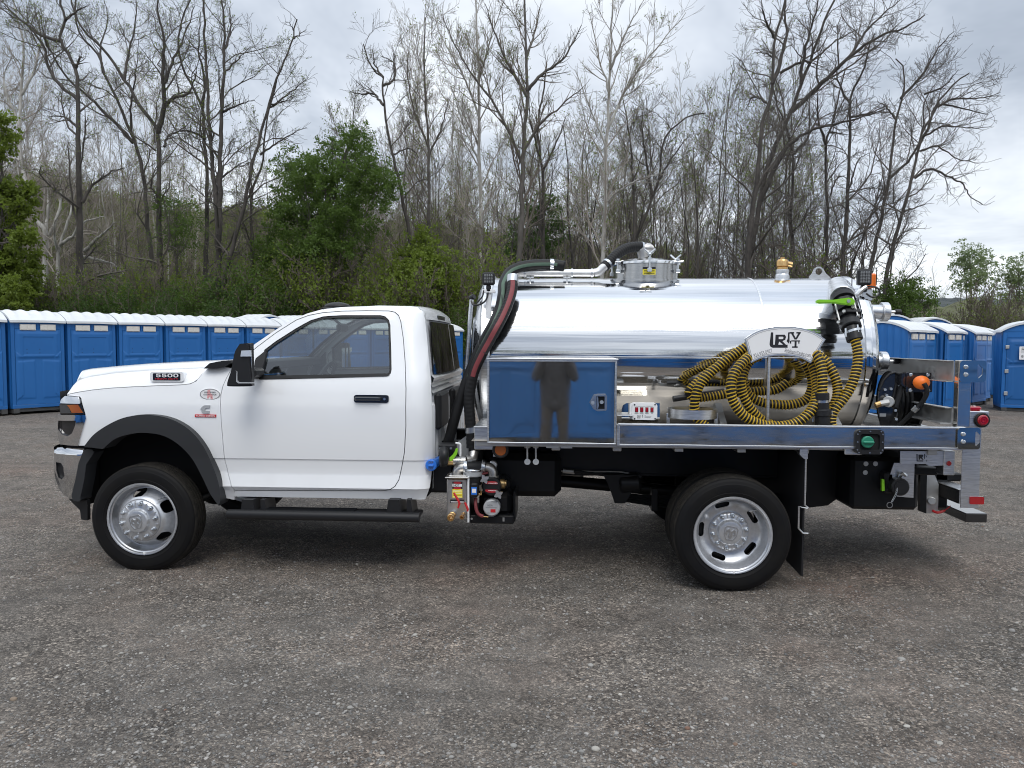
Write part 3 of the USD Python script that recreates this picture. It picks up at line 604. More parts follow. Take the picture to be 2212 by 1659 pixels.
TREES = [
 (dict(width=20, Y=27, look='dark', seed=1, bud=.45, label='tall dark crooked tree left, one straight trunk with a broken stub high up'), [('t1', [(418, 1600), (412, 1300), (410, 1000), (405, 700), (405, 500), (395, 380), (345, 270), (315, 200), (340, 100), (310, 0), (320, -120)], 1), ('t1', [(402, 515), (300, 430), (250, 350), (230, 250), (180, 170), (90, 90), (20, 30)], .45), ('t1', [(392, 350), (405, 320), (422, 290)], .4), ('t1', [(400, 660), (340, 610), (245, 600)], .35), ('t1', [(428, 1050), (480, 960), (580, 890), (640, 870)], .4), ('t1', [(318, 210), (230, 190), (120, 110), (40, 40), (10, 0)], .45), ('t1', [(335, 110), (380, 70), (450, 30)], .35)]),
 (dict(width=17, Y=28, look='dark', seed=2, bud=.45, label='dark tree forking in two at mid height, left of the four-stemmed cluster'), [('t1', [(835, 1520), (825, 1200), (822, 900), (818, 690), (730, 560), (650, 420), (540, 260), (430, 150), (390, 60), (400, -60)], 1), ('t1', [(820, 690), (850, 560), (845, 400), (850, 200), (815, 50), (825, -60)], .7), ('t1', [(848, 560), (890, 510), (980, 480), (1020, 370)], .55), ('t1', [(845, 440), (890, 330), (950, 200), (1010, 30)], .45), ('t1', [(645, 420), (660, 300), (700, 130), (705, 0)], .4), ('t1', [(850, 760), (880, 700), (930, 680), (985, 635)], .35)]),
 (dict(width=14, Y=30, look='dark', seed=3, bud=.5, label='thin dark tree leaning left over the low hill, its limbs fanning up left'), [('t1', [(800, 1450), (762, 1150), (742, 900), (690, 720), (600, 500), (540, 380), (510, 280), (420, 180), (380, 40), (360, -80)], 1), ('t1', [(690, 740), (600, 640), (500, 540), (420, 470), (330, 380), (250, 230), (200, 60)], .6), ('t1', [(540, 380), (520, 250), (560, 100), (540, 0)], .4), ('t1', [(680, 700), (680, 520), (700, 400), (720, 200)], .4)]),
 (dict(width=17, Y=27, look='dark', seed=4, bud=.45, label='straight double-stemmed dark tree left of the leaning tree'), [('t1', [(1130, 1560), (1135, 1300), (1125, 1100), (1105, 900), (1085, 650), (1075, 420), (1060, 200), (1055, 0), (1050, -100)], 1), ('t1', [(1135, 1300), (1140, 1000), (1145, 700), (1155, 450), (1165, 250), (1160, 80), (1145, 0), (1140, -80)], .8), ('t1', [(1155, 580), (1220, 550), (1320, 520)], .35), ('t1', [(1158, 380), (1230, 310), (1300, 240)], .3), ('t1', [(1150, 920), (1220, 870), (1300, 820)], .3), ('t1', [(1165, 250), (1195, 150), (1190, 40)], .4)]),
 (dict(width=14, Y=29, look='dark', seed=5, bud=.45, label='dark tree just behind the double-stemmed one, bending left at the top'), [('t1', [(1065, 1450), (1072, 1200), (1072, 900), (1060, 700), (1050, 560), (1000, 450), (945, 350), (925, 200), (960, 60), (1000, -30)], 1), ('t1', [(1050, 560), (1060, 400), (1030, 250), (1040, 60)], .5), ('t1', [(1065, 720), (980, 680), (900, 690), (860, 730)], .4), ('t1', [(1000, 480), (900, 490), (870, 560)], .3)]),
 (dict(width=14, Y=26.5, look='dark', seed=6, bud=.3, dens=.8, label='dark leaning tree, bare broken tip standing against the sky'), [('t1', [(1160, 1500), (1200, 1300), (1260, 1080), (1310, 850), (1370, 640), (1420, 450), (1480, 300), (1520, 200), (1522, 150), (1540, 100)], 1), ('t1', [(1520, 200), (1550, 180), (1588, 152)], .3), ('t1', [(1524, 160), (1500, 120), (1478, 110)], .2)]),
 (dict(width=11, Y=28.5, look='dark', seed=7, bud=.5, dens=1.1, label='slim dark tree right behind the leaning one, spreading right'), [('t1', [(1305, 1300), (1305, 1000), (1350, 880), (1372, 720), (1395, 560), (1430, 430), (1450, 350)], 1), ('t1', [(1385, 570), (1490, 490), (1560, 430), (1600, 400)], .5), ('t1', [(1350, 800), (1420, 750), (1520, 690), (1590, 660)], .45), ('t1', [(1400, 540), (1480, 520), (1550, 460)], .35)]),
 (dict(width=15, Y=32, look='pale', seed=8, style='crooked', label='white-barked twisting tree at the far left behind the dark trunk', bud=.1), [('t1', [(240, 1580), (236, 1300), (238, 1200), (180, 1120), (150, 1000), (110, 830), (100, 650), (112, 450), (122, 250), (90, 100), (60, -40)], 1), ('t1', [(238, 1230), (250, 1050), (240, 850), (250, 700)], .5), ('t1', [(255, 1220), (310, 1080), (322, 900), (350, 750)], .5), ('t1', [(110, 830), (60, 820), (0, 870)], .4), ('t1', [(100, 650), (40, 500), (20, 400), (70, 280)], .45), ('t1', [(105, 500), (170, 380), (210, 200), (180, 40)], .45)]),
 (dict(width=14, Y=31, look='pale', seed=9, style='crooked', dens=.7, label='white-limbed low tree with long pale boughs reaching right'), [('t1', [(300, 1500), (310, 1280), (345, 1180), (368, 1090), (385, 980)], 1), ('t1', [(315, 1270), (380, 1220), (420, 1160), (540, 1120)], .6), ('t1', [(440, 1300), (500, 1240), (560, 1190), (600, 1150)], .7), ('t1', [(430, 1330), (520, 1350), (590, 1370), (640, 1420)], .6), ('t1', [(300, 1300), (280, 1180), (320, 1080)], .5)]),
 (dict(width=13, Y=27, look='dark', seed=10, bud=.1, label='dark crooked tree bending left at its top, above the green tree'), [('t2', [(880, 1240), (850, 1080), (815, 900), (770, 700), (745, 540), (735, 440), (742, 400), (705, 380), (660, 300), (640, 230)], 1), ('t2', [(745, 545), (690, 490), (610, 485), (568, 475)], .5), ('t2', [(738, 445), (795, 415), (800, 330), (730, 290)], .5), ('t2', [(742, 400), (700, 340), (690, 260)], .4), ('t2', [(800, 800), (880, 770), (930, 820)], .35)]),
 (dict(width=12, Y=31, look='grey', seed=11, style='upright', bud=.3, dens=1.2, label='slender grey tree with fine upswept twigs, right of the crooked one'), [('t2', [(982, 1230), (976, 900), (975, 700), (960, 500), (955, 300), (960, 90)], 1), ('t2', [(975, 760), (900, 560), (870, 380), (880, 220)], .45), ('t2', [(976, 820), (1050, 640), (1090, 500)], .45)]),
 (dict(width=13, Y=29, look='pale', seed=12, style='upright', bud=.4, dens=1.2, label='tall pale-barked poplar, first of three, left of the tank pipe'), [('t2', [(1245, 1390), (1250, 1100), (1240, 800), (1240, 500), (1230, 200), (1225, 0), (1225, -150)], 1), ('t2', [(1240, 620), (1170, 420), (1050, 200), (1010, 80), (990, 0)], .45), ('t2', [(1238, 430), (1300, 200), (1350, 60), (1370, -60)], .4), ('t2', [(1240, 850), (1150, 620), (1090, 430)], .4)]),
 (dict(width=16, Y=28, look='grey', seed=13, style='upright', bud=.45, dens=1.25, label='tall grey poplar with a wide fan of limbs, in the middle of the picture'), [('t2', [(1445, 1380), (1456, 1200), (1466, 900), (1472, 700), (1490, 500), (1480, 200), (1475, 0), (1470, -160)], 1), ('t2', [(1465, 850), (1400, 700), (1330, 560), (1250, 450), (1150, 300), (1050, 90)], .5), ('t2', [(1488, 500), (1390, 330), (1310, 150), (1270, 20)], .5), ('t2', [(1490, 470), (1570, 380), (1680, 300), (1770, 130)], .5), ('t2', [(1470, 780), (1560, 640), (1650, 560), (1780, 450)], .45), ('t2', [(1482, 300), (1530, 150), (1560, 20)], .4)]),
 (dict(width=13, Y=30, look='dark', seed=14, style='sapling', bud=.2, dens=1.1, label='dark slim tree with leaf tufts behind the hose bend on the tank'), [('t2', [(1575, 1380), (1570, 1000), (1562, 850), (1545, 640), (1575, 450), (1590, 330)], 1), ('t2', [(1562, 850), (1510, 640), (1500, 480)], .5), ('t2', [(1566, 900), (1640, 740), (1690, 600)], .5)]),
 (dict(width=13, Y=28, look='pale', seed=15, style='upright', bud=.35, dens=1.2, label='white-barked tree rising behind the manway lid'), [('t3', [(204, 1260), (215, 1000), (220, 700), (235, 450), (245, 200), (250, 0), (255, -120)], 1), ('t3', [(220, 700), (130, 480), (70, 330)], .4), ('t3', [(240, 330), (330, 120), (400, 0)], .45), ('t3', [(225, 620), (330, 400), (470, 220), (600, 60)], .5), ('t3', [(235, 450), (180, 250), (140, 60)], .4), ('t3', [(235, 950), (330, 880), (540, 800)], .35)]),
 (dict(width=12, Y=31, look='dark', seed=16, style='crooked', bud=.1, dens=1.1, label='dark tree arching right above the manway lid'), [('t3', [(335, 1260), (400, 1050), (470, 850), (490, 680), (560, 590), (640, 550), (690, 540)], 1), ('t3', [(360, 1180), (350, 900), (332, 640), (300, 470)], .8), ('t3', [(440, 930), (400, 700), (390, 520)], .6), ('t3', [(470, 860), (540, 740), (620, 640)], .5)]),
 (dict(width=17, Y=27, look='dark', seed=17, bud=0, dens=1.15, label='tall dark tree with a straight left stem above the brass valve'), [('t3', [(895, 1330), (910, 1050), (940, 850), (965, 600), (1010, 420), (1022, 200), (1060, 60), (1075, 0), (1085, -120)], 1), ('t3', [(1012, 400), (1050, 300), (1082, 160), (1070, 60), (1080, -40)], .6), ('t3', [(985, 490), (940, 465), (905, 475), (890, 520)], .35), ('t3', [(1018, 270), (960, 250), (940, 255)], .25), ('t3', [(1020, 180), (980, 90), (960, 0)], .4)]),
 (dict(width=17, Y=28, look='dark', seed=18, bud=0, dens=1.15, label='big dark tree sweeping far right in long parallel limbs'), [('t3', [(905, 1300), (950, 980), (1000, 760), (1090, 560), (1150, 400), (1215, 220), (1260, 110), (1310, 0), (1350, -90)], 1), ('t3', [(1105, 530), (1230, 420), (1380, 270), (1530, 170), (1640, 130), (1740, 70)], .7), ('t3', [(955, 960), (1060, 730), (1160, 640), (1260, 600), (1400, 570), (1550, 520)], .7), ('t3', [(1050, 350), (1140, 300), (1210, 280), (1320, 190), (1420, 140)], .4), ('t3', [(1150, 400), (1165, 250), (1225, 40), (1240, -60)], .5), ('t3', [(1380, 270), (1460, 150), (1560, 50), (1650, -20)], .4)]),
 (dict(width=13, Y=31, look='dark', seed=19, bud=0, label='dark tree standing between the sweeping tree and the lifting eye'), [('t3', [(1110, 1320), (1102, 1000), (1112, 750), (1078, 610), (1040, 500), (1010, 400)], 1), ('t3', [(1110, 740), (1190, 640), (1250, 500)], .5)]),
 (dict(width=12, Y=30, look='dark', seed=20, bud=0, label='dark tree behind the lifting eye, forking like a Y'), [('t3', [(1270, 1310), (1275, 1050), (1266, 700), (1290, 620), (1330, 450), (1360, 330)], 1), ('t3', [(1268, 690), (1230, 560), (1225, 420)], .6), ('t3', [(1285, 630), (1370, 640)], .4), ('t3', [(1290, 930), (1330, 840), (1400, 880)], .4)]),
 (dict(width=14, Y=27.5, look='dark', seed=21, bud=0, dens=1.1, label='dark tree left of the rear work light with a crooked top'), [('t3', [(1345, 1320), (1368, 1000), (1380, 700), (1385, 480), (1440, 350), (1470, 250), (1500, 160)], 1), ('t3', [(1382, 560), (1480, 540), (1560, 500)], .45), ('t3', [(1375, 900), (1420, 770), (1470, 730)], .35), ('t3', [(1385, 490), (1330, 400), (1310, 280)], .45), ('t3', [(1380, 1010), (1320, 960)], .3)]),
 (dict(width=13, Y=26.5, look='dark', seed=22, bud=0, dens=1.2, label='dark tree behind the rear work light, first of the pair at the right'), [('t3', [(1480, 1300), (1530, 1050), (1570, 820), (1600, 590), (1640, 420), (1640, 330), (1600, 280)], 1), ('t3', [(1605, 570), (1565, 520), (1512, 480)], .45), ('t3', [(1572, 850), (1680, 740), (1730, 610), (1740, 480), (1800, 380)], .5), ('t3', [(1625, 470), (1740, 340), (1800, 230), (1880, 150)], .5), ('t3', [(1735, 450), (1830, 410), (1900, 330)], .35)]),
 (dict(width=13, Y=26, look='dark', seed=23, bud=0, dens=1.25, label='rightmost big dark tree, its limbs drooping right over the toilets'), [('t3', [(1545, 1400), (1600, 1130), (1650, 950), (1690, 800), (1722, 640), (1790, 520), (1850, 430), (1950, 350)], 1), ('t3', [(1705, 700), (1760, 600), (1800, 500), (1920, 520), (2040, 545)], .55), ('t3', [(1690, 850), (1760, 805), (1850, 840), (1920, 880), (1960, 940), (2015, 975)], .5), ('t3', [(1640, 1010), (1700, 985), (1740, 975)], .4), ('t3', [(1720, 660), (1830, 600), (1950, 610), (2060, 600)], .4), ('t3', [(1800, 510), (1870, 470), (2000, 470), (2100, 440)], .45), ('t3', [(1600, 1160), (1650, 1100), (1740, 1090)], .3), ('t3', [(1720, 720), (1800, 700), (1900, 760), (2000, 780)], .35)]),
 (dict(width=9, Y=28, look='dark', seed=24, bud=0, label='thin dark leaning stem between the lifting eye and the right pair'), [('t3', [(1385, 1320), (1450, 1130), (1500, 980), (1535, 850), (1542, 800)], 1), ('t3', [(1500, 980), (1540, 900), (1600, 860)], .4)]),
]
for kw, limbs in TREES: bare_tree(limbs, **kw)

# leafy trees and bushes ------------------------------------------------
def leafy(clumps, Y, stem, n, size, look, label, seed, name='leafy_tree', cat_='tree', group=None, dens=1.0, spread=1.0, twig='twig_dark'):
    """clumps: (zoom, x, y, radius in that zoom); stem: (zoom, [points], width)"""
    rng = np.random.default_rng(4000 + seed); C = []
    for zm, x, y, r in clumps:
        Yc = Y + rng.uniform(-1.0, 1.0) * spread; p = at(zm, x, y, Yc); rr_ = np.linalg.norm(at(zm, x + r, y, Yc) - p); C.append((p, rr_))
    zm, pts, wd = stem; s = ats(zm, pts, Y); r0 = wd / FD * (Y - CAM[1]) / 2
    s = np.vstack([[s[0][0], Y, -.1], s]); limbs = [(spline(s, 12), np.linspace(r0, r0 * .3, 12))]
    base = limbs[0][0][0].copy(); ms = [tube(limbs[0][0], limbs[0][1], 8, False)]
    for p, rr_ in C:
        i = rng.integers(4, 11); q = limbs[0][0][i]; mid = (q * .45 + p * .55) + [0, 0, -.2 * rr_]; b = spline([q, mid, p + [0, 0, rr_ * .5]], 8)
        limbs.append((b, np.linspace(r0 * .35, .012, 8)))
    br, tips = branches(limbs, rng, 'sapling', dens=.8 * dens, maxlen=1.6)
    vol = np.array([r ** 2 for _, r in C]); pick = rng.choice(len(C), n, p=vol / vol.sum())
    # leaves gather in sprays round sub-centres
    cs = np.array([p for p, _ in C])[pick]; rs = np.array([r for _, r in C])[pick]
    nsub = 60; sub = rng.standard_normal((len(C), nsub, 3)); sub *= .50
    k = rng.integers(0, nsub, n); pos = cs + sub[pick, k] * rs[:, None] * 1.22 * np.array([1, 1, .85]) + rng.standard_normal((n, 3)) * (rs * .12)[:, None] * np.array([1, 1, .7])
    t = xf(name, loc=base, label=label, cat=cat_, group=group); mv = lambda m: moved(m, -base)
    obj('trunk', mv(ms[0]), M['bark_dark'], t, smooth=True); obj('branches', mv(cat([tubes(np.stack([b for b, _ in limbs[1:]]), np.stack([r for _, r in limbs[1:]]), 5)] + br)), M[twig], t, smooth=False)
    obj('foliage', mv(leaves(pos, size, rng, .25)), M[look], t, smooth=False, kind='stuff')
    return t
leafy([('t2', *c) for c in ((320, 900, 110), (260, 860, 60), (430, 870, 90), (600, 690, 55), (570, 740, 70), (620, 830, 100), (700, 890, 100), (740, 980, 80), (280, 990, 100), (240, 1080, 90), (400, 1010, 130), (520, 940, 120), (350, 1130, 130), (500, 1110, 140), (630, 1030, 120), (200, 1170, 70), (300, 1270, 120), (450, 1250, 130), (570, 1190, 110), (390, 1370, 120), (530, 1340, 90), (480, 760, 60), (250, 1400, 110), (150, 1300, 90))], 27, ('t2', [(440, 1560), (440, 1250), (470, 1000), (560, 760)], 14), 60000, .105, 'leaf_green', 'full leafy green tree left of centre above the cab', 1, spread=2.0)
leafy([('t2', *c) for c in ((950, 1240, 60), (900, 1320, 75), (1000, 1320, 80), (870, 1420, 70), (980, 1420, 90), (1055, 1390, 55), (920, 1530, 90), (1040, 1520, 75), (820, 1540, 70))], 26.5, ('t2', [(1020, 1600), (1005, 1400), (985, 1260)], 7), 17000, .11, 'leaf_lime', 'yellow-green young tree behind the rear window of the cab', 2, spread=1.2)
leafy([('t1', *c) for c in ((10, 620, 40), (30, 700, 45), (0, 780, 50), (20, 1000, 70), (90, 990, 50), (140, 980, 40), (20, 1100, 80), (100, 1080, 60), (10, 1220, 100), (110, 1230, 60), (60, 1330, 90), (160, 1370, 50), (10, 1420, 90), (60, 1500, 80), (150, 1490, 50))], 24, ('t1', [(-30, 1600), (-40, 1200), (-20, 800), (0, 640)], 16), 26000, .13, 'leaf_lime', 'yellow-green leafy tree cut by the left edge of the picture', 3, spread=1.2)
leafy([('t1', *c) for c in ((900, 1070, 80), (970, 1110, 75), (920, 1160, 90), (850, 1060, 60), (1000, 1190, 70), (880, 1230, 80), (960, 1260, 80))], 28, ('t1', [(915, 1500), (910, 1250), (915, 1100)], 6), 5200, .085, 'leaf_green', 'small leafy green tree between the forked tree and the double stem', 4)
leafy([('t2', *c) for c in ((1500, 1230, 90), (1580, 1280, 80), (1640, 1180, 60), (1520, 1100, 60), (1610, 1060, 50), (1420, 1300, 60))], 33, ('t2', [(1560, 1400), (1550, 1200), (1560, 1050)], 7), 8000, .12, 'leaf_dark', 'dark green leafy tree behind the hose bend on the tank', 5)
leafy([('t3', *c) for c in ((1600, 1380, 70), (1680, 1390, 60), (1560, 1450, 60), (1650, 1460, 80), (1740, 1430, 60))], 26, ('t3', [(1630, 1520), (1630, 1400)], 6), 7000, .09, 'leaf_green', 'green bush beside the tank end behind the toilets', 6, 'leafy_bush', 'bush')
leafy([('t3', *c) for c in ((1950, 1210, 55), (1920, 1260, 60), (2010, 1260, 60), (1990, 1330, 60), (1930, 1350, 50))], 40, ('t3', [(1960, 1500), (1960, 1350), (1955, 1230)], 5), 5500, .12, 'leaf_pale', 'pale green feathery tree at the right against the sky', 7, twig='twig_grey')
leafy([('t3', *c) for c in ((2180, 1270, 60), (2230, 1330, 70), (2140, 1330, 50), (2190, 1400, 60))], 40, ('t3', [(2200, 1520), (2190, 1400), (2185, 1290)], 5), 4500, .12, 'leaf_pale', 'pale green feathery tree cut by the right edge', 8, twig='twig_grey')
# bushes: one prototype each of three kinds
def bush_proto(name, seed, n, size, look, h=2.2, w=1.7, twiggy=1.0):
    rng = np.random.default_rng(seed); P = proto(name); k = 16
    limbs = []
    for i in range(k):
        a = rng.uniform(0, 6.28); q = np.array([math.cos(a), math.sin(a), 0]); e = q * rng.uniform(.2, w * .8) + [0, 0, h * rng.uniform(.6, 1.0)]
        limbs.append((spline([q * .1, q * .25 * w + [0, 0, h * .35], e], 9), np.linspace(.022, .006, 9)))
    br, tips = branches(limbs, rng, 'sapling', dens=.8 * twiggy, maxlen=1.0)
    obj('stems', cat([tubes(np.stack([b for b, _ in limbs]), np.stack([r for _, r in limbs]), 4)] + br), M['twig_grey'], str(P.GetPath()), smooth=False)
    t = tips[rng.integers(0, len(tips), n)] + rng.standard_normal((n, 3)) * .12; t[:, 2] = np.abs(t[:, 2] - .05) + .05
    obj('foliage', leaves(t, size, rng, .2), M[look], str(P.GetPath()), smooth=False, kind='stuff')
bush_proto('bush_green', 51, 20000, .052, 'leaf_green'); bush_proto('bush_dark', 52, 22000, .052, 'leaf_dark'); bush_proto('bush_lime', 53, 9000, .05, 'leaf_lime'); bush_proto('bush_thin', 54, 2600, .045, 'leaf_lime', 2.6, 1.5, 1.4)
def sapling_proto(name, seed, h, look, bud, style='sapling', lean=.08, r=.05, stems=1):
    rng = np.random.default_rng(seed); P = proto(name); limbs = []
    for s in range(stems):
        a = rng.uniform(0, 6.28); q = np.array([math.cos(a), math.sin(a), 0]); hh = h * rng.uniform(.75, 1)
        p = np.array([q * .15 * s + q * lean * hh * t ** 1.4 + [0, 0, hh * t] + rng.standard_normal(3) * .12 * t for t in np.linspace(0, 1, 7)])
        limbs.append((spline(p, 14), np.linspace(r, .012, 14)))
    br, tips = branches(limbs, rng, style, dens=1.0, maxlen=h * .3)
    obj('trunk', cat([tube(b, rr_, 6, False) for b, rr_ in limbs]), M['bark_' + look], str(P.GetPath()), smooth=True)
    obj('crown', cat(br), M['twig_' + look], str(P.GetPath()), smooth=False)
    if bud:
        c = tips[rng.random(len(tips)) < bud]; obj('buds', leaves(np.repeat(c, 2, 0) + rng.standard_normal((2 * len(c), 3)) * .08, .08, rng), M['leaf_lime'], str(P.GetPath()), smooth=False, kind='stuff')
sapling_proto('sapling_dark', 61, 9, 'dark', 0, r=.06, stems=2); sapling_proto('sapling_grey', 62, 10, 'grey', .55, 'upright', r=.06); sapling_proto('sapling_budding', 63, 7, 'dark', .9, r=.045, stems=3); sapling_proto('thicket_stem', 64, 6, 'dark', .4, r=.035, stems=4, lean=.22)
sapling_proto('far_tree', 65, 15, 'grey', .3, 'upright', r=.055, stems=2); sapling_proto('far_tree_pale', 66, 16, 'pale', .12, 'upright', r=.055, stems=2)
rb = np.random.default_rng(8)
SCAT = []
MARKS = [(0, 'at the left edge'), (85, 'above the first whole toilet from the left'), (172, 'beside the trunk with the broken stub'), (225, 'above the second whole toilet'), (310, 'above the third whole toilet'), (400, 'above the bonnet'), (480, 'beside the double-stemmed trunk'), (560, 'above the windscreen foot'), (640, 'left of the cab roof lamp'), (715, 'above the cab roof lamp'), (800, 'above the middle of the cab roof'), (880, 'above the rear of the cab roof'), (960, 'above the gap behind the cab'), (1050, 'above the front work light'), (1130, 'above the hose bend'), (1220, 'above the top pipe'), (1310, 'left of the manway lid'), (1400, 'above the manway lid'), (1500, 'right of the manway lid'), (1600, 'above the hose sign'), (1690, 'above the brass valve'), (1770, 'above the lifting eye'), (1865, 'above the rear work light'), (1950, 'above the tank end'), (2040, 'above the hose reel'), (2120, 'above the tail post'), (2200, 'above the lettered toilet')]
ORD = ['leftmost', 'second', 'third', 'fourth', 'fifth', 'sixth']
def scatter(kind, n, px, Y, sc, lab, grp, catg, name):
    for i in range(n):
        y = rb.uniform(*Y); x = px[0] + (px[1] - px[0]) * (i + rb.uniform(.1, .9)) / n; p = Q(x, 744, y=y); s = rb.uniform(*sc)
        t = copy_of('/World/Kinds/' + kind, name, (p[0], y, -.05), rb.uniform(0, 6.28), (s, s, s * rb.uniform(.9, 1.15)), cat=catg, group=grp)
        SCAT.append((lab, min(MARKS, key=lambda m: abs(m[0] - x))[1], x, (s - sc[0]) / (sc[1] - sc[0]), t))
def label_scatter():
    by = {}
    for e in SCAT: by.setdefault((e[0], e[1]), []).append(e)
    for (lab, mark), es in by.items():
        es.sort(key=lambda e: e[2])
        for k, e in enumerate(es):
            size = ('taller' if e[3] > .5 else 'lower') if len(es) == 2 and (es[0][3] > .5) != (es[1][3] > .5) else ''
            w = ' '.join(x for x in (size, lab) if x)
            e[4].SetCustomDataByKey('label', f'{w}, {mark}' if len(es) == 1 or size else f'{ORD[k]} of {len(es)}: {w}, {mark}')
scatter('bush_dark', 12, (150, 700), (25, 27), (1.1, 1.9), 'dark green bush', 'dark bushes behind the left row of toilets', 'bush', 'green_bush')
scatter('bush_green', 16, (-60, 1010), (25, 29), (1.1, 2.3), 'mid-green bush', 'green bushes at the foot of the trees', 'bush', 'green_bush')
scatter('bush_lime', 24, (-60, 1020), (25, 31), (1.1, 2.4), 'thin yellow-green bush', 'yellow-green bushes among the trunks', 'bush', 'spring_bush')
scatter('bush_thin', 18, (-40, 1020), (25, 28), (1.2, 2.2), 'thin budding bush', 'thin budding bushes above the left toilets', 'bush', 'budding_bush')
scatter('bush_thin', 13, (1000, 1900), (27, 31), (1.1, 2.2), 'budding bush', 'budding bushes behind the tank', 'bush', 'budding_bush')
scatter('bush_thin', 16, (1850, 2260), (28, 40), (.9, 1.5), 'bare brown bush', 'brown bushes behind the right-hand toilets', 'bush', 'budding_bush')
scatter('sapling_dark', 16, (960, 1850), (28, 37), (.7, 1.15), 'thin dark sapling', 'dark saplings behind the tank', 'tree', 'bare_sapling')
scatter('sapling_budding', 15, (1000, 1840), (27, 34), (.7, 1.2), 'budding sapling', 'budding saplings behind the tank', 'tree', 'bare_sapling')
scatter('thicket_stem', 14, (1020, 1860), (27, 36), (.8, 1.3), 'thicket of leaning stems', 'thicket stems behind the tank', 'tree', 'bare_sapling')
scatter('sapling_grey', 16, (-40, 1000), (32, 42), (.8, 1.2), 'slim grey sapling', 'grey saplings between the left trees', 'tree', 'bare_sapling')
scatter('sapling_budding', 20, (0, 980), (28, 36), (.7, 1.1), 'budding sapling', 'budding saplings between the left trees', 'tree', 'bare_sapling')
scatter('sapling_dark', 9, (1840, 2230), (34, 48), (.5, .8), 'small bare sapling', 'small bare saplings at the right', 'tree', 'bare_sapling')
scatter('far_tree', 32, (-60, 1020), (38, 60), (.85, 1.25), 'hazy grey far tree', 'far grey trees', 'tree', 'far_bare_tree')
scatter('far_tree', 22, (960, 1780), (34, 52), (.85, 1.35), 'hazy grey far tree', 'far grey trees behind the tank', 'tree', 'far_bare_tree')
scatter('far_tree_pale', 10, (-60, 420), (36, 50), (.95, 1.25), 'tall pale-twigged far tree', 'pale far trees at the left', 'tree', 'far_bare_tree')
scatter('far_tree_pale', 10, (760, 1500), (36, 50), (.9, 1.25), 'tall pale-twigged far tree', 'pale far trees behind the green tree', 'tree', 'far_bare_tree')
scatter('sapling_dark', 6, (1150, 1640), (29, 36), (1.15, 1.6), 'tall dark sapling', 'tall dark saplings behind the manway', 'tree', 'bare_sapling')
label_scatter()
for i in range(14):
    s = rb.uniform(.8, 1.15); copy_of('/World/Kinds/far_tree', 'far_bare_tree', (30 + 9 * math.sin(i * 1.9) + rb.uniform(-2, 2), 21 - i * 2.7, -.05), rb.uniform(0, 6.28), s, label='bare grey tree right of the yard, seen only mirrored in the cab back window', cat='tree', group='bare trees seen mirrored in the cab back window')
for i in range(16):
    s = rb.uniform(1.0, 1.5); copy_of('/World/Kinds/' + ('bush_thin', 'bush_dark')[i % 2], 'green_bush', (-8.5 + i * 1.55 + rb.uniform(-.4, .4), -12.3 + rb.uniform(-.6, .6), -.05), rb.uniform(0, 6.28), s, label='green bush behind the mirrored row of toilets, seen only in the polished tank', cat='bush', group='green bushes seen mirrored in the tank')
# undergrowth: litter of twigs and weeds along the wood's edge
rng = np.random.default_rng(77); n = 6000; px = rng.uniform(-80, 2290, n); yy = rng.uniform(25, 30, n); b = np.array([Q(a, 744, y=c) for a, c in zip(px, yy)]); b[:, 2] = 0
d = rng.standard_normal((n, 3)) * .5 + [0, 0, .7]; d /= np.linalg.norm(d, axis=1, keepdims=True); L = rng.uniform(.5, 1.9, n)[:, None]
e = b + d * L + rng.standard_normal((n, 3)) * .2
obj('undergrowth', tubes(np.stack([b, (b + e) / 2 + rng.standard_normal((n, 3)) * .12, e], 1), np.repeat([[.012, .009, .005]], n, 0), 3), M['twig_grey'], smooth=False, kind='stuff', label='brown tangle of dead stems at the edge of the wood', cat='undergrowth')
# hills
M['hill'] = pm('wooded_hill', (.11, .125, .05), .95, col2=(.07, .065, .04), vscale=.35, bump=1.0, bscale=.6, bdist=1.5, detail=8.0)
M['hill_far'] = pm('far_hill', (.06, .07, .065), .95, col2=(.04, .05, .052), vscale=.08, bump=1.0, bscale=.3, bdist=2.0, detail=8.0)
def hill(name, crest, Y, depth, look, seed, rough=1.2, label=None):
    xs = np.linspace(crest[0][0], crest[-1][0], 160); top = [Q(x, np.interp(x, *np.array(crest).T), y=Y) for x in xs]
    top = np.array(top); k = 26; s = np.linspace(-1, 1, k); P = np.zeros((160, k, 3))
    for j in range(k):
        h = np.cos(s[j] * math.pi / 2) ** 1.3; P[:, j, 0] = top[:, 0]; P[:, j, 1] = Y + s[j] * depth; P[:, j, 2] = -.5 + (top[:, 2] + .5) * h
    P[..., 2] += rough * (meshkit.fbm(P * .35, 4, seed) - .5) * np.clip((P[..., 2] + .5) / 3, 0, 1) * 2
    return obj(name, grid_mesh(P, True), M[look], smooth=True, kind='structure', label=label)
hl = hill('hill', [(-500, 440), (-200, 415), (0, 428), (60, 428), (190, 452), (260, 482), (380, 506), (470, 518), (560, 522), (800, 545), (1000, 560), (1300, 600), (1700, 640), (2000, 668), (2500, 690)], 95, 42, 'hill', 3, 2.4, 'low wooded hill rising to the left behind the trees')
hill('hill', [(1500, 690), (1800, 668), (1980, 652), (2080, 646), (2212, 655), (2500, 640), (2900, 660)], 420, 120, 'hill_far', 4, 4.0, 'far dark wooded ridge at the right horizon')
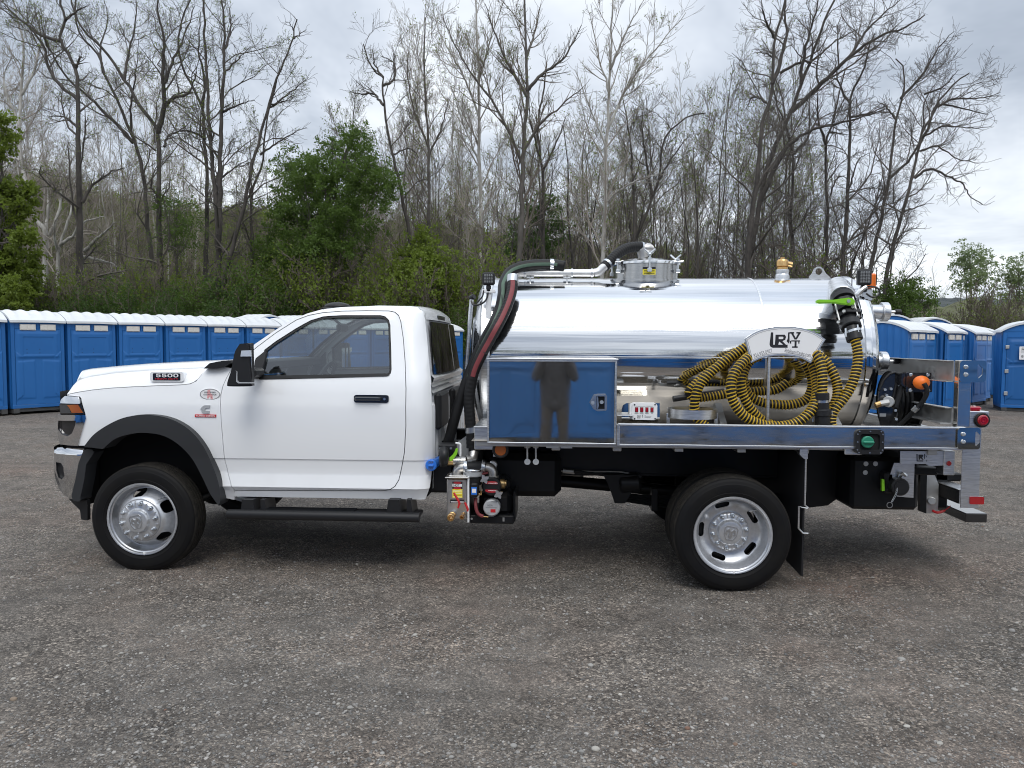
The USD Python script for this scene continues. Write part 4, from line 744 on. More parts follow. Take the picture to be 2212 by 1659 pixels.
# woods on the hill: one mass
rng = np.random.default_rng(5); n = 900; px = rng.uniform(-150, 1500, n); yy = 95 - rng.uniform(2, 40, n); HX = []
crest = np.array([(-500, 440), (-200, 415), (0, 428), (60, 428), (190, 452), (260, 482), (380, 506), (470, 518), (560, 522), (800, 545), (1000, 560), (1300, 600), (1700, 640), (2000, 668), (2500, 690)])
for a, c in zip(px, yy):
    p = Q(a, 744, y=c); ct = Q(106 * 0 + np.interp(p[0], [Q(q[0], 700, y=95)[0] for q in crest], crest[:, 0]), 700, y=95); zc = Q(np.interp(p[0], [Q(q[0], 700, y=95)[0] for q in crest], crest[:, 0]), np.interp(np.interp(p[0], [Q(q[0], 700, y=95)[0] for q in crest], crest[:, 0]), crest[:, 0], crest[:, 1]), y=95)[2]
    s = (c - 95) / 42; HX.append((p[0], c, -.5 + (zc + .5) * math.cos(s * math.pi / 2) ** 1.3 - .6))
W2 = UsdGeom.PointInstancer.Define(stage, '/World/hillside_wood'); meta(W2.GetPrim(), kind='stuff', label='spring wood covering the low hill at the left', cat='wood')
hb = []
for k, (nm_, look, cnt) in enumerate((('round_crown', 'leaf_lime', 900), ('brown_crown', 'twig_grey', 1500), ('green_crown', 'leaf_green', 900))):
    r2 = np.random.default_rng(90 + k); v = r2.standard_normal((cnt, 3)); v /= np.linalg.norm(v, axis=1, keepdims=True); v *= r2.random((cnt, 1)) ** .4
    hb.append(usdkit.mesh(stage, f'/World/hillside_wood/{nm_}', leaves(v * [1.5, 1.5, 1.9] + [0, 0, 2.2], .3 if look != 'twig_grey' else .5, r2, 0, .6 if look != 'twig_grey' else .12), M[look], smooth=False).GetPath())
W2.CreatePrototypesRel().SetTargets(hb); W2.CreateProtoIndicesAttr(Vt.IntArray.FromNumpy(rng.choice(3, n, p=[.42, .36, .22]).astype(np.int32)))
W2.CreatePositionsAttr(Vt.Vec3fArray.FromNumpy(np.array(HX, np.float32))); sc = rng.uniform(.7, 1.3, n)
W2.CreateScalesAttr(Vt.Vec3fArray.FromNumpy(np.repeat(sc[:, None], 3, 1).astype(np.float32)))
# ================================================================== the truck: cab
truck = xf('tank_truck', label='white flatbed truck with a polished aluminium vacuum tank and side toolbox', cat='truck')
ZP = np.array([(.45, .92), (.55, .945), (.60, .965), (.632, .992), (.66, .986), (.74, .970), (.836, .978), (.842, .986), (.95, .995), (1.1, 1.0), (1.24, .996), (1.30, .985), (1.38, .972), (1.43, .955), (1.90, .785), (1.945, .755), (1.975, .70), (2.05, .60)])
def xr(z): return 2.150 - .02 * np.clip((z - 1.2) / .25, 0, 1) - .070 * np.clip((z - 1.45) / .45, 0, 1.2)
def corner(x, x0=-.40, L=.60): return (1 - np.clip((x0 - np.asarray(x, float)) / L, 0, .985) ** 3) ** (1 / 3)
def yb(x, z):
    x, z = np.asarray(x, float), np.asarray(z, float)
    y = np.interp(z, ZP[:, 0], ZP[:, 1]); y = y * corner(x) - .012 * np.clip(-x, 0, 1)
    R = .10; d = np.clip(x - (xr(z) - R), 0, R * .999)
    return -(y - R + np.sqrt(R * R - d * d))
def side(zm, pts, off=0.0, yf=yb, n=5):
    out = []
    a, b, c, d = ZOOMS[zm]
    for p in pts:
        y = -.95
        for _ in range(n):
            w = Q(a + c * p[0], b + d * p[1], y=y); y = float(yf(w[0], w[2])) - off
        out.append((w[0], w[2]))
    return np.array(out)
def smooth_poly(pts, k=6):
    p = np.c_[np.asarray(pts), np.zeros(len(pts))]; q = spline(np.vstack([p, p[:1]]), len(p) * k); return Polygon(q[:-1, :2])
def off(d): return lambda x, z: yb(x, z) - d
def both(m): return [m, mirror_y(m)]
WP = M['white_paint']
door_front = [(130, 640), (88, 715), (55, 790), (42, 850), (38, 950), (44, 1060), (56, 1200), (75, 1380), (100, 1480), (150, 1612)]
door_z2 = door_front + [(700, 1614), (1340, 1614), (1385, 1606), (1425, 1580), (1455, 1530), (1480, 1420), (1500, 1310), (1511, 1100), (1512, 800), (1506, 600), (1490, 400), (1470, 265), (1455, 222), (1425, 196), (1380, 186), (1200, 184), (1000, 188), (850, 200), (740, 221), (640, 259), (480, 360), (330, 472), (200, 580)]
door_poly = Polygon(side(2, door_z2)).buffer(0)
win_z2 = [(396, 500), (480, 436), (640, 334), (700, 300), (760, 268), (860, 238), (1000, 229), (1310, 229), (1345, 238), (1368, 262), (1378, 300), (1385, 500), (1388, 650), (1382, 678), (1365, 690), (900, 706), (352, 718)]
win_poly = Polygon(side(2, win_z2)).buffer(0)
top_z2 = [(132, 602), (180, 556), (310, 447), (470, 338), (600, 258), (730, 203), (850, 170), (1000, 153), (1300, 141), (1560, 146)]
top_xz = side(2, top_z2)
zt = top_xz[-1][1]
rear = [(xr(zt - .015) - .045, zt - .008), (xr(zt - .05) - .008, zt - .04)] + [(float(xr(z)) - .0005, z) for z in (zt - .10, 1.7, 1.45, 1.2, .85)] + [(2.135, .64), (2.10, .548)]
sill = side(2, [(150, 1700)])[0]
cab_poly = Polygon(list(map(tuple, top_xz)) + rear + [(sill[0] - .0, .548)] + [tuple(p) for p in side(2, door_front)][::-1]).buffer(0)
shell = cab_poly.difference(door_poly.buffer(.006)).buffer(0)
cab = obj('cab', panel(shell, yb, .03, .06), WP, truck, smooth=32)
CP = str(cab.GetPath()); obj('cab_side', mirror_y(panel(shell, yb, .03, .06)), WP, CP, smooth=32)
# roof and windscreen: one skin from the scuttle over the roof to the back wall
line = np.vstack([top_xz, np.array(rear[:3])]); tt = np.gradient(line, axis=0); nn = np.stack([-tt[:, 1], tt[:, 0]], 1); nn /= np.linalg.norm(nn, axis=1)[:, None]
v = np.linspace(-1, 1, 41); bulge = np.interp(np.arange(len(line)), [0, 4, 6, 8, len(line) - 1], [.05, .035, .025, .02, .02])
SK = np.zeros((len(line), 41, 3))
for i, (p, n_) in enumerate(zip(line, nn)):
    e = -float(yb(p[0], p[1])); s = bulge[i] * (1 - np.abs(v) ** 2.6)
    SK[i, :, 0] = p[0] + n_[0] * s; SK[i, :, 1] = v * e; SK[i, :, 2] = p[1] + n_[1] * s
obj('roof', [grid_mesh(SK[6:], True)], WP, CP, smooth=40)
obj('windscreen', grid_mesh(SK[:7], True), M['glass'], CP, smooth=True)
obj('windscreen_edge', [tube(SK[6], .012, 6)] + [grid_mesh(np.stack([SK[:7, 0], SK[:7, 2]], 1), True), grid_mesh(np.stack([SK[:7, -3], SK[:7, -1]], 1), True)], M['black_plastic'], CP)
# back wall
zz = np.linspace(.62, zt - .05, 60); yy = np.linspace(-.89, .89, 61); Yg, Zg = np.meshgrid(yy, zz, indexing='ij'); lim = -np.array([float(yb(1.5, z)) for z in zz]) - .085
Yw = Yg / .89 * lim[None]
Xw = xr(Zg) + 0 * Yw
Xw += .012 * ((np.abs(Zg - 1.375) < .010) | (np.abs(Zg - 1.325) < .010)) + .014 * ((np.sin(Yw * 42) > .2) & (Zg < 1.24) & (Zg > .82)) + .03 * np.exp(-((Zg - 1.43) / .02) ** 2)
obj('back_wall', grid_mesh(np.stack([Xw, Yw, Zg], -1)), M['white_paint'], CP, smooth=25)
g0, g1 = Q(931, 804, x=2.2), Q(912.5, 690, x=2.14)
yy = np.linspace(-.75, .75, 25); zz = np.linspace(1.46, 1.86, 14); Yg, Zg = np.meshgrid(yy, zz, indexing='ij'); Yg = Yg * np.interp(Zg, [1.46, 1.86], [1.03, .86])
obj('back_window', grid_mesh(np.stack([2.138 - .048 * (Zg - 1.46) / .4 + .02 * (1 - (Yg / .8) ** 2), Yg, Zg], -1)), M['glass_dark'], CP, smooth=True)
obj('back_window_lining', grid_mesh(np.stack([2.130 - .048 * (Zg - 1.46) / .4 + .02 * (1 - (Yg / .8) ** 2), Yg, Zg], -1)), M['dark_void'], CP, smooth=True)
obj('stop_lamp', bx(xr(1.9) - .02, xr(1.9) + .022, -.2, .2, 1.885, 1.925, .008), M['lamp_dark'], CP)
for a, b in (((1765, 840), (1830, 1085)), ((1880, 800), (1930, 1010))):
    p, q = [Q(466.6 + .27082 * s[0], 622.1 + .27082 * s[1], x=2.17) for s in (a, b)]
    y0, y1 = sorted((p[1], q[1])); z0, z1 = sorted((p[2], q[2]))
    obj('back_vent', bx(2.145, 2.20, y0, y1, z0, z1, .02), M['black_plastic'], CP)
# doors
dp = door_poly.difference(win_poly.buffer(.012)).buffer(0)
def make_door(sg):
    mm = (lambda m: m) if sg < 0 else mirror_y
    d = obj('door', mm(panel(dp, yb, .05, .06)), WP, truck, smooth=32); D = str(d.GetPath())
    obj('window_frame', mm(panel(win_poly.buffer(.013).difference(win_poly.buffer(-.006)), off(-.006), .03, .08)), M['black_plastic'], D)
    obj('window', mm(panel(win_poly.buffer(.004), off(-.020), 0, .08)), M['glass'], D, smooth=True)
    strip = Polygon(side(2, [(352, 700), (900, 690), (1372, 680), (1385, 694), (1362, 704), (900, 716), (345, 728)])).buffer(0)
    obj('window_seal', mm(panel(strip, off(.006), .02, .1)), M['black_plastic'], D)
    sail = Polygon(side(2, [(402, 496), (396, 560), (352, 722), (300, 722), (312, 590), (322, 560)])).buffer(0)
    obj('mirror_mount', mm(panel(sail, off(.012), .03, .1)), M['black_plastic'], D)
    h = side(2, [(1103, 884), (1380, 884), (1240, 852), (1240, 915)]); yh = float(yb(*h[0]))
    a, b = h[0][0], h[1][0]; c, e = h[3][1], h[2][1]
    hh = obj('door_handle', [mm(moved(plate(rrect(a, b, c, e, .018), yh - .012, yh + .01), [0, 0, 0])), mm(bx(a + .012, b - .062, yh - .048, yh - .03, (c + e) / 2 - .010, e - .012, .008)), mm(bx(a + .012, a + .035, yh - .044, yh - .008, c + .016, e - .014, .006)), mm(bx(b - .075, b - .055, yh - .044, yh - .008, c + .016, e - .014, .006))], M['black_gloss'], D)
    obj('keyhole', mm(cyl((b - .03, yh - .018, (c + e) / 2), (b - .03, yh - .010, (c + e) / 2), .009)), M['zinc'], str(hh.GetPath())) if False else obj('keyhole', mm(cyl((b - .03, yh - .020, (c + e) / 2), (b - .03, yh - .010, (c + e) / 2), .009)), M['zinc'], D)
    obj('door_lining', [mm(panel(door_poly.buffer(-.05).difference(win_poly.buffer(.05)), off(-.09), .02, .15))], M['interior'], D)
make_door(-1); make_door(1)
# interior
obj('dashboard', [bx(.86, 1.10, -.80, .80, 1.12, 1.36, .05), bx(.95, 1.16, -.78, -.22, 1.28, 1.42, .06)], M['interior'], CP)
sw = ring((0, 0, 0), .19, .017, 'x', 36, 8); sw = turned(sw, .42, [0, 1, 0], [0, 0, 0]); sw = moved(sw, [1.18, -.42, 1.36])
obj('steering_wheel', [sw, moved(turned(bx(-.02, .03, -.06, .06, -.055, .055, .02), .42, [0, 1, 0], [0, 0, 0]), [1.17, -.42, 1.36]), cyl((1.18, -.58, 1.36), (1.18, -.26, 1.36), .014, 8), cyl((1.17, -.42, 1.36), (1.0, -.42, 1.25), .035, 12)], M['black_plastic'], CP)
obj('seat', [bx(1.45, 1.98, -.75, .75, .85, 1.06, .06), turned(bx(1.86, 2.02, -.75, .75, 1.0, 1.42, .06), .12, [0, 1, 0], [1.9, 0, 1.0])], M['interior'], CP)
obj('cab_floor', [bx(.62, 2.12, -.90, .90, .56, .60, .01), bx(.62, .80, -.88, .88, .6, 1.28, .02)], M['dark_void'], CP)
hl_ = SK[6:, 4:-4].copy(); hl_[..., 2] -= .035; obj('headliner', grid_mesh(hl_), M['interior_lt'], CP, smooth=True)
m0 = (SK[4, 20] + SK[5, 20]) / 2; obj('rear_view_mirror', [bx(m0[0] + .10, m0[0] + .14, -.13, .13, m0[2] - .13, m0[2] - .06, .02), cyl((m0[0] + .12, 0, m0[2] - .08), (m0[0] + .02, 0, m0[2]), .012, 8)], M['black_plastic'], CP)
# outside mirrors
mh = np.array([(w[0], w[2]) for w in ats(2, [(228, 446), (296, 440), (311, 466), (317, 600), (326, 700), (331, 756), (320, 777), (142, 778), (133, 752), (163, 660), (176, 590), (196, 500)], -1.20)])
mo = smooth_poly(mh, 4)
def make_mirror(sg):
    mm = (lambda m: m) if sg < 0 else mirror_y
    sc = lambda k: affinity.scale(mo, k, k)
    r = obj('side_mirror', [mm(plate(sc(.93), -1.30, -1.285)), mm(plate(mo.intersection(sbox(-9, -9, mh[:, 0].max() - .004, 9)), -1.285, -1.245)), mm(plate(mo.intersection(sbox(-9, -9, mh[:, 0].max() - .03, 9)), -1.245, -1.19)), mm(plate(mo.intersection(sbox(-9, -9, mh[:, 0].max() - .055, 9)), -1.19, -1.12)), mm(bx(mh[:, 0].mean() - .06, mh[:, 0].mean() + .03, -1.12, -.93, mh[:, 1].min() + .05, mh[:, 1].min() + .12, .02))], M['black_plastic'], truck); R_p = str(r.GetPath())
    a = np.array([(w[0], w[2]) for w in ats(2, [(205, 500), (280, 496), (284, 545), (200, 546)], -1.30)])
    obj('mirror_lamp', mm(plate(a, -1.309, -1.296)), M['clear_lamp'], R_p)
    b = np.array([(w[0], w[2]) for w in ats(2, [(160, 660), (168, 668), (163, 745), (180, 760), (316, 760), (318, 752), (186, 750), (172, 735), (172, 668)], -1.30)])
    obj('mirror_trim', mm(plate(b, -1.308, -1.296)), M['silver_label'], R_p)
    obj('mirror_glass', mm(turned(bx(mh[:, 0].max() - .014, mh[:, 0].max() - .008, -1.28, -1.12, mh[:, 1].min() + .05, mh[:, 1].max() - .05, .002), .30, [0, 0, 1], [mh[:, 0].max(), -1.28, 0])), M['chrome'], R_p)
make_mirror(-1); make_mirror(1)
# front wings
shut = side(1, [(556, 815), (640, 797), (760, 778), (900, 763), (1100, 751), (1300, 742), (1500, 735), (1580, 726), (1630, 702), (1690, 628)])
arch_out = side(7, [(318, 582), (400, 482), (520, 400), (650, 342), (800, 319), (950, 330), (1080, 372), (1200, 452), (1300, 572), (1380, 722), (1432, 880), (1466, 1020)], .03)
arch_out = spline(np.c_[arch_out, np.zeros(len(arch_out))], 44)[:, :2]
wing = Polygon(list(map(tuple, shut - [0, .004])) + [tuple(side(1, [(1720, 605)])[0]), tuple(side(1, [(1860, 590)])[0])] + [tuple(p - [.005, 0]) for p in side(2, door_front)[:10]] + [tuple(side(2, [(146, 1690)])[0])] + [tuple(p) for p in arch_out[::-1]] + [tuple(p) for p in side(7, [(252, 578), (318, 340), (275, 182), (262, 170), (158, 160)])]).buffer(0)
wg = obj('front_wing', panel(wing, yb, .03, .05), WP, truck, smooth=32); obj('front_wing', mirror_y(panel(wing, yb, .03, .05)), WP, truck, smooth=32)
WGP = str(wg.GetPath())
arch_in = side(7, [(462, 604), (560, 522), (680, 482), (800, 470), (950, 490), (1080, 560), (1200, 682), (1290, 832), (1362, 964), (1448, 1062)], .05)
sm2 = lambda a, n=40: spline(np.c_[a, np.zeros(len(a))], n)[:, :2]
arch_in = sm2(arch_in); fl = Polygon(list(map(tuple, arch_out)) + list(map(tuple, arch_in[::-1]))).buffer(0)
def flare_y(x, z):
    x, z = np.asarray(x, float), np.asarray(z, float); c = arch_out.mean(0) * 0 + [0.02, .62]
    r = np.hypot(x - .02, z - .56); return yb(x, np.maximum(z, .86)) - .012 - .05 * np.clip((.80 - r) / .12, 0, 1) ** .7
lower = Polygon(side(7, [(296, 612), (262, 720), (232, 850), (224, 980), (240, 1022), (312, 1032), (300, 1000), (302, 860), (326, 730), (395, 612)], .02)).buffer(-.018).buffer(.018)
for mm in (lambda m: m, mirror_y):
    obj('wheel_arch_flare', mm(panel(fl, flare_y, .16, .04)), M['flare_plastic'], truck, smooth=35)
    obj('wheel_arch_flare', mm(panel(lower, lambda x, z: yb(x, np.maximum(z, .86)) - .02, .14, .05)), M['flare_plastic'], truck, smooth=35)
obj('arch_liner', [bx(-.60, .66, -.60, .60, .50, 1.28, .02), bx(-.62, .70, -.9, .9, 1.14, 1.17, 0), bx(-.66, -.60, -.80, .80, .42, 1.17, 0), bx(.66, .72, -.93, .93, .55, 1.17, 0), bx(-.60, .60, -.86, .86, 1.165, 1.22, 0)], M['dark_void'], truck)
# bonnet
sil = np.array([(w[0], w[2]) for w in ats(1, [(566, 770), (600, 710), (680, 674), (800, 641), (1000, 593), (1200, 571), (1400, 553), (1600, 541), (1800, 531), (1930, 526)], -.35)])
crs = side(1, [(562, 790), (600, 712), (700, 680), (900, 648), (1200, 624), (1500, 611), (1720, 600)])
xs = np.linspace(shut[0][0], .60, 44); zs = np.interp(xs, shut[:, 0], shut[:, 1]); zc = np.maximum(np.interp(xs, crs[:, 0], crs[:, 1]), zs + .012); ztp = np.maximum(np.interp(xs, sil[:, 0], sil[:, 1]), zc + .01)
vv = np.linspace(-1, 1, 57); HB = np.zeros((len(xs), 57, 3))
for i, x in enumerate(xs):
    e = -float(yb(x, zs[i])); a = np.abs(vv)
    HB[i, :, 0] = x - .16 * (1 - a ** 2) * np.clip((.1 - x) / .7, 0, 1); HB[i, :, 1] = vv * e
    HB[i, :, 2] = np.where(a > .9, zs[i] + (zc[i] - zs[i]) * np.clip((1 - a) / .1, 0, 1) ** .55, np.where(a > .62, zc[i] + (ztp[i] - zc[i]) * (.5 - .5 * np.cos((.9 - a) / .28 * math.pi)) , ztp[i]))
nose = HB[0].copy(); nose2 = nose.copy(); nose2[:, 2] = zs[0] - .03; nose2[:, 0] += .04
bn = obj('bonnet', [grid_mesh(HB, True), grid_mesh(np.stack([nose2, nose]), True)], WP, truck, smooth=24); BP = str(bn.GetPath())
cw = np.array(side(1, [(1715, 600), (1770, 556), (1850, 540), (1960, 530), (1940, 552), (1880, 585), (1800, 602)]))
obj('scuttle', [plate(cw, -.98, -.80), plate(cw, .80, .98), bx(.50, .80, -.8, .8, cw[:, 1].min() - .02, cw[:, 1].max() - .012, .01)], M['black_plastic'], truck)
obj('wiper', [tube(ats(1, [(1740, 592), (1830, 562), (1900, 540)], -.86), .008, 6)], M['black_plastic'], truck)
# badges on the wing and bonnet side
def badge_plate(zm, x0, x1, y0, y1, r, o, th=.006):
    p = side(zm, [(x0, (y0 + y1) / 2), (x1, (y0 + y1) / 2), ((x0 + x1) / 2, y0), ((x0 + x1) / 2, y1)]); return p[0][0], p[1][0], p[3][1], p[2][1], float(yb(*p.mean(0))) - o
a, b, c, e, y = badge_plate(1, 1256, 1534, 628, 710, 0, .004)
y = min(float(yb(x_, z_)) for x_ in (a, b) for z_ in (c, e)) - .004
bdg = obj('model_badge', plate(rrect(a, b, c, e, .018), y - .004, y + .05), WP, BP); BD = BP
obj('badge_field', plate(rrect(a + .024, b - .024, c + .010, e - .010, .008), y - .007, y - .003), M['black_gloss'], BD)
obj('badge_lettering', [text('5500', .021, 0, 0, 0, .003, True, width=(b - a) * .64)], M['white_label'], BD) if False else obj('badge_lettering', [moved(text('5500', .024, 0, 0, 0, .003, True, width=(b - a) * .66), [a + (b - a) * .17, y - .0075, c + (e - c) * .47])], M['white_label'], BD)
obj('badge_small_lettering', [moved(text('HEAVY DUTY', .012, 0, 0, 0, .002, True, width=(b - a) * .68), [a + (b - a) * .16, y - .0075, c + (e - c) * .2])], M['red_lettering'], BD)
p = side(1, [(1745, 815), (1660, 815), (1745, 863)]); y = float(yb(*p[0])) - .002; ex, ez = p[0][0] - p[1][0], p[0][1] - p[2][1]
ell = affinity.scale(Point(0, 0).buffer(1, 24), ex, ez); ell = affinity.translate(ell, *p[0])
st = obj('round_sticker', [plate(ell, y - .004, y + .02)], M['white_label'], WGP); SP = WGP
obj('sticker_ring', plate(affinity.scale(ell, .97, .96).difference(affinity.scale(ell, .92, .88)), y - .005, y - .003), M['grey_ink'], SP)
obj('sticker_map', plate(affinity.translate(Polygon([(-.020, -.03), (-.016, .030), (.004, .034), (.004, .012), (.020, -.004), (.024, -.034), (.008, -.036), (.002, -.012), (-.008, -.03)]), p[0][0] - .002, p[0][1]), y - .0052, y - .0035), M['pale_red'], SP)
obj('sticker_lettering', [text('CERTIFIED', .009, p[0][0], p[0][1] + .010, y - .0045, .001, True, width=ex * 1.1, center=True), text('CLEAN IDLE', .009, p[0][0], p[0][1] - .006, y - .0045, .001, True, width=ex * 1.25, center=True), text('C', .009, p[0][0] + .012, p[0][1] - .026, y - .0045, .001, True, center=True)], M['grey_ink'], SP)
p = side(1, [(1665, 940), (1745, 940), (1705, 905), (1705, 975)]); y = float(yb(*p.mean(0))) - .002; w_, h_ = p[1][0] - p[0][0], p[2][1] - p[3][1]
cp = Polygon([(1.0, 1.0), (.45, 1.0), (.15, .78), (0, .52), (.16, .46), (.12, .22), (.30, 0), (.95, 0), (.95, .32), (.55, .32), (.45, .45), (.52, .6), (.66, .68), (.95, .66)])
obj('engine_emblem', plate(Polygon([(p[0][0] + q[0] * w_, p[3][1] + q[1] * h_) for q in cp.exterior.coords]), y - .006, y + .02), M['silver_label'], WGP)
p = side(1, [(1620, 993), (1795, 993), (1700, 982), (1700, 1004)]); obj('engine_badge', plate(sbox(p[0][0], p[3][1], p[1][0], p[2][1]), y - .006, y + .02), M['red'], WGP)
obj('engine_badge_lettering', text('TURBO DIESEL', .009, p[0][0] + .006, p[3][1] + .005, y - .0065, .001, True, width=(p[1][0] - p[0][0]) - .012), M['white_label'], WGP)
# face: headlamps, grille, bumper
def face_piece(name, pts, mat, o, th=.03, parent=None, rnd=0.0):
    g = Polygon(side(7, pts)).buffer(0)
    if rnd: g = g.buffer(-rnd).buffer(rnd)
    out = None
    for mm in (lambda m: m, mirror_y):
        r = obj(name, mm(panel(g, off(o), th, .03)), mat, parent or truck, smooth=35); out = out or r
    return out
face_piece('headlamp_trim', [(112, 214), (120, 192), (152, 164), (258, 172), (268, 190), (276, 230), (112, 224)], M['chrome'], .016, rnd=.004)
face_piece('headlamp', [(98, 230), (276, 232), (290, 268), (306, 318), (106, 320)], M['black_gloss'], .006, rnd=.005)
face_piece('headlamp_lens', [(106, 236), (160, 238), (184, 268), (200, 306), (112, 306)], M['lamp_dark'], .012)
face_piece('turn_lamp', [(164, 240), (254, 236), (268, 262), (296, 305), (204, 304), (186, 266)], M['amber'], .012)
lamp_hole = [(90, 370), (236, 370), (230, 412), (205, 474), (168, 500), (120, 484), (88, 440)]
g = Polygon(side(7, [(84, 322), (316, 322), (320, 352), (254, 580), (104, 566), (88, 500), (82, 380)])).buffer(0)
hole = Polygon(side(7, lamp_hole)).buffer(0)
for mm in (lambda m: m, mirror_y):
    obj('lamp_surround', mm(panel(g.difference(hole), off(.008), .04, .03)), M['chrome'], truck, smooth=35)
    obj('lower_lamp', mm(panel(hole.buffer(.004), off(-.008), .02, .03)), M['black_gloss'], truck, smooth=35)
    obj('bumper_gap', mm(panel(Polygon(side(7, [(104, 562), (330, 574), (330, 604), (100, 600)])).buffer(0), off(-.03), .02, .05)), M['dark_void'], truck)
def yb2(x, z): 
    x, z = np.asarray(x, float), np.asarray(z, float)
    return -(.985 * corner(x, -.36, .68) - .05 * np.clip((.72 - z) / .25, 0, 1) - .02 * np.clip((z - .875) / .02, 0, 1))
bm = Polygon(side(7, [(54, 612), (76, 596), (120, 590), (302, 604), (290, 634), (258, 730), (230, 850), (222, 1022), (176, 1016), (128, 985), (88, 930), (62, 850), (50, 700)], 0, yb2)).buffer(0)
fog = Polygon(side(7, [(66, 714), (108, 722), (128, 756), (138, 830), (114, 858), (86, 842), (68, 780)], 0, yb2)).buffer(0)
dam = Polygon(side(7, [(170, 1018), (222, 1024), (322, 1034), (327, 1198), (276, 1192), (264, 1112), (212, 1062)], 0, yb2)).buffer(0)
for mm in (lambda m: m, mirror_y):
    b_ = obj('front_bumper', mm(panel(bm.difference(fog), yb2, .05, .03)), M['chrome'], truck, smooth=35)
    obj('fog_lamp_recess', mm(panel(fog.buffer(.004), lambda x, z: yb2(x, z) + .02, .02, .03)), M['black_plastic'], str(b_.GetPath()), smooth=35)
    obj('air_dam', mm(panel(dam, lambda x, z: yb2(x, z) - .0, .04, .05)), M['black_plastic'], truck, smooth=35)
def plan(xedge, L, x0, ymax, z0, z1, n=31, bow=0.0):
    y = np.linspace(-1, 1, n) * ymax; x = xedge - bow * (1 - (y / ymax) ** 2) ** .8
    return grid_mesh(np.stack([np.stack([x, y, np.full(n, z0)], 1), np.stack([x, y, np.full(n, z1)], 1)]))
xe = bm.bounds[0]; ye = -float(yb2(xe + .004, .75))
obj('front_bumper', [plan(xe + .004, 0, 0, ye, .60, .895, bow=.16), plan(xe + .004, 0, 0, ye, .895, .90, bow=.16)], M['chrome'], truck, smooth=True)
xe2 = g.bounds[0] + .004; ye2 = -float(yb(xe2, 1.1))
gr = obj('grille', [plan(xe2 + .02, 0, 0, ye2, .90, shut[0][1] + .02, bow=.12)], M['black_plastic'], truck, smooth=True)
obj('grille_bar', [plan(xe2 - .0, 0, 0, ye2 * .8, z_, z_ + .025, bow=.14) for z_ in (1.0, 1.08, 1.16, 1.24)], M['chrome'], str(gr.GetPath()), smooth=True)
obj('roof_lamp', ball((float(top_xz[5][0]) + .02, -.05, 2.0), .07, 2, (1.6, 1, .55)), M['black_plastic'], truck, smooth=True)
# step under the door
s0, s1 = at(0, 487, 1104, -1.05), at(0, 905, 1127, -1.05)
stp = obj('running_board', [tube([(s0[0], -1.03, (s0[2] + s1[2]) / 2), (s0[0] + .01, -1.03, (s0[2] + s1[2]) / 2), (s1[0], -1.03, (s0[2] + s1[2]) / 2)], [.02, .036, .036], 14), bx(s0[0] + .15, s1[0], -1.02, -.86, s1[2] + .018, s0[2] - .004, .01)], M['black_plastic'], truck)
obj('step_tread', bx(*[at(0, x_, 1100, -1.0)[0] for x_ in (575, 765)], -1.05, -.90, s0[2] - .006, s0[2] + .006, .003), M['frame_black'], str(stp.GetPath()))
for x_ in (540, 852): 
    q = at(0, x_, 1090, -.95); obj('step_bracket', [plate([(q[0] - .05, q[2] - .08), (q[0] + .07, q[2] - .08), (q[0] + .05, q[2] + .05), (q[0] - .03, q[2] + .05)], -1.02, -.80), plate([(q[0] + .10, q[2] - .08), (q[0] + .15, q[2] - .08), (q[0] + .13, q[2] + .05), (q[0] + .10, q[2] + .05)], -1.0, -.8)], M['black_plastic'], str(stp.GetPath()))

# ------------------------------------------------------------------ wheels
def rev(prof, n=72):
    return manifold3d.CrossSection([np.asarray(prof, float)], manifold3d.FillRule.NonZero).revolve(n)
def to_y(m, y0, sg, x, z):
    """turns an object built round z (outward = +z) so that outward faces -y (sg=-1) or +y, at x, y0, z"""
    q = m.to_mesh() if hasattr(m, 'to_mesh') else None
    v = np.asarray(q.vert_properties)[:, :3] if q is not None else np.asarray(m.vertices); f = np.asarray(q.tri_verts) if q is not None else np.asarray(m.faces)
    w = np.stack([v[:, 0] + x, y0 + sg * v[:, 2], v[:, 1] + z], 1)
    return trimesh.Trimesh(w, f if sg < 0 else f[:, ::-1], process=False)
RT, ZW = .404, .386
def tyre_meshes():
    s = [(.255, -.09), (.255, .09), (.262, .100), (.270, .104), (.272, .101), (.292, .111), (.296, .1125), (.298, .1105), (.33, .1145), (.355, .111), (.358, .1085), (.374, .104), (.378, .1015), (.388, .094), (.394, .088)]
    sw = lathe(s + [(r, -a) for r, a in s[::-1][:-2]], 96)
    prof = [(.394, .088), (.401, .078)]
    for g_ in (.052, .018, -.018, -.052): prof += [(.404, g_ + .0062), (.394, g_ + .0055), (.394, g_ - .0055), (.404, g_ - .0062)]
    prof += [(.401, -.078), (.394, -.088)]
    tr = lathe(prof, 96); n = 150
    return sw, tr
SWm, TRm = tyre_meshes()
LET = []
def emblem(z0, s=.046):
    out = [plate(Polygon([(-.62, 1), (.62, 1), (1, .62), (.86, -.45), (.45, -1), (-.45, -1), (-.86, -.45), (-1, .62)]).buffer(0), 0, .003)]
    return out
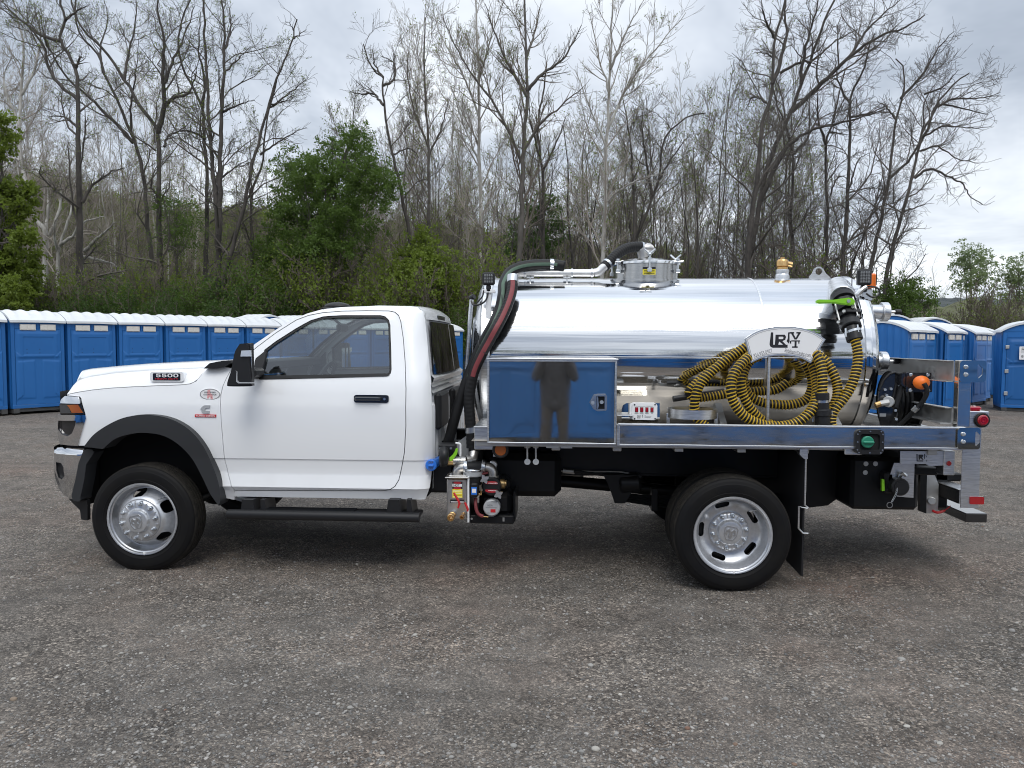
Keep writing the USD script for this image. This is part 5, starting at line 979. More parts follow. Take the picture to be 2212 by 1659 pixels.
def head_emblem(s):
    """a horned head in a shield, raised"""
    horn = Polygon([(-.1, .35), (-.35, .62), (-.72, .45), (-.82, .02), (-.62, -.35), (-.45, -.22), (-.56, .05), (-.45, .25), (-.28, .18), (-.2, -.1), (-.32, -.42), (-.16, -.82), (0, -.9), (0, .3)])
    g_ = unary_union([horn, affinity.scale(horn, -1, 1, origin=(0, 0))]); g_ = affinity.scale(g_, s, s, origin=(0, 0))
    sh = affinity.scale(Polygon([(-.75, 1.05), (.75, 1.05), (1.05, .7), (1.0, -.4), (.55, -1.15), (-.55, -1.15), (-1.0, -.4), (-1.05, .7)]), s, s, origin=(0, 0)); rim = sh.difference(sh.buffer(-s * .12))
    return g_, rim
def make_wheel(x, yc, sg, deep, name='wheel', label=None, inner=False):
    w = xf(name, truck, label=label) if label else xf(name, truck); W_ = str(w.GetPath())
    def flat(m):
        q = to_y(m, yc, sg, x, ZW); vv = np.array(q.vertices); vv[:, 2] = np.where(vv[:, 2] < .006, .006 + .1 * (vv[:, 2] - .006), vv[:, 2]); q.vertices = vv; return q
    obj('tyre', flat(SWm), M['rubber'], W_, smooth=28); obj('tread', flat(TRm), M['tread'], W_, smooth=25)
    if inner: return
    lip = [(.262, -.10), (.266, .099), (.270, .105), (.266, .111), (.259, .110), (.254, .104), (.252, .088), (.244, .083), (.242, .066)]
    if not deep:
        face = [(.239, .040), (.230, .018), (.220, .020), (.205, .050), (.186, .092), (.170, .116), (.158, .126), (.0, .130)]
    else:
        face = [(.240, .050), (.232, .020), (.224, -.002), (.205, -.018), (.185, -.028), (.165, -.034), (.135, -.036), (.0, -.036)]
    full = lip + face
    th = [(r - (0 if r < 1e-6 else 0), a - .007) for r, a in face[::-1]]
    prof = [(r, a) for r, a in full] + [(0, face[-1][1] - .008)] + [(r, a - .009) for r, a in face[::-1][1:]] + [(.236, -.10)]
    m = rev([(max(r, 0), a) for r, a in prof])
    if m.num_tri() == 0 or m.volume() < 0: m = rev(prof[::-1])
    a0 = math.radians(100 if not deep else 105)
    cuts = []
    for k in range(5):
        t = a0 + k * 2 * math.pi / 5 ; rc = .193 if not deep else .190
        sl = Polygon(affinity.scale(Point(0, 0).buffer(1, 12), .020, .036).exterior.coords) if True else None
        sl = affinity.translate(affinity.rotate(LineString([(0, -.024), (0, .024)]).buffer(.0235, 8), 0), rc + .002, 0)
        if deep: sl = affinity.translate(LineString([(0, -.032), (0, .032)]).buffer(.0195, 8), .192, 0)
        sl = affinity.rotate(sl, math.degrees(t), origin=(0, 0))
        cuts.append(manifold3d.CrossSection([np.asarray(sl.exterior.coords)[:-1][::(1 if sl.exterior.is_ccw else -1)]]).extrude(.4).translate([0, 0, -.2]))
    for c_ in cuts: m = m - c_
    obj('rim', to_y(m, yc, sg, x, ZW), M['wheel_silver'], W_, smooth=30)
    obj('brake_drum', to_y(lathe([(0, -.03 if not deep else -.06), (.185, -.03 if not deep else -.06), (.2, -.06), (.2, -.12)], 40), yc, sg, x, ZW), M['frame_black'], W_)
    h0 = .131 if not deep else -.034; hh = .040 if not deep else .052; R0 = .150 if not deep else .138
    hub = [(0, h0 + hh + .016), (.060, h0 + hh + .016), (.078, h0 + hh + .012), (.086, h0 + hh), (.090, h0 + hh - .012), (.098, h0 + hh - .016), (R0 - .02, h0 + hh - .018), (R0 - .008, h0 + hh - .024), (R0, h0 + hh - .034), (R0, h0 - .002)]
    obj('hub_cover', to_y(lathe(hub[::-1], 60), yc, sg, x, ZW), M['wheel_silver'], W_, smooth=32)
    rl = R0 - .022
    for k in range(10):
        t = math.radians(9 + 36 * k); c_, s_ = rl * math.cos(t), rl * math.sin(t); hb_ = h0 + hh - .022
        nut = lathe([(.0205, hb_ - .005), (.0185, hb_ + .004), (.0125, hb_ + .006), (.012, hb_ + .022), (.009, hb_ + .030), (0, hb_ + .033)], 12)
        nut.vertices = np.asarray(nut.vertices) + [c_, s_, 0]; obj('lug_nut', to_y(nut, yc, sg, x, ZW), M['zinc'] if k % 1 == 0 else M['zinc'], W_, smooth=40)
        rib = LineString([((rl - .030) * math.cos(t + .31), (rl - .030) * math.sin(t + .31)), ((rl + .014) * math.cos(t + .31), (rl + .014) * math.sin(t + .31))]).buffer(.0042, 3)
        LET.append(0)
        mm_ = trimesh.creation.extrude_polygon(rib, .012, engine='earcut'); mm_.apply_translation([0, 0, hb_ - .005]); obj('hub_rib', to_y(mm_, yc, sg, x, ZW), M['wheel_silver'], W_)
    g_, rim_ = head_emblem(.045)
    ex_ = lambda gg, d_: cat([trimesh.creation.extrude_polygon(q_, d_, engine='earcut') for q_ in getattr(gg, 'geoms', [gg])])
    em = cat([moved(ex_(g_.simplify(.001), .007), [0, 0, h0 + hh + .016]), moved(ex_(rim_, .0045), [0, 0, h0 + hh + .0155])])
    em = turned(em, .25 if not deep else -.2, [0, 0, 1], [0, 0, 0])
    obj('hub_emblem', to_y(em, yc, sg, x, ZW), M['zinc'], W_)
    obj('valve_stem', to_y(tube([(.14, .155, h0 + .0), (.165, .165, .06), (.175, .17, .085)] if not deep else [(.13, .15, 0), (.15, .16, .03), (.175, .165, .05)], .005, 6), yc, sg, x, ZW), M['zinc'], W_)
    obj('balance_weight', to_y(moved(bx(-.007, .007, -.268, -.246, .1, .1105, .002), [.012, 0, 0]), yc, sg, x, ZW), M['white_label'], W_)
XF, XRW = .004, 4.277
make_wheel(XF, -.935, -1, False, 'front_wheel'); make_wheel(XF, .935, 1, False, 'front_wheel')
make_wheel(XRW, -1.10, -1, True, 'rear_wheel'); make_wheel(XRW, -.84, -1, True, 'rear_wheel', inner=True)
make_wheel(XRW, 1.10, 1, True, 'rear_wheel'); make_wheel(XRW, .84, 1, True, 'rear_wheel', inner=True)
# ------------------------------------------------------------------ chassis
FB = M['frame_black']
for s in (-1, 1): obj('frame_rail', [bx(-.75, 6.0, s * .46, s * .38, .90, .92, .004), bx(-.75, 6.0, s * .46, s * .38, .66, .68, .004), bx(-.75, 6.0, s * .46, s * .445, .68, .90, 0), bx(2.5, 5.9, s * .44, s * .36, .925, .975, .004)], FB, truck)
obj('cross_member', [bx(x_, x_ + .09, -.44, .44, .70, .86, .01) for x_ in (1.2, 2.3, 3.2, 4.9, 5.6)], FB, truck)
obj('rear_axle', [cyl((XRW, -.95, ZW), (XRW, .95, ZW), .07, 16), ball((XRW, 0, ZW), .2, 2, (1, .8, 1))], FB, truck, smooth=True)
obj('front_axle', [cyl((XF, -.85, ZW - .02), (XF, .85, ZW - .02), .05, 12), ball((XF, .2, ZW), .15, 2)], FB, truck, smooth=True)
obj('drive_shaft', [cyl((1.9, 0, .62), (XRW - .15, 0, .45), .05, 14), cyl((1.0, 0, .68), (1.9, 0, .64), .16, 14, .03)], FB, truck)
for s in (-1, 1):
    obj('leaf_spring', [tube(spline([(XRW - .72, s * .5, .50 + .012 * k), (XRW - .35, s * .5, .465 + .018 * k), (XRW, s * .5, .45 + .02 * k), (XRW + .35, s * .5, .48 + .018 * k), (XRW + .72, s * .5, .56 + .012 * k)], 14), .010, 4) for k in range(-2, 3)] + [bx(XRW + d - .025, XRW + d + .025, s * .545, s * .455, .40, .58, .006) for d in (-.12, .12, -.45)], FB, truck)
    obj('spring_hanger', [plate([(XRW - .85, .68), (XRW - .55, .68), (XRW - .62, .56), (XRW - .68, .46), (XRW - .76, .46), (XRW - .80, .58)], s * .55, s * .45)], FB, truck)
obj('exhaust_pipe', [cyl((2.3, .3, .55), (3.9, .32, .60), .06, 14), cyl((2.6, .3, .56), (3.3, .31, .57), .12, 18, .03)], M['aluminium_dull'], truck)
obj('side_tank', [bx(2.55, 3.1, -.72, -.48, .53, .86, .05)], FB, truck)
obj('fuel_tank', [plate([(4.78, .90), (5.30, .90), (5.30, .62), (5.12, .48), (4.90, .45), (4.78, .50)], -.60, .36)], FB, truck)
z5 = lambda x, y, Y: at(5, x, y, Y)
q0, q1 = z5(125, 1165, -.9), z5(545, 1500, -.9)
rbx = obj('rear_box', [bx(q0[0], q1[0], -.90, -.45, q1[2], q0[2], .025)], FB, truck)
obj('bolt', [cyl((z5(x_, y_, -.9)[0], -.905, z5(x_, y_, -.9)[2]), (z5(x_, y_, -.9)[0], -.89, z5(x_, y_, -.9)[2]), .017, 12) for x_, y_ in ((212, 1205), (272, 1205), (208, 1260))], M['aluminium_dull'], str(rbx.GetPath()))
obj('brake_chamber', [cyl((3.55, -.5, .60), (3.72, -.5, .62), .08, 16, .02), cyl((3.2, -.52, .70), (3.55, -.5, .66), .012, 8)], FB, truck)
obj('brake_cable', [tube(spline(ats(6, [(620, 450), (980, 468), (1200, 475), (1420, 480), (1700, 485), (1850, 520)], -.5), 30), .006, 6), cyl(at(6, 1200, 475, -.5), at(6, 1300, 485, -.5), .018, 8)], M['aluminium_dull'], truck)
obj('frame_bolt', [cyl(at(6, x_, y_, -.49), at(6, x_, y_, -.46), .020, 12) for x_, y_ in ((757, 378), (762, 448))], M['aluminium_dull'], truck)
# ================================================================== the body: deck, tank, toolbox
TZ, TR = 1.588, .652
tx0, tx1 = 2.50, 5.40
def at3(x, y, Y): return at(3, x, y, Y)
def at4(x, y, Y): return at(4, x, y, Y)
# tank: shell, dished ends, rings
n = 128
end = lambda x, s: [(TR, x), (TR * .985, x + s * .03), (TR * .93, x + s * .065), (TR * .8, x + s * .10), (TR * .55, x + s * .135), (TR * .25, x + s * .15), (.0, x + s * .153)]
tank = obj('tank', lathe([(TR, tx0), (TR, (tx0 + tx1) / 2), (TR, tx1)], n, 'x', (0, 0, TZ)), M['polished'], truck, smooth=40); TP = str(tank.GetPath())
obj('tank_end', lathe(end(tx1 - .002, 1), n, 'x', (0, 0, TZ)), M['polished'], TP, smooth=50); obj('tank_end', lathe(end(tx0 + .002, -1)[::-1], n, 'x', (0, 0, TZ)), M['polished'], TP, smooth=50)
seam = at4(790, 700, -TR)[0]
obj('tank_seam', [lathe([(TR + .0012, x_ - .009), (TR + .0035, x_), (TR + .0012, x_ + .009)], n, 'x', (0, 0, TZ)) for x_ in (seam,)], M['aluminium'], TP, smooth=True)
obj('end_ring', lathe([(TR + .001, tx1 - .055), (TR + .012, tx1 - .05), (TR + .016, tx1 - .02), (TR + .016, tx1 - .006), (TR + .006, tx1 + .0), (TR + .004, tx1 + .022), (TR - .02, tx1 + .03)], n, 'x', (0, 0, TZ)), M['chrome'], TP, smooth=40)
obj('end_ring', lathe([(TR + .001, tx0 + .05), (TR + .014, tx0 + .045), (TR + .02, tx0 + .02), (TR + .02, tx0 - .02), (TR + .005, tx0 - .03), (TR - .02, tx0 - .035)][::-1], n, 'x', (0, 0, TZ)), M['aluminium'], TP, smooth=40)
# belt seam where the lower course starts (a horizontal joint)
bz = at3(1200, 1035, -.64)[2]; by = -math.sqrt(TR ** 2 - (bz - TZ) ** 2)
obj('tank_rail', bx(tx0 + .05, tx1 - .06, by - .006, by + .01, bz - .004, bz + .004, .002), M['aluminium'], TP)
for x_ in (3.0, 4.3, 5.15): obj('saddle', plate_x([(-.62, .985), (.62, .985), (.62, 1.10), (.5, 1.17), (.28, 1.0), (-.28, 1.0), (-.5, 1.17), (-.62, 1.10)], x_, x_ + .05), M['aluminium_dull'], truck)
# deck
DZ = 1.022
for s in (-1, 1):
    obj('deck', bx(2.47, 5.72, s * 1.195, s * .31, DZ - .006, DZ, .002), M['deck_metal'], truck)
    obj('deck_channel', [bx(2.50, 5.10, s * 1.175, s * 1.125, DZ - .042, DZ - .0065, .003)], M['aluminium_dull'], truck)
obj('deck_beam', [bx(x_, x_ + .06, -1.12, 1.12, DZ - .075, DZ - .0065, .004) for x_ in np.linspace(2.6, 5.6, 8)] , M['aluminium_dull'], truck)
hb0, hb1 = at(6, 440, 95, -1.1), at(6, 604, 285, -1.1)
obj('headboard_sill', [bx(hb0[0] - .0, hb1[0], -1.14, 1.14, hb1[2], hb0[2], .004), bx(hb0[0] - .005, hb1[0], -1.145, 1.145, hb0[2], hb0[2] + .008, .002)], M['aluminium'], truck)
r0, r1 = at(0, 1334, 961, -1.22), at(0, 2068, 966, -1.22)
zt_, zb_ = at(0, 1500, 918, -1.22)[2], at(0, 1500, 964, -1.22)[2]
def rail(sg, x0):
    q = sg * 1.22
    r = obj('side_rail', [bx(x0, 5.79, q, q - sg * .012, zb_ + .008, zt_ - .008, .001)], M['rail_sheet'], truck)
    obj('rail_lip', [bx(x0, 5.79, q + sg * .004, q - sg * .05, zt_ - .010, zt_ + .004, .003), bx(x0, 5.79, q + sg * .003, q - sg * .03, zb_ - .004, zb_ + .010, .002), bx(x0 - .006, x0 + .014, q + sg * .004, q - sg * .03, zb_ - .002, zt_, .002)], M['aluminium'], str(r.GetPath()))
    return r
rail(-1, 3.482); rail(1, 2.5)
# toolbox
bx0, bz1 = at(0, 1053, 776, -1.22)[[0, 2]]; bx1, bz0 = at(0, 1331, 961, -1.22)[[0, 2]]
tb = obj('toolbox', [bx(bx0 + .004, bx1 - .004, -1.200, -.78, bz0 + .004, bz1 - .004, .004)], M['aluminium'], truck); TB = str(tb.GetPath())
obj('toolbox_door', grid_mesh(np.stack(np.broadcast_arrays(np.linspace(bx0 + .014, bx1 - .016, 40)[:, None], -1.2195 - .0022 * np.exp(-((np.linspace(bx0, bx1, 40)[:, None] - bx0 - .06) / .09) ** 2) * np.exp(-((np.linspace(bz0, bz1, 30)[None] - bz0 - .03) / .06) ** 2), np.linspace(bz0 + .014, bz1 - .016, 30)[None]), -1)), M['mirror_sheet'], TB, smooth=True)
obj('toolbox_frame', [bx(bx0, bx1, -1.226, -1.195, bz1 - .015, bz1, .003), bx(bx0, bx1, -1.226, -1.195, bz0, bz0 + .012, .003), bx(bx0, bx0 + .012, -1.226, -1.195, bz0 + .012, bz1 - .015, .003), bx(bx1 - .014, bx1, -1.226, -1.195, bz0 + .012, bz1 - .015, .003), bx(bx0 - .006, bx1 + .01, -1.23, -.77, bz1, bz1 + .006, .002)], M['aluminium'], TB)
lt = lambda pts, Y=-1.225: np.array([(w[0], w[2]) for w in ats(3, pts, Y)])
o_ = Polygon(lt([(1306, 1415), (1340, 1352), (1372, 1344), (1440, 1344), (1452, 1360), (1452, 1470), (1440, 1484), (1372, 1486), (1340, 1470)]))
i_ = Polygon(lt([(1362, 1362), (1432, 1362), (1432, 1468), (1362, 1468)]))
la = obj('latch', [plate(o_.difference(i_), -1.235, -1.222), plate(o_.buffer(-.006).difference(i_), -1.238, -1.234)], M['zinc'], TB); LP = TB
obj('latch_pan', plate(i_, -1.2225, -1.221), M['frame_black'], LP)
obj('latch_handle', [plate(lt([(1366, 1370), (1376, 1362), (1384, 1440), (1376, 1466), (1366, 1466)]), -1.240, -1.226), cyl(at3(1408, 1412, -1.236), at3(1408, 1412, -1.222), .013, 16), cyl(at3(1334, 1417, -1.242), at3(1334, 1417, -1.222), .012, 14)], M['zinc'], LP)
# manway on the tank
mc = at3(1770, 300, 0.0); mx = mc[0]; mr = .265
zl = at3(1770, 250, -.2)[2]
mw = obj('manway', [lathe([(mr - .012, TZ + .55), (mr - .012, zl - .012), (mr + .0, zl - .012)], 64, 'z', (mx, 0, 0)), lathe([(mr, TZ + .55), (mr, zl - .03), (mr, zl - .012)], 64, 'z', (mx, 0, 0)), lathe([(mr + .002, TZ + .58), (mr + .006, TZ + .605), (mr + .004, TZ + .63)], 64, 'z', (mx, 0, 0))], M['collar_metal'], TP, smooth=30); MP = TP
obj('manway_flange', [lathe([(mr, zl - .012), (mr + .022, zl - .012), (mr + .022, zl + .006), (mr + .012, zl + .012), (mr - .03, zl + .018), (mr * .7, zl + .034), (mr * .4, zl + .046), (0.06, zl + .05), (0, zl + .05)], 64, 'z', (mx, 0, 0))], M['chrome'], MP, smooth=35)
for k, a_ in enumerate((-90, -35, -145, 25, 155, 90)):
    c_, s_ = math.cos(math.radians(a_)), math.sin(math.radians(a_)); p = np.array([mx + (mr + .03) * c_, (mr + .03) * s_, zl - .06])
    up_ = .04 if k in (0, 3) else -.012
    obj('clamp', [cyl(p, p + [0, 0, .085 + up_], .008, 8), bx(p[0] - .018, p[0] + .018, p[1] - .018, p[1] + .018, zl - .085, zl - .055, .004), cyl(p + [0, 0, .075 + up_], p + [-.045, 0, .09 + up_ * 1.6], .008, 8), cyl(p + [0, 0, .075 + up_], p + [.045, 0, .09 + up_ * 1.6], .008, 8), ball(p + np.array([0, 0, .072 + up_]), .015, 1), bx(p[0] - .014, p[0] + .014, p[1] - .010, p[1] + .010, zl + .012, zl + .03, .003)], M['zinc'], MP)
wl = [at3(x_, y_, -.275) for x_, y_ in ((1750, 348), (1856, 348), (1750, 398), (1856, 398))]
def curved_label(a, b, z0, z1, r):
    t = np.linspace(a, b, 9); return grid_mesh(np.stack([np.stack([mx + r * np.sin(t), -r * np.cos(t), np.full(9, z)], 1) for z in (z0, z1)]))
t0, t1 = [math.asin(np.clip((q[0] - mx) / mr, -.9, .9)) for q in (wl[0], wl[1])]
lz1, lz0 = zl - .045, zl - .105
obj('warning_label', curved_label(t0, t1, lz0, lz1 - .018, mr + .003), M['yellow_label'], MP); obj('warning_label', [curved_label(t0, t1, lz1 - .0178, lz1, mr + .003)] + [curved_label(t0 + .03, t1 - .03, z_, z_ + .005, mr + .0036) for z_ in np.linspace(lz0 + .006, lz1 - .03, 3)], M['black_ink'], MP)
# pipe over the tank
PY = -.20
pl = [at3(*p, PY) for p in ((668, 400), (675, 372), (700, 348), (742, 340), (760, 340), (1320, 340), (1345, 340), (1385, 328), (1420, 296), (1440, 280))]
obj('top_pipe', [tube(spline(pl[:4], 14), .034, 16), cyl(pl[3], pl[6], .0315, 18), tube(spline(pl[6:], 14), .0335, 16)], M['pipe_metal'], TP, smooth=40)
for x_ in (770, 1162, 1326): obj('pipe_band', cyl(at3(x_ - 7, 340, PY), at3(x_ + 7, 340, PY), .037, 18), M['aluminium'], TP)
for x_ in (815, 1120): 
    a_ = at3(x_, 372, PY); obj('pipe_stand', [bx(a_[0] - .004, a_[0] + .004, PY - .03, PY + .03, TZ + math.sqrt(TR ** 2 - PY ** 2) - .02, a_[2], .001), bx(a_[0] - .03, a_[0] + .03, PY - .03, PY + .03, a_[2] - .006, a_[2], .001)], M['aluminium'], TP)
hp = spline([at3(*p, PY + d) for p, d in (((1428, 290), 0), ((1470, 250), .03), ((1535, 185), .08), ((1620, 135), .14), ((1710, 122), .18), ((1765, 130), .2))], 90)
def corr(pts, r, pitch, depth=.12, n=14):
    s = np.r_[0, np.cumsum(np.linalg.norm(np.diff(pts, axis=0), axis=1))]; m = int(s[-1] / pitch * 4); q = np.stack([np.interp(np.linspace(0, s[-1], m), s, pts[:, k]) for k in range(3)], 1)
    return tube(q, r * (1 - depth * (np.arange(m) % 4 == 0)), n)
obj('lid_hose', corr(hp, .043, .022, .06), M['hose_black'], TP, smooth=40)
obj('hose_clamp', [cyl(hp[6], hp[10], .046, 16), cyl(hp[-8], hp[-5], .045, 16)], M['zinc'], TP)
ev = spline([hp[-1], hp[-1] + [.05, .0, -.01], (mx - .03, -.01, zl + .13), (mx - .02, 0, zl + .06)], 16); obj('lid_elbow', tube(ev, .042, 16), M['stainless'], TP, smooth=40)
# brass relief valve, lifting eyes
v_ = at4(912, 380, 0.0); vx = v_[0]; zt2 = TZ + TR
obj('relief_socket', lathe([(.058, zt2 - .02), (.058, zt2 + .02), (.050, zt2 + .035), (.052, zt2 + .062), (.05, zt2 + .072), (0, zt2 + .072)], 28, 'z', (vx, 0, 0)), M['aluminium'], TP)
obj('relief_valve', [lathe([(.045, zt2 + .072), (.045, zt2 + .09), (.040, zt2 + .095), (.049, zt2 + .098), (.049, zt2 + .135), (.040, zt2 + .152), (.018, zt2 + .158), (.018, zt2 + .172), (0, zt2 + .174)], 20, 'z', (vx, 0, 0)), cyl((vx + .03, 0, zt2 + .12), (vx + .078, 0, zt2 + .112), .023, 14)], M['brass'], TP)
e_ = [(w[0], w[2]) for w in ats(4, [(1135, 376), (1160, 345), (1178, 305), (1205, 288), (1228, 288), (1250, 305), (1275, 345), (1310, 376)], 0)]
ec = at4(1216, 328, 0); obj('lifting_eye', plate(Polygon(e_).buffer(0).union(sbox(e_[0][0] - .0, zt2 - .02, e_[-1][0], e_[0][1] + .003)).difference(Point(ec[0], ec[2]).buffer(.028, 16)), -.008, .008), M['aluminium'], TP)
# work lights on brackets
def work_light(zm, x0, x1, y0, y1, Y, tilt=0.0):
    a, b = at(zm, x0, y0, Y), at(zm, x1, y1, Y); w = obj('work_light', [bx(a[0], b[0], Y, Y + .05, b[2], a[2], .012), bx(a[0] + .03, b[0] - .03, Y + .01, Y + .04, b[2] - .05, b[2], .005)], M['black_plastic'], truck); W_ = str(w.GetPath())
    for i in range(4):
        for j in range(4 if zm == 4 else 3):
            nx, nz = (4, 4) if zm == 4 else (4, 3)
            if j >= nz: continue
            sx, sz = (b[0] - a[0] - .03) / nx, (a[2] - b[2] - .03) / nz; cx, cz = a[0] + .015 + (i + .5) * sx, b[2] + .015 + (j + .5) * sz
            obj('light_cell', bx(cx - sx * .42, cx + sx * .42, Y - .004, Y + .004, cz - sz * .42, cz + sz * .42, .008), M['led'], W_)
    return a, b
wa, wb = work_light(3, 415, 519, 332, 440, -.62)
obj('light_bracket', [bx((wa[0] + wb[0]) / 2 - .05, (wa[0] + wb[0]) / 2 + .05, -.61, -.55, wb[2] - .06, wb[2] - .03, .004), bx((wa[0] + wb[0]) / 2 - .02, (wa[0] + wb[0]) / 2 + .02, -.60, -.56, 1.75, wb[2] - .03, .003)], M['white_paint'], truck)
obj('light_cable', [tube(spline([at3(470, 480, -.6), at3(450, 560, -.62), at3(400, 600, -.64), at3(345, 605, -.62), at3(325, 570, -.6)], 24), .007, 6), tube(spline([at3(430, 470, -.6), at3(420, 530, -.62), at3(370, 590, -.62)], 16), .006, 6)], M['cable'], truck)
wa, wb = work_light(4, 1547, 1660, 308, 440, -.50)
obj('light_bracket', [tube(spline([at4(1535, 520, -.48), at4(1570, 480, -.48), at4(1605, 455, -.47)], 10), .022, 10), bx((wa[0] + wb[0]) / 2 - .01, (wa[0] + wb[0]) / 2 + .07, -.47, -.43, at4(1600, 570, -.45)[2], wb[2] - .03, .004)], M['aluminium'], truck)
q = at4(1660, 400, -.38); obj('beacon', [bx(q[0] - .03, q[0] + .02, -.42, -.34, q[2] - .06, q[2] + .05, .012)], M['orange'], truck)
cg = [at4(1528, 300, -.42), at4(1685, 440, -.42)]; obj('light_guard', [tube([(cg[0][0], -.44, cg[1][2]), (cg[0][0], -.44, cg[0][2]), (cg[1][0], -.44, cg[0][2]), (cg[1][0], -.44, cg[1][2])], .004, 6), tube([(cg[0][0], -.34, cg[1][2]), (cg[0][0], -.34, cg[0][2]), (cg[1][0], -.34, cg[0][2]), (cg[1][0], -.34, cg[1][2])], .004, 6)], M['cable'], truck)
obj('light_cable', tube(spline([at4(1585, 460, -.47), at4(1660, 452, -.47), at4(1715, 475, -.47), at4(1715, 520, -.47), at4(1660, 540, -.47), at4(1610, 510, -.47)], 30), .007, 6), M['cable'], truck)
# sight tube on the front end
obj('sight_tube', [cyl(at3(328, 560, -.42), at3(284, 1135, -.42), .017, 14)], M['aluminium'], truck)
obj('sight_cap', [cyl(at3(350, 535, -.43), at3(318, 552, -.41), .022, 10)], M['black_plastic'], truck)
# ------------------------------------------------------------------ hoses to the pump
def hose_path(pts, Y0): return spline([at3(p[0], p[1], Y0 + (p[2] if len(p) > 2 else 0)) for p in pts], 140)
GH = hose_path([(1100, 282, .5), (1000, 268, .5), (820, 272, .48), (700, 300, .45), (630, 350, .4), (592, 430, .3), (585, 520, .2), (560, 640, .1), (510, 760), (440, 890), (370, 1030), (310, 1180), (265, 1300), (225, 1420), (190, 1540), (150, 1690, .02), (135, 1740, .04)], -.72)
g_h = obj('green_striped_hose', tube(GH, .040, 18), M['hose_black'], truck, smooth=True)
def stripe(path, r, ang, wd, k0, k1, lift=.0015):
    t = np.gradient(path, axis=0); t /= np.linalg.norm(t, axis=1)[:, None]; view = path - np.array([CAM[0], -6.0, 1.9]); A = np.cross(t, view); A /= np.linalg.norm(A, axis=1)[:, None]; B = np.cross(A, t)
    an = np.linspace(ang - wd, ang + wd, 7); P = path[:, None] + (r + lift) * (A[:, None] * np.cos(an)[None, :, None] + B[:, None] * np.sin(an)[None, :, None]); return grid_mesh(P[k0:k1])
def facing(m):
    m.fix_normals() if False else None; return m
sgn = lambda path: 1
def find_dir(path):
    t = np.gradient(path, axis=0); t /= np.linalg.norm(t, axis=1)[:, None]; view = path - np.array([CAM[0], -6.0, 1.9]); A = np.cross(t, view); B = np.cross(A, t); return 1 if (B[60] @ view[60]) > 0 else -1
base_ang = -math.pi / 2 if find_dir(GH) > 0 else math.pi / 2
obj('hose_stripe', stripe(GH, .040, base_ang, .32, 4, 104), M['green_rubber'], str(g_h.GetPath()), smooth=True)
RH = hose_path([(668, 395, .30), (668, 450, .25), (655, 520, .2), (625, 610, .12), (580, 710, .06), (525, 810), (470, 910), (410, 1020), (355, 1140), (325, 1260), (308, 1400), (316, 1560), (326, 1660), (330, 1790)], -.80)
r_h = obj('red_striped_hose', corr(RH, .041, .030, .05, 18), M['hose_black'], truck, smooth=40)
obj('hose_stripe', stripe(RH, .0405, base_ang, .42, 3, 88), M['red_rubber'], str(r_h.GetPath()), smooth=True)
for c_m in (cyl(RH[0] + [0, 0, .03], RH[3], .045, 16), cyl(RH[-16], RH[-12], .046, 16), cyl(GH[6], GH[8], .044, 16)): obj('hose_clamp', c_m, M['zinc'], truck)
for i in (30, 48, 66): 
    a_, b_ = RH[i], GH[min(139, i + 18)]; m_ = (a_ + b_) / 2; d_ = (b_ - a_); L_ = np.linalg.norm(d_) / 2 + .045; t = RH[i + 1] - RH[i]; t /= np.linalg.norm(t); w_ = np.cross(t, d_ / np.linalg.norm(d_))
    th = np.linspace(0, 2 * np.pi, 25); obj('cable_tie', tube(m_ + np.cos(th)[:, None] * d_ / np.linalg.norm(d_) * L_ + np.sin(th)[:, None] * w_ * .048, .004, 5, False), M['cable'], truck)
ht = [text('VACUUM', .022, 0, 0, 0, .001, True)]
# ------------------------------------------------------------------ pump set between cab and toolbox
P_ = lambda x, y, Y=-1.05: at('p', x, y, Y)
PB = xf('vacuum_pump', truck); PP = str(PB.GetPath())
def pbox(x0, y0, x1, y1, Y0, Y1, b=.004): a, c = P_(x0, y0, Y0), P_(x1, y1, Y0); return bx(a[0], c[0], Y0, Y1, c[2], a[2], b)
def pdisc(x, y, r, Y0, Y1, n=32, b=0): a, c = P_(x, y, Y0), P_(x + r, y, Y0); rr_ = c[0] - a[0]; return cyl((a[0], Y0, a[2]), (a[0], Y1, a[2]), rr_, n, b)
obj('pump_tray', [pbox(490, 1380, 1225, 1530, -1.0, -.55, .008), pbox(490, 800, 500, 1500, -1.02, -.55, .003), pbox(1210, 1000, 1250, 1500, -.98, -.6, .01)], FB, PP)
obj('separator_box', [pbox(112, 780, 440, 1450, -1.06, -.80, .006)], M['stainless'], PP)
obj('separator_lid', [pbox(80, 748, 470, 776, -1.09, -.78, .003), pbox(140, 722, 440, 748, -1.05, -.82, .006)], M['stainless'], PP)
obj('separator_flange', [pbox(452, 742, 482, 1505, -1.07, -.78, .003)], M['white_paint'], PP)
for x_, y_ in ((180, 712), (400, 712)): a_ = P_(x_, y_, -1.03); obj('lid_bolt', cyl(a_ - [0, 0, .01], a_ + [0, 0, .015], .007, 8), M['zinc'], PP)
def plab(name, x0, y0, x1, y1, mat, Y, th=.001): return obj(name, pbox(x0, y0, x1, y1, Y, Y + th, .0), M[mat], PP)
plab('danger_label', 203, 822, 372, 945, 'black_ink', -1.0612); plab('danger_label', 205, 945, 370, 1095, 'yellow_label', -1.0612); plab('danger_label', 206, 860, 366, 908, 'white_label', -1.0618)
for y_ in (842, 930): a_ = P_(287, y_, -1.062); obj('danger_label', plate(affinity.translate(affinity.scale(Point(0, 0).buffer(1, 12), .028, .0085), a_[0], a_[2]), -1.0622, -1.061), M['red_lettering'], PP)
plab('plate_label', 168, 1118, 402, 1180, 'black_ink', -1.0612)
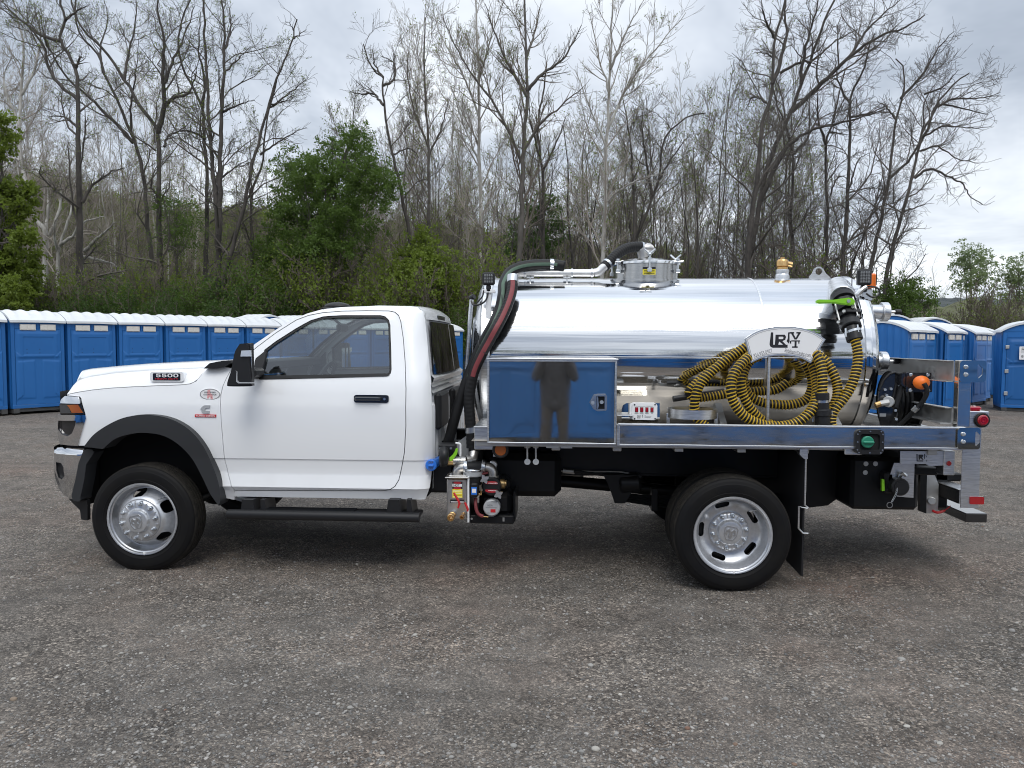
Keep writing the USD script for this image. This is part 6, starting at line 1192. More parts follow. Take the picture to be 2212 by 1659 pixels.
for y_ in (965, 990, 1020, 1045, 1075): plab('label_print', 215, y_, 360, y_ + 8, 'white_label' if y_ != 1045 else 'grey_ink', -1.0622)
a_ = P_(222, 900, -1.062); obj('label_lettering', text('HOT', .015, a_[0], a_[2], -1.0618, .0006, True), M['black_ink'], PP)
a_ = P_(180, 1165, -1.062); obj('label_lettering', text('GO TO DANGER LIMITATION'[:0] + 'DO NOT OVERFILL'[:0] + 'WARNING', .007, a_[0], a_[2], -1.0622, .0006, True, width=.19) if False else plate(sbox(a_[0], a_[2], a_[0] + P_(395, 0, -1.06)[0] - P_(180, 0, -1.06)[0], a_[2] + .006), -1.0622, -1.0612), M['white_label'], PP)
# elbows and manifold
obj('elbow', [tube(spline([P_(290, 715, -.95), P_(292, 650, -.95), P_(330, 600, -.95), P_(400, 585, -.95)], 14), .038, 16)], M['stainless'], PP, smooth=40)
obj('elbow', [tube(spline([P_(760, 585, -.95), P_(830, 600, -.95), P_(865, 660, -.95), P_(868, 740, -.95)], 14), .039, 16), cyl(P_(868, 720, -.95), P_(868, 800, -.95), .048, 18)], M['stainless'], PP, smooth=40)
obj('coupling', [cyl(P_(395, 592, -.95), P_(465, 590, -.95), .050, 18, .004), cyl(P_(692, 575, -.95), P_(760, 580, -.95), .052, 18, .004)], M['zinc'], PP)
obj('coupling_hose', cyl(P_(440, 590, -.94), P_(720, 580, -.94), .042, 16), M['hose_black'], PP)
obj('manifold', [cyl(P_(230, 490, -.9), P_(430, 485, -.9), .035, 16), cyl(P_(320, 480, -.9), P_(300, 600, -.9), .032, 14), tube(spline([P_(430, 485, -.88), P_(520, 470, -.86), P_(555, 420, -.84), P_(560, 350, -.82)], 14), .042, 16)], M['stainless'], PP, smooth=40)
obj('brass_nipple', cyl(P_(110, 505, -.9), P_(230, 500, -.9), .022, 12), M['brass_dull'], PP)
obj('ball_valve', [pbox(-30, 210, 240, 320, -.98, -.84, .006), tube(spline([P_(60, 300, -.98), P_(70, 360, -1.02), P_(60, 440, -1.02), P_(55, 520, -.98)], 12), .034, 16)], M['black_plastic'], PP, smooth=32)
obj('valve_bolt', [pdisc(x_, 272, 18, -.995, -.975, 12) for x_ in (0, 180)], M['zinc'], PP)
lv = np.array([(w[0], w[2]) for w in [P_(x_, y_, -1.06) for x_, y_ in ((262, 275), (290, 268), (296, 300), (280, 370), (230, 440), (195, 478), (160, 475), (158, 425), (215, 370), (245, 320))]])
obj('valve_lever', plate(Polygon(lv).buffer(-.003).buffer(.003), -1.065, -1.045), M['lime'], PP)
obj('lever_rod', tube(spline([P_(258, 182, -.93), P_(310, 190, -.93), P_(338, 220, -.93), P_(338, 400, -.93)], 20), .008, 8), M['white_paint'], PP)
obj('bracket_plate', plate(Polygon([(w[0], w[2]) for w in [P_(x_, y_, -.72) for x_, y_ in ((250, 200), (470, 40), (470, 420), (340, 430), (290, 330))]]), -.72, -.70), M['aluminium_dull'], PP)
# filter column
obj('filter_cup', [pbox(498, 850, 632, 1090, -1.06, -.93, .012), pdisc(0, 0, 1, 0, .001, 4) if False else cyl(P_(558, 735, -.98), P_(558, 860, -.98), .062, 20)], M['black_plastic'], PP, smooth=35)
obj('filter_glass', [cyl(P_(556, 640, -.99), P_(556, 730, -.99), .066, 24, .006)], M['silver_label'], PP, smooth=35); a_ = P_(556, 610, -1.02)
obj('filter_cap', [ring(P_(556, 625, -.99), .058, .012, 'z', 28, 8), cyl(P_(556, 640, -.99), P_(556, 618, -.99), .05, 24)], M['chrome'], PP, smooth=True)
plab('blue_label', 518, 912, 610, 1040, 'blue_cap', -1.0615); plab('blue_label', 530, 942, 598, 1010, 'white_label', -1.0622)
# gauge
obj('gauge', pdisc(878, 548, 70, -.93, -.89, 28, .004), M['zinc'], PP); obj('gauge_face', pdisc(876, 550, 58, -.9315, -.928, 28), M['white_label'], PP)
a_, b_ = P_(850, 535, -.9325), P_(895, 570, -.9325); obj('gauge_needle', cyl(a_, b_, .002, 6), M['black_ink'], PP)
# pump body
obj('pump_body', [pdisc(855, 905, 165, -1.0, -.6, 36, .01), pbox(640, 1000, 1200, 1400, -.95, -.6, .04), pdisc(860, 1260, 150, -1.0, -.6, 32, .01), pbox(900, 760, 1150, 1000, -.9, -.6, .03)], M['frame_black'], PP, smooth=35)
obj('pump_cover', pdisc(855, 905, 150, -1.045, -.99, 40, .008), M['black_plastic'], PP, smooth=35)
for y_ in (850, 970): a_ = P_(852, y_, -1.046); obj('cover_label', plate(affinity.translate(affinity.scale(Point(0, 0).buffer(1, 14), .045, .016), a_[0], a_[2]).intersection(sbox(a_[0] - 1, a_[2] - (.006 if y_ < 900 else .02), a_[0] + 1, a_[2] + (.02 if y_ < 900 else .006))), -1.0475, -1.044), M['red_lettering'], PP)
for y_ in (850, 970): a_ = P_(800, y_ + 8, -1.048); obj('label_lettering', text('DANGER', .007, a_[0], a_[2], -1.0475, .0006, True, width=.066), M['white_label'], PP)
def star(x, y, Y, r):
    a_ = P_(x, y, Y); t = np.arange(16) / 16 * 2 * np.pi; rr_ = np.where(np.arange(16) % 4 == 0, r, np.where(np.arange(16) % 4 == 2, r * .5, r * .72)); t = t + .5
    return plate(Polygon(np.stack([a_[0] + rr_ * np.cos(t), a_[2] + rr_ * np.sin(t)], 1)), Y, Y + .02)
obj('star_knob', star(738, 785, -1.09, .036), M['aluminium'], PP); obj('star_knob', star(968, 1038, -1.09, .036), M['aluminium'], PP)
obj('oil_cap', [pdisc(855, 1262, 138, -1.05, -.97, 44, .008)], M['silver_label'], PP, smooth=35)
obj('cap_print', [pbox(838, 1280, 920, 1335, -1.0515, -1.05, 0)], M['red'], PP)
a_ = P_(785, 1232, -1.051); obj('cap_lettering', [text('HDA', .013, a_[0], a_[2], -1.0502, .0008, True), text('VACUUM', .007, a_[0] + .028, a_[2] + .030, -1.0502, .0008, True)] + [plate(sbox(P_(x0, 0, -1.05)[0], a_[2] - dz, P_(x1, 0, -1.05)[0], a_[2] - dz + .003), -1.051, -1.0498) for x0, x1, dz in ((760, 950, .012), (800, 900, .075), (785, 825, .050))], M['grey_ink'], PP)
obj('brass_port', [cyl(P_(1000, 860, -.95), P_(1075, 855, -.95), .036, 16, .004), cyl(P_(1070, 850, -.95), P_(1100, 850, -.95), .022, 12)], M['brass_dull'], PP)
obj('oil_line', tube(spline([P_(592, 1100, -1.0), P_(590, 1200, -1.02), P_(610, 1310, -1.03), P_(650, 1370, -1.03), P_(720, 1400, -1.03)], 24), .0125, 10), M['red_rubber'], PP, smooth=True)
obj('oil_line', tube(spline([P_(660, 745, -1.0), P_(700, 700, -1.0), P_(790, 678, -.98)], 12), .008, 8), M['red_rubber'], PP, smooth=True)
obj('oil_fitting', [cyl(P_(680, 780, -1.0), P_(680, 1000, -1.0), .005, 8), cyl(P_(640, 1030, -1.0), P_(690, 1028, -1.0), .010, 8), cyl(P_(675, 980, -1.0), P_(675, 1035, -1.0), .010, 8), cyl(P_(720, 1402, -1.03), P_(800, 1410, -1.03), .005, 8)], M['brass'], PP)
for x_, y_, r_, yy_ in ((190, 1400, 62, -1.16), (375, 1390, 40, -1.13)):
    a_ = P_(x_, y_, yy_); s_ = (P_(x_ + r_, y_, yy_) - a_)[0]
    obj('drain_valve', [lathe([(s_ * .55, -.02), (s_ * .62, -.02), (s_ * 1.0, -.01), (s_ * 1.0, .0), (s_ * .95, .03), (s_ * .7, .035), (s_ * .8, .05), (s_ * .8, .09)], 24, '-y', a_) if False else to_y(lathe([(0, -.06), (s_ * .9, -.06), (s_ * .9, -.035), (s_ * .7, -.03), (s_ * .82, .0), (s_ * 1.0, .02), (s_ * 1.0, .045), (s_ * .85, .05), (s_ * .62, .05), (s_ * .55, .02), (0, .015)], 24), a_[1], -1, a_[0], a_[2])], M['brass'], PP, smooth=35)
    obj('valve_bore', ball(a_ + [0, -.012, 0], s_ * .42, 2), M['chrome'], PP, smooth=True); obj('drain_elbow', cyl(a_ + [0, .05, 0], a_ + [0, .11, 0], s_ * .9, 18), M['zinc'], PP)
for pts in (((300, 1262), (322, 1185), (300, 1130), (230, 1010)), ((455, 1315), (462, 1285), (440, 1230), (412, 1170))):
    obj('valve_handle', tube(np.array([P_(x_, y_, -1.12) for x_, y_ in pts]), [.007, .009, .009, .008], 6), M['red'], PP)
for c_m in (pdisc(525, 1440, 18, -1.01, -.99, 10), cyl(P_(1055, 1480, -1.0), P_(1055, 1415, -1.0), .009, 8)): obj('tray_bolt', c_m, M['zinc'], PP)
# DEF filler, marker lamp, under-cab box
d_ = at(2, 1718, 1412, -.96); s_ = .042
obj('filler_cap', [cyl((d_[0], -.98, d_[2]), (d_[0], -.93, d_[2]), s_, 28, .006), bx(d_[0] - .018, d_[0] + .02, -.995, -.975, d_[2] - .007, d_[2] + .007, .004), cyl((d_[0], -.93, d_[2]), (d_[0] + .03, -.75, d_[2]), .036, 16)], M['blue_cap'], truck, smooth=35)
for t_, txt in ((1, 'DEF'), (-1, 'DEF')): obj('cap_lettering', text(txt, .014, d_[0], d_[2] + (.016 if t_ > 0 else -.030), -.9805, .0012, True, center=True), M['grey_ink'], truck)
obj('cab_mount', [bx(2.0, 2.3, -.86, -.45, .58, .80, .02), bx(2.15, 2.5, -.7, -.45, .72, .90, .02)], FB, truck)
m0, m1 = at(6, 598, 252, -1.14), at(6, 718, 352, -1.14); mcx, mcz = at(6, 662, 292, -1.15)[[0, 2]]
ml = obj('marker_lamp', [cyl((mcx, -1.165, mcz), (mcx, -1.14, mcz), .041, 30, .004)], M['amber'], truck, smooth=35)
obj('lamp_bracket', [plate(Polygon([(m0[0], m0[2]), (m1[0], m0[2]), (m1[0], m1[2] + .03), (m1[0] - .03, m1[2]), (m0[0], m1[2])]), -1.142, -1.132)], M['aluminium'], str(ml.GetPath()))
obj('lamp_grommet', ring((mcx, -1.155, mcz), .048, .011, 'y', 30, 8), M['hose_black'], str(ml.GetPath()), smooth=True)
for x_ in (893, 967):
    obj('hold_down_bolt', [cyl(at(6, x_, 260, -1.1), at(6, x_, 395, -1.1), .007, 8), cyl(at(6, x_, 258, -1.1), at(6, x_, 275, -1.1), .022, 14), cyl(at(6, x_, 396, -1.115), at(6, x_, 396, -1.085), .022, 14)], M['aluminium_dull'], truck)
a_, b_ = at(6, 1055, 252, -1.178), at(6, 1165, 278, -1.178); c_ = at(6, 1280, 278, -1.178)
obj('warning_plate', [bx(a_[0], b_[0], -1.178, -1.175, b_[2], a_[2], 0), bx(b_[0] + .012, c_[0], -1.178, -1.175, b_[2], a_[2], 0)], M['silver_label'], truck)
# ================================================================== body furniture, left side
Z = lambda x, y, Y: at(4, x, y, Y)
# sign on its post
SY = -1.0
arc = lambda a, b, k, Y=SY: spline([Z(*a, Y), Z(*k, Y), Z(*b, Y)], 25)
top = spline([Z(x_, y_, SY) for x_, y_ in ((602, 885), (700, 826), (820, 792), (935, 783), (1060, 793), (1180, 830), (1274, 890))], 40); bot = spline([Z(x_, y_, SY) for x_, y_ in ((1150, 1088), (1070, 1046), (990, 1028), (900, 1024), (815, 1030), (730, 1052), (655, 1086))], 30)
sp_ = Polygon(np.vstack([top, bot])[:, [0, 2]]).buffer(.004).buffer(-.004)
sign = obj('sign_holder', plate(sp_, SY, SY + .012), M['aluminium'], truck); SG = str(sign.GetPath())
obj('sign_face', plate(sp_.buffer(-.010), SY - .002, SY + .001), M['white_label'], SG)
obj('sign_border', plate(sp_.buffer(-.015).difference(sp_.buffer(-.017)), SY - .003, SY - .0015), M['grey_ink'], SG)
def RZ(x, y): w = Z(x, y, SY); return (w[0], w[2])
logo = Polygon([RZ(*q) for q in ((820, 832), (838, 832), (838, 935), (958, 935), (958, 960), (835, 960), (815, 950), (808, 930))])
rr_ = Polygon([RZ(*q) for q in ((858, 852), (935, 852), (945, 870), (938, 893), (915, 905), (945, 935), (922, 935), (888, 908), (880, 935), (852, 935))]).difference(Polygon([RZ(*q) for q in ((884, 868), (920, 868), (924, 878), (918, 888), (884, 888))]))
bar = Polygon([RZ(*q) for q in ((962, 832), (974, 832), (974, 905), (966, 925), (950, 905), (960, 880))])
blk = Polygon([RZ(*q) for q in ((855, 850), (942, 850), (942, 900), (905, 912), (868, 905), (852, 925))])
inner_ = Polygon([RZ(*q) for q in ((880, 866), (922, 866), (926, 877), (918, 886), (878, 886))])
vt = [text('V', (RZ(0, 832)[1] - RZ(0, 888)[1]), *RZ(978, 890), SY - .0016, .0012, True, width=RZ(1064, 0)[0] - RZ(978, 0)[0]), text('T', (RZ(0, 900)[1] - RZ(0, 958)[1]), *RZ(980, 958), SY - .0016, .0012, True, width=RZ(1054, 0)[0] - RZ(980, 0)[0])]
slab = lambda x0, x1, y0, y1: plate(sbox(RZ(x0, y1)[0], RZ(x0, y1)[1], RZ(x1, y0)[0], RZ(x1, y0)[1]), SY - .0028, SY - .0016)
obj('sign_logo', [plate(g_, SY - .0028, SY - .0016) for g_ in (logo, rr_, bar)] + vt + [slab(974, 1012, 830, 842), slab(1030, 1066, 830, 842), slab(994, 1042, 948, 960), slab(976, 988, 902, 926), slab(1046, 1056, 902, 926)], M['black_ink'], SG)
a_ = RZ(680, 1042); b_ = RZ(930, 995)
obj('sign_lettering', [text('814.933.0927', .026, a_[0], a_[1], SY - .0016, .0012, width=RZ(838, 0)[0] - RZ(680, 0)[0], ang=.30), text('RobinsonTanks.com', .026, b_[0], b_[1], SY - .0016, .0012, width=(RZ(1152, 0)[0] - RZ(930, 0)[0]) * 1.0, ang=-.20)], M['grey_ink'], SG)
obj('sign_post', [cyl(Z(803, 1040, SY + .03), (Z(790, 1500, -.95)[0], SY + .03, DZ), .013, 12)], M['aluminium'], SG)
obj('hose_hanger', [plate(affinity.translate(sp_.buffer(-.02), 0, -.0), SY + .20, SY + .21)] + [tube(np.stack([bot[:, 0], np.full(30, SY + .10), bot[:, 2] + .012], 1), .10, 4, False)] if False else [bx(Z(660, 0, SY)[0] + .02, Z(1140, 0, SY)[0], SY + .012, SY + .2, Z(0, 1010, SY)[2], Z(0, 1000, SY)[2], .002)], M['aluminium'], SG)
# control box
CY = -1.06
c_ = lambda x, y, Y=CY: at('c', x, y, Y)
ca, cb = c_(508, 992), c_(1140, 1385)
cbx = obj('control_box', [plate(rrect(c_(575, 0)[0], c_(1130, 0)[0], cb[2], ca[2], .012), CY, CY + .07), plate(rrect(ca[0], cb[0], c_(0, 1360)[2], c_(0, 1005)[2], .015), CY + .02, CY + .06)], M['white_label'], truck); CB = str(cbx.GetPath())
for x_ in (673, 791, 911, 1029): obj('rocker_switch', [bx(c_(x_ - 30, 0)[0], c_(x_ + 30, 0)[0], CY - .008, CY + .002, c_(0, 1190)[2], c_(0, 1085)[2], .004)], M['red_lens'], CB); obj('switch_bezel', [plate(rrect(c_(x_ - 36, 0)[0], c_(x_ + 36, 0)[0], c_(0, 1196)[2], c_(0, 1079)[2], .003), CY - .003, CY + .001)], M['black_ink'], CB)
for x_, y_ in ((613, 1030), (1085, 1026), (615, 1352), (1087, 1352)): obj('box_screw', cyl(c_(x_, y_, CY - .003), c_(x_, y_, CY + .002), .0055, 10), M['black_ink'], CB)
cl = lambda x0, x1, y0, y1: plate(sbox(c_(x0, 0)[0], c_(0, y1)[2], c_(x1, 0)[0], c_(0, y0)[2]), CY - .0012, CY + .001)
obj('box_print', [cl(625, 720, 1215, 1223), cl(748, 834, 1215, 1223), cl(868, 954, 1215, 1223), cl(1015, 1045, 1215, 1223), cl(655, 880, 1054, 1058), cl(900, 1045, 1050, 1056), cl(860, 1015, 1282, 1287), cl(860, 1000, 1312, 1320), cl(862, 885, 1272, 1282)], M['grey_ink'], CB)
obj('box_logo', [cl(685, 694, 1258, 1332), cl(685, 762, 1324, 1332), cl(715, 745, 1268, 1276), cl(715, 723, 1276, 1315), cl(715, 750, 1292, 1300), cl(740, 748, 1296, 1316), cl(762, 768, 1258, 1316)] + [text('V', .010, *c_(778, 1290)[[0, 2]], CY - .0002, .001, True), text('T', .010, *c_(780, 1332)[[0, 2]], CY - .0002, .001, True)], M['black_ink'], CB)
obj('box_stand', [plate(Polygon([(w[0], w[2]) for w in (c_(312, 1440, -.98), c_(312, 1130, -.98), c_(345, 1040, -.98), c_(420, 992, -.98), c_(1190, 992, -.98), c_(1190, 1440, -.98))]), -.985, -.98), bx(c_(312, 0, -.98)[0], c_(1190, 0, -.98)[0], -.98, -.80, DZ, DZ + .004, .001)], M['mirror_sheet'], truck)
obj('cup_holder', plate_z(sbox(3.50, -1.15, 3.62, -1.0), 1.20, 1.215) if False else [bx(3.485, 3.60, -1.10, -.90, 1.195, 1.20, .002)], M['aluminium'], truck)
# bucket rings on the deck: a flat band on legs
def band(cx, cy, R, z0, z1): 
    return [lathe([(R, z0), (R, z1)], 56, 'z', (cx, cy, 0)), lathe([(R - .004, z1), (R - .004, z0)], 56, 'z', (cx, cy, 0)), lathe([(R, z1), (R - .004, z1)], 56, 'z', (cx, cy, 0))]
ra, rb_ = Z(-38, 1480, -.98), Z(372, 1480, -.98); R_ = (rb_[0] - ra[0]) / 2; cx_, cy_ = (ra[0] + rb_[0]) / 2, -.98
bkt = obj('bucket_ring', band(cx_, cy_, R_, Z(0, 1552, -1.12)[2], Z(0, 1475, -1.12)[2]), M['aluminium'], truck, smooth=30)
obj('ring_leg', [bx(cx_ + d * R_ - .012, cx_ + d * R_ + .012, cy_ - .01, cy_ + .01, DZ, Z(0, 1552, -1.12)[2] + .03, .002) for d in (-.97, .97)], M['aluminium'], str(bkt.GetPath()))
# discharge valve high on the tank side
VY = -.74
vb = lambda pts, Y: Polygon([(w[0], w[2]) for w in [Z(x_, y_, Y) for x_, y_ in pts]])
st0 = Z(1395, 505, -.42); st1 = Z(1440, 590, -.70); ax = (Z(1490, 800, -.86) - Z(1420, 560, -.70)); ax /= np.linalg.norm(ax)
obj('outlet_pipe', [cyl(Z(1370, 450, -.28), Z(1412, 540, -.66), .075, 28), cyl(Z(1408, 528, -.62), Z(1414, 545, -.67), .088, 28, .004)], M['aluminium'], TP, smooth=35)
vbd = obj('outlet_valve', [cyl(Z(1414, 545, -.67), Z(1425, 575, -.70), .084, 28), manifold3d.Manifold.cylinder(.16, .070, .070, 8).rotate([0, 0, 0]) if False else cyl(Z(1425, 575, -.70), Z(1468, 720, -.79), .075, 8), cyl(Z(1440, 620, -.74), Z(1452, 665, -.765), .098, 6), cyl(Z(1460, 690, -.78), Z(1468, 716, -.795), .098, 6)], M['black_plastic'], truck, smooth=25); VP = str(vbd.GetPath())
obj('valve_bolt', [cyl(Z(1350 + dx, 580 + dy, -.80), Z(1390 + dx, 735 + dy, -.87), .006, 8) for dx, dy in ((0, 0), (150, -40))] + [cyl(Z(x_, y_, -.86), Z(x_ + 8, y_ + 14, -.84), .012, 8) for x_, y_ in ((1380, 745), (1540, 690), (1425, 655), (1500, 620))], M['aluminium_dull'], VP)
lv = vb([(1190, 570), (1215, 560), (1330, 563), (1400, 552), (1460, 545), (1495, 552), (1512, 576), (1505, 600), (1470, 610), (1400, 602), (1330, 592), (1215, 596), (1192, 590)], -.86)
obj('valve_lever', [plate(lv.buffer(-.004).buffer(.004), -.875, -.855), plate(lv.buffer(-.008), -.879, -.874)], M['lime'], VP); q_ = Z(1466, 572, -.885); obj('lever_bolt', [cyl(q_, q_ + [0, .02, 0], .013, 14)], M['zinc'], VP)
obj('outlet_coupling', [cyl(Z(1462, 720, -.80), Z(1482, 775, -.86), .060, 22, .004), cyl(Z(1474, 750, -.84), Z(1490, 800, -.88), .070, 22, .006), cyl(Z(1488, 800, -.88), Z(1500, 838, -.90), .052, 22), cyl(Z(1500, 838, -.90), Z(1518, 900, -.92), .056, 22, .004)], M['black_plastic'], VP, smooth=30)
obj('coupling_ring', [cyl(Z(1496, 818, -.895), Z(1502, 836, -.90), .0575, 22)], M['zinc'], VP)
[obj('coupling_arm', c_m, M['zinc'], VP) for c_m in (cyl(Z(1440, 800, -.93), Z(1445, 870, -.95), .006, 6), cyl(Z(1538, 770, -.93), Z(1545, 830, -.95), .006, 6))]
# the yellow suction hose, hung on the sign's hanger: a thing of its own
def frame_path(pts, m):
    p = spline(pts, m); t = np.gradient(p, axis=0); t /= np.linalg.norm(t, axis=1)[:, None]; a = np.cross(t[0], [0.3, 1, .2]); a /= np.linalg.norm(a); A = np.zeros_like(p)
    for i in range(m): a = a - t[i] * (a @ t[i]); a /= np.linalg.norm(a); A[i] = a
    return p, A, np.cross(t, A)
RHOSE = .0315
def ribbed(pts, r=RHOSE, pitch=.0235):
    p0 = spline(pts, 200); L = np.linalg.norm(np.diff(p0, axis=0), axis=1).sum(); turns = L / pitch; m = int(turns * 12)
    p, A, B = frame_path(pts, m); th = np.linspace(0, turns * 2 * np.pi, m)[:, None]
    core = tube(p[::6], r, 14); hx = tube(p + (r + .0015) * (A * np.cos(th) + B * np.sin(th)), .0046, 5, False); return core, hx
hose = xf('suction_hose', loc=(4.7, -.95, DZ), label='yellow and black ribbed suction hose coiled on the round-topped white sign holder', cat='hose')
hb_ = np.array([4.7, -.95, DZ])
HP = {
 'down': [Z(1518, 895, -.93), Z(1538, 980, -.95), Z(1540, 1080, -.97), Z(1515, 1200, -.99), Z(1470, 1310, -1.0), Z(1400, 1410, -1.02), Z(1345, 1475, -1.03), Z(1320, 1560, -1.04), Z(1330, 1640, -1.05)],
 'outer_left': [Z(640, 935, -.84), Z(560, 985, -.84), Z(450, 1060, -.85), Z(340, 1150, -.86), Z(250, 1240, -.87), Z(205, 1330, -.88), Z(187, 1420, -.88), Z(190, 1510, -.87), Z(240, 1580, -.88), Z(320, 1640, -.9)],
 'outer_left_back': [Z(640, 960, -.76), Z(540, 1015, -.76), Z(420, 1095, -.76), Z(300, 1170, -.77), Z(200, 1260, -.78), Z(140, 1330, -.78), Z(190, 1372, -.76), Z(300, 1365, -.74), Z(450, 1345, -.73), Z(640, 1325, -.72), Z(850, 1310, -.72), Z(960, 1250, -.72)],
 'loop': [Z(700, 1010, -.9), Z(630, 1040, -.98), Z(560, 1110, -1.03), Z(500, 1210, -1.06), Z(487, 1310, -1.08), Z(510, 1410, -1.08), Z(580, 1510, -1.08), Z(690, 1580, -1.08), Z(820, 1612, -1.08), Z(980, 1600, -1.08), Z(1090, 1545, -1.08), Z(1165, 1460, -1.06), Z(1200, 1350, -1.02), Z(1195, 1220, -.96), Z(1170, 1110, -.92), Z(1120, 1020, -.88)],
 'loop_inner': [Z(720, 1030, -.84), Z(650, 1055, -.88), Z(600, 1130, -.9), Z(572, 1230, -.92), Z(585, 1340, -.92), Z(640, 1450, -.92), Z(730, 1550, -.92), Z(850, 1610, -.92), Z(1000, 1640, -.94)],
 'loop_back': [Z(740, 1010, -.76), Z(640, 1080, -.76), Z(590, 1200, -.76), Z(620, 1330, -.76), Z(720, 1405, -.77), Z(850, 1430, -.78), Z(1000, 1430, -.78), Z(1110, 1390, -.78), Z(1160, 1290, -.78), Z(1150, 1180, -.78), Z(1100, 1080, -.78)],
 'right_front': [Z(1150, 980, -.95), Z(1210, 1040, -1.0), Z(1240, 1130, -1.03), Z(1248, 1230, -1.05), Z(1245, 1340, -1.06)],
 'right_back': [Z(1160, 985, -.85), Z(1260, 1060, -.88), Z(1330, 1160, -.92), Z(1370, 1270, -.95), Z(1370, 1370, -.98), Z(1330, 1460, -1.0), Z(1300, 1500, -1.02)],
}
for k, pts in HP.items():
    core, hx = ribbed([p - hb_ for p in pts]); c = obj('hose_turn', core, M['hose_black'], hose, smooth=40); obj('helix', hx, M['yellow_helix'], str(c.GetPath()), smooth=40)
e0 = Z(1245, 1335, -1.06) - hb_; e1 = Z(1250, 1600, -1.06) - hb_; dd = e1 - e0
obj('hose_coupling', [cyl(e0, e0 + dd * .22, .047, 20, .004), cyl(e0 + dd * .30, e0 + dd * .52, .045, 20), cyl(e0 + dd * .50, e0 + dd * .72, .058, 20, .006), cyl(e0 + dd * .72, e1, .050, 20)], M['black_plastic'], hose, smooth=35)
obj('coupling_band', cyl(e0 + dd * .22, e0 + dd * .31, .044, 20), M['zinc'], hose)
[obj('coupling_arm', cyl(e0 + dd * f + [s_ * .06, 0, 0], e0 + dd * (f + .35) + [s_ * .066, 0, 0], .007, 6), M['zinc'], hose) for s_, f in ((-1, .55), (1, .55))]
wd = [Z(10, 1385, -.78), Z(200, 1350, -.75), Z(430, 1320, -.72)]; obj('wand', cyl(wd[0] - hb_, wd[2] - hb_, .022, 14), M['black_plastic'], hose)
# ------------------------------------------------------------------ tail
z5 = lambda x, y, Y: at(5, x, y, Y)
TY = -1.2
pa, pb_ = z5(800, 555, TY), z5(866, 975, TY)
post = obj('rear_post', [bx(pa[0], pb_[0], TY, TY + .06, zt_, pa[2], .003)], M['rail_sheet'], truck); obj('rear_post', [bx(pa[0], pb_[0], -TY - .06, -TY, zt_ - .1, pa[2], .003)], M['mirror_sheet'], truck)
def slot_plate(x0, y0, x1, y1, Y, slot):
    a, b = z5(x0, y0, Y), z5(x1, y1, Y); g_ = rrect(a[0], b[0], b[2], a[2], .02)
    s0, s1 = z5(slot[0], slot[1], Y), z5(slot[2], slot[3], Y); hz = LineString([(s0[0], s0[2]), (s0[0] - .0, s1[2])]).buffer(.001)
    arcp = [(s0[0], s0[2]), (s1[0], s0[2] - .02), (s1[0], s1[2] + .02), (s0[0], s1[2])]; return plate(g_.difference(Polygon(arcp).buffer(.006)), Y, Y + .006)
br = obj('bracket_plate', slot_plate(806, 556, 966, 694, TY - .008, (922, 588, 938, 662)), M['mirror_sheet'], truck); br2 = obj('bracket_plate', slot_plate(792, 978, 930, 1116, -1.236, (908, 1010, 924, 1086)), M['mirror_sheet'], truck)
obj('bracket_bolt', [cyl(z5(x_, y_, TY - .018), z5(x_, y_, TY - .006), .014, 14, .004) for x_, y_ in ((842, 597), (842, 645))] + [cyl(z5(x_, y_, -1.248), z5(x_, y_, -1.234), .014, 14, .004) for x_, y_ in ((826, 1020), (826, 1068))], M['zinc'], truck)
xb = pa[0]; ht_, hb2 = z5(790, 556, -1.14), z5(790, 692, -1.14)
obj('rear_cross_beam', [bx(xb - .006, xb + .0, -1.14, 1.14, hb2[2], ht_[2], .001), bx(xb - .05, xb, -1.14, 1.14, ht_[2] - .006, ht_[2], .001), bx(xb - .05, xb, -1.14, 1.14, hb2[2], hb2[2] + .006, .001)], M['aluminium_dull'], truck)
lt_, lb_ = z5(780, 852, -1.14), z5(780, 955, -1.14)
obj('rear_cross_beam', [bx(xb - .006, xb, -1.14, 1.14, lb_[2], lt_[2], .001), bx(xb - .05, xb, -1.14, 1.14, lt_[2] - .006, lt_[2], .001), bx(xb - .08, xb, -1.14, 1.14, lb_[2], lb_[2] + .006, .001)], M['aluminium_dull'], truck)
obj('tail_beam', [bx(xb - .01, xb + .05, -1.14, 1.14, zb_, zb_ + .10, .003)], M['aluminium'], truck)
# lamp post at the corner
la_, lb2 = z5(866, 876, -1.17), z5(985, 975, -1.17)
lb = obj('tail_lamp_box', [bx(la_[0], lb2[0], -1.17, -1.05, lb2[2], la_[2], .004), plate(sbox(z5(862, 0, -1.17)[0], z5(0, 1470, -1.17)[2], z5(978, 0, -1.17)[0], lb2[2]), -1.168, -1.162)], M['aluminium'], truck); LB = str(lb.GetPath())
tc = z5(940, 930, -1.17); obj('tail_lamp', [cyl((tc[0], -1.195, tc[2]), (tc[0], -1.165, tc[2]), .036, 30, .006)] + [ring((tc[0], -1.196, tc[2]), r_, .003, 'y', 28, 6) for r_ in (.012, .024)], M['red_lens'], LB, smooth=35)
obj('lamp_grommet', ring((tc[0], -1.178, tc[2]), .041, .010, 'y', 30, 8), M['hose_black'], LB, smooth=True)
t2 = z5(885, 864, -1.1); obj('top_lamp', [bx(t2[0] - .04, t2[0] + .045, -1.13, -1.04, la_[2], la_[2] + .03, .01)], M['red_lens'], LB)
ra_, rb2 = z5(866, 1412, -1.17), z5(952, 1460, -1.17); obj('reflector', plate(rrect(ra_[0], rb2[0], rb2[2], ra_[2], .006), -1.176, -1.168), M['red_lens'], LB)
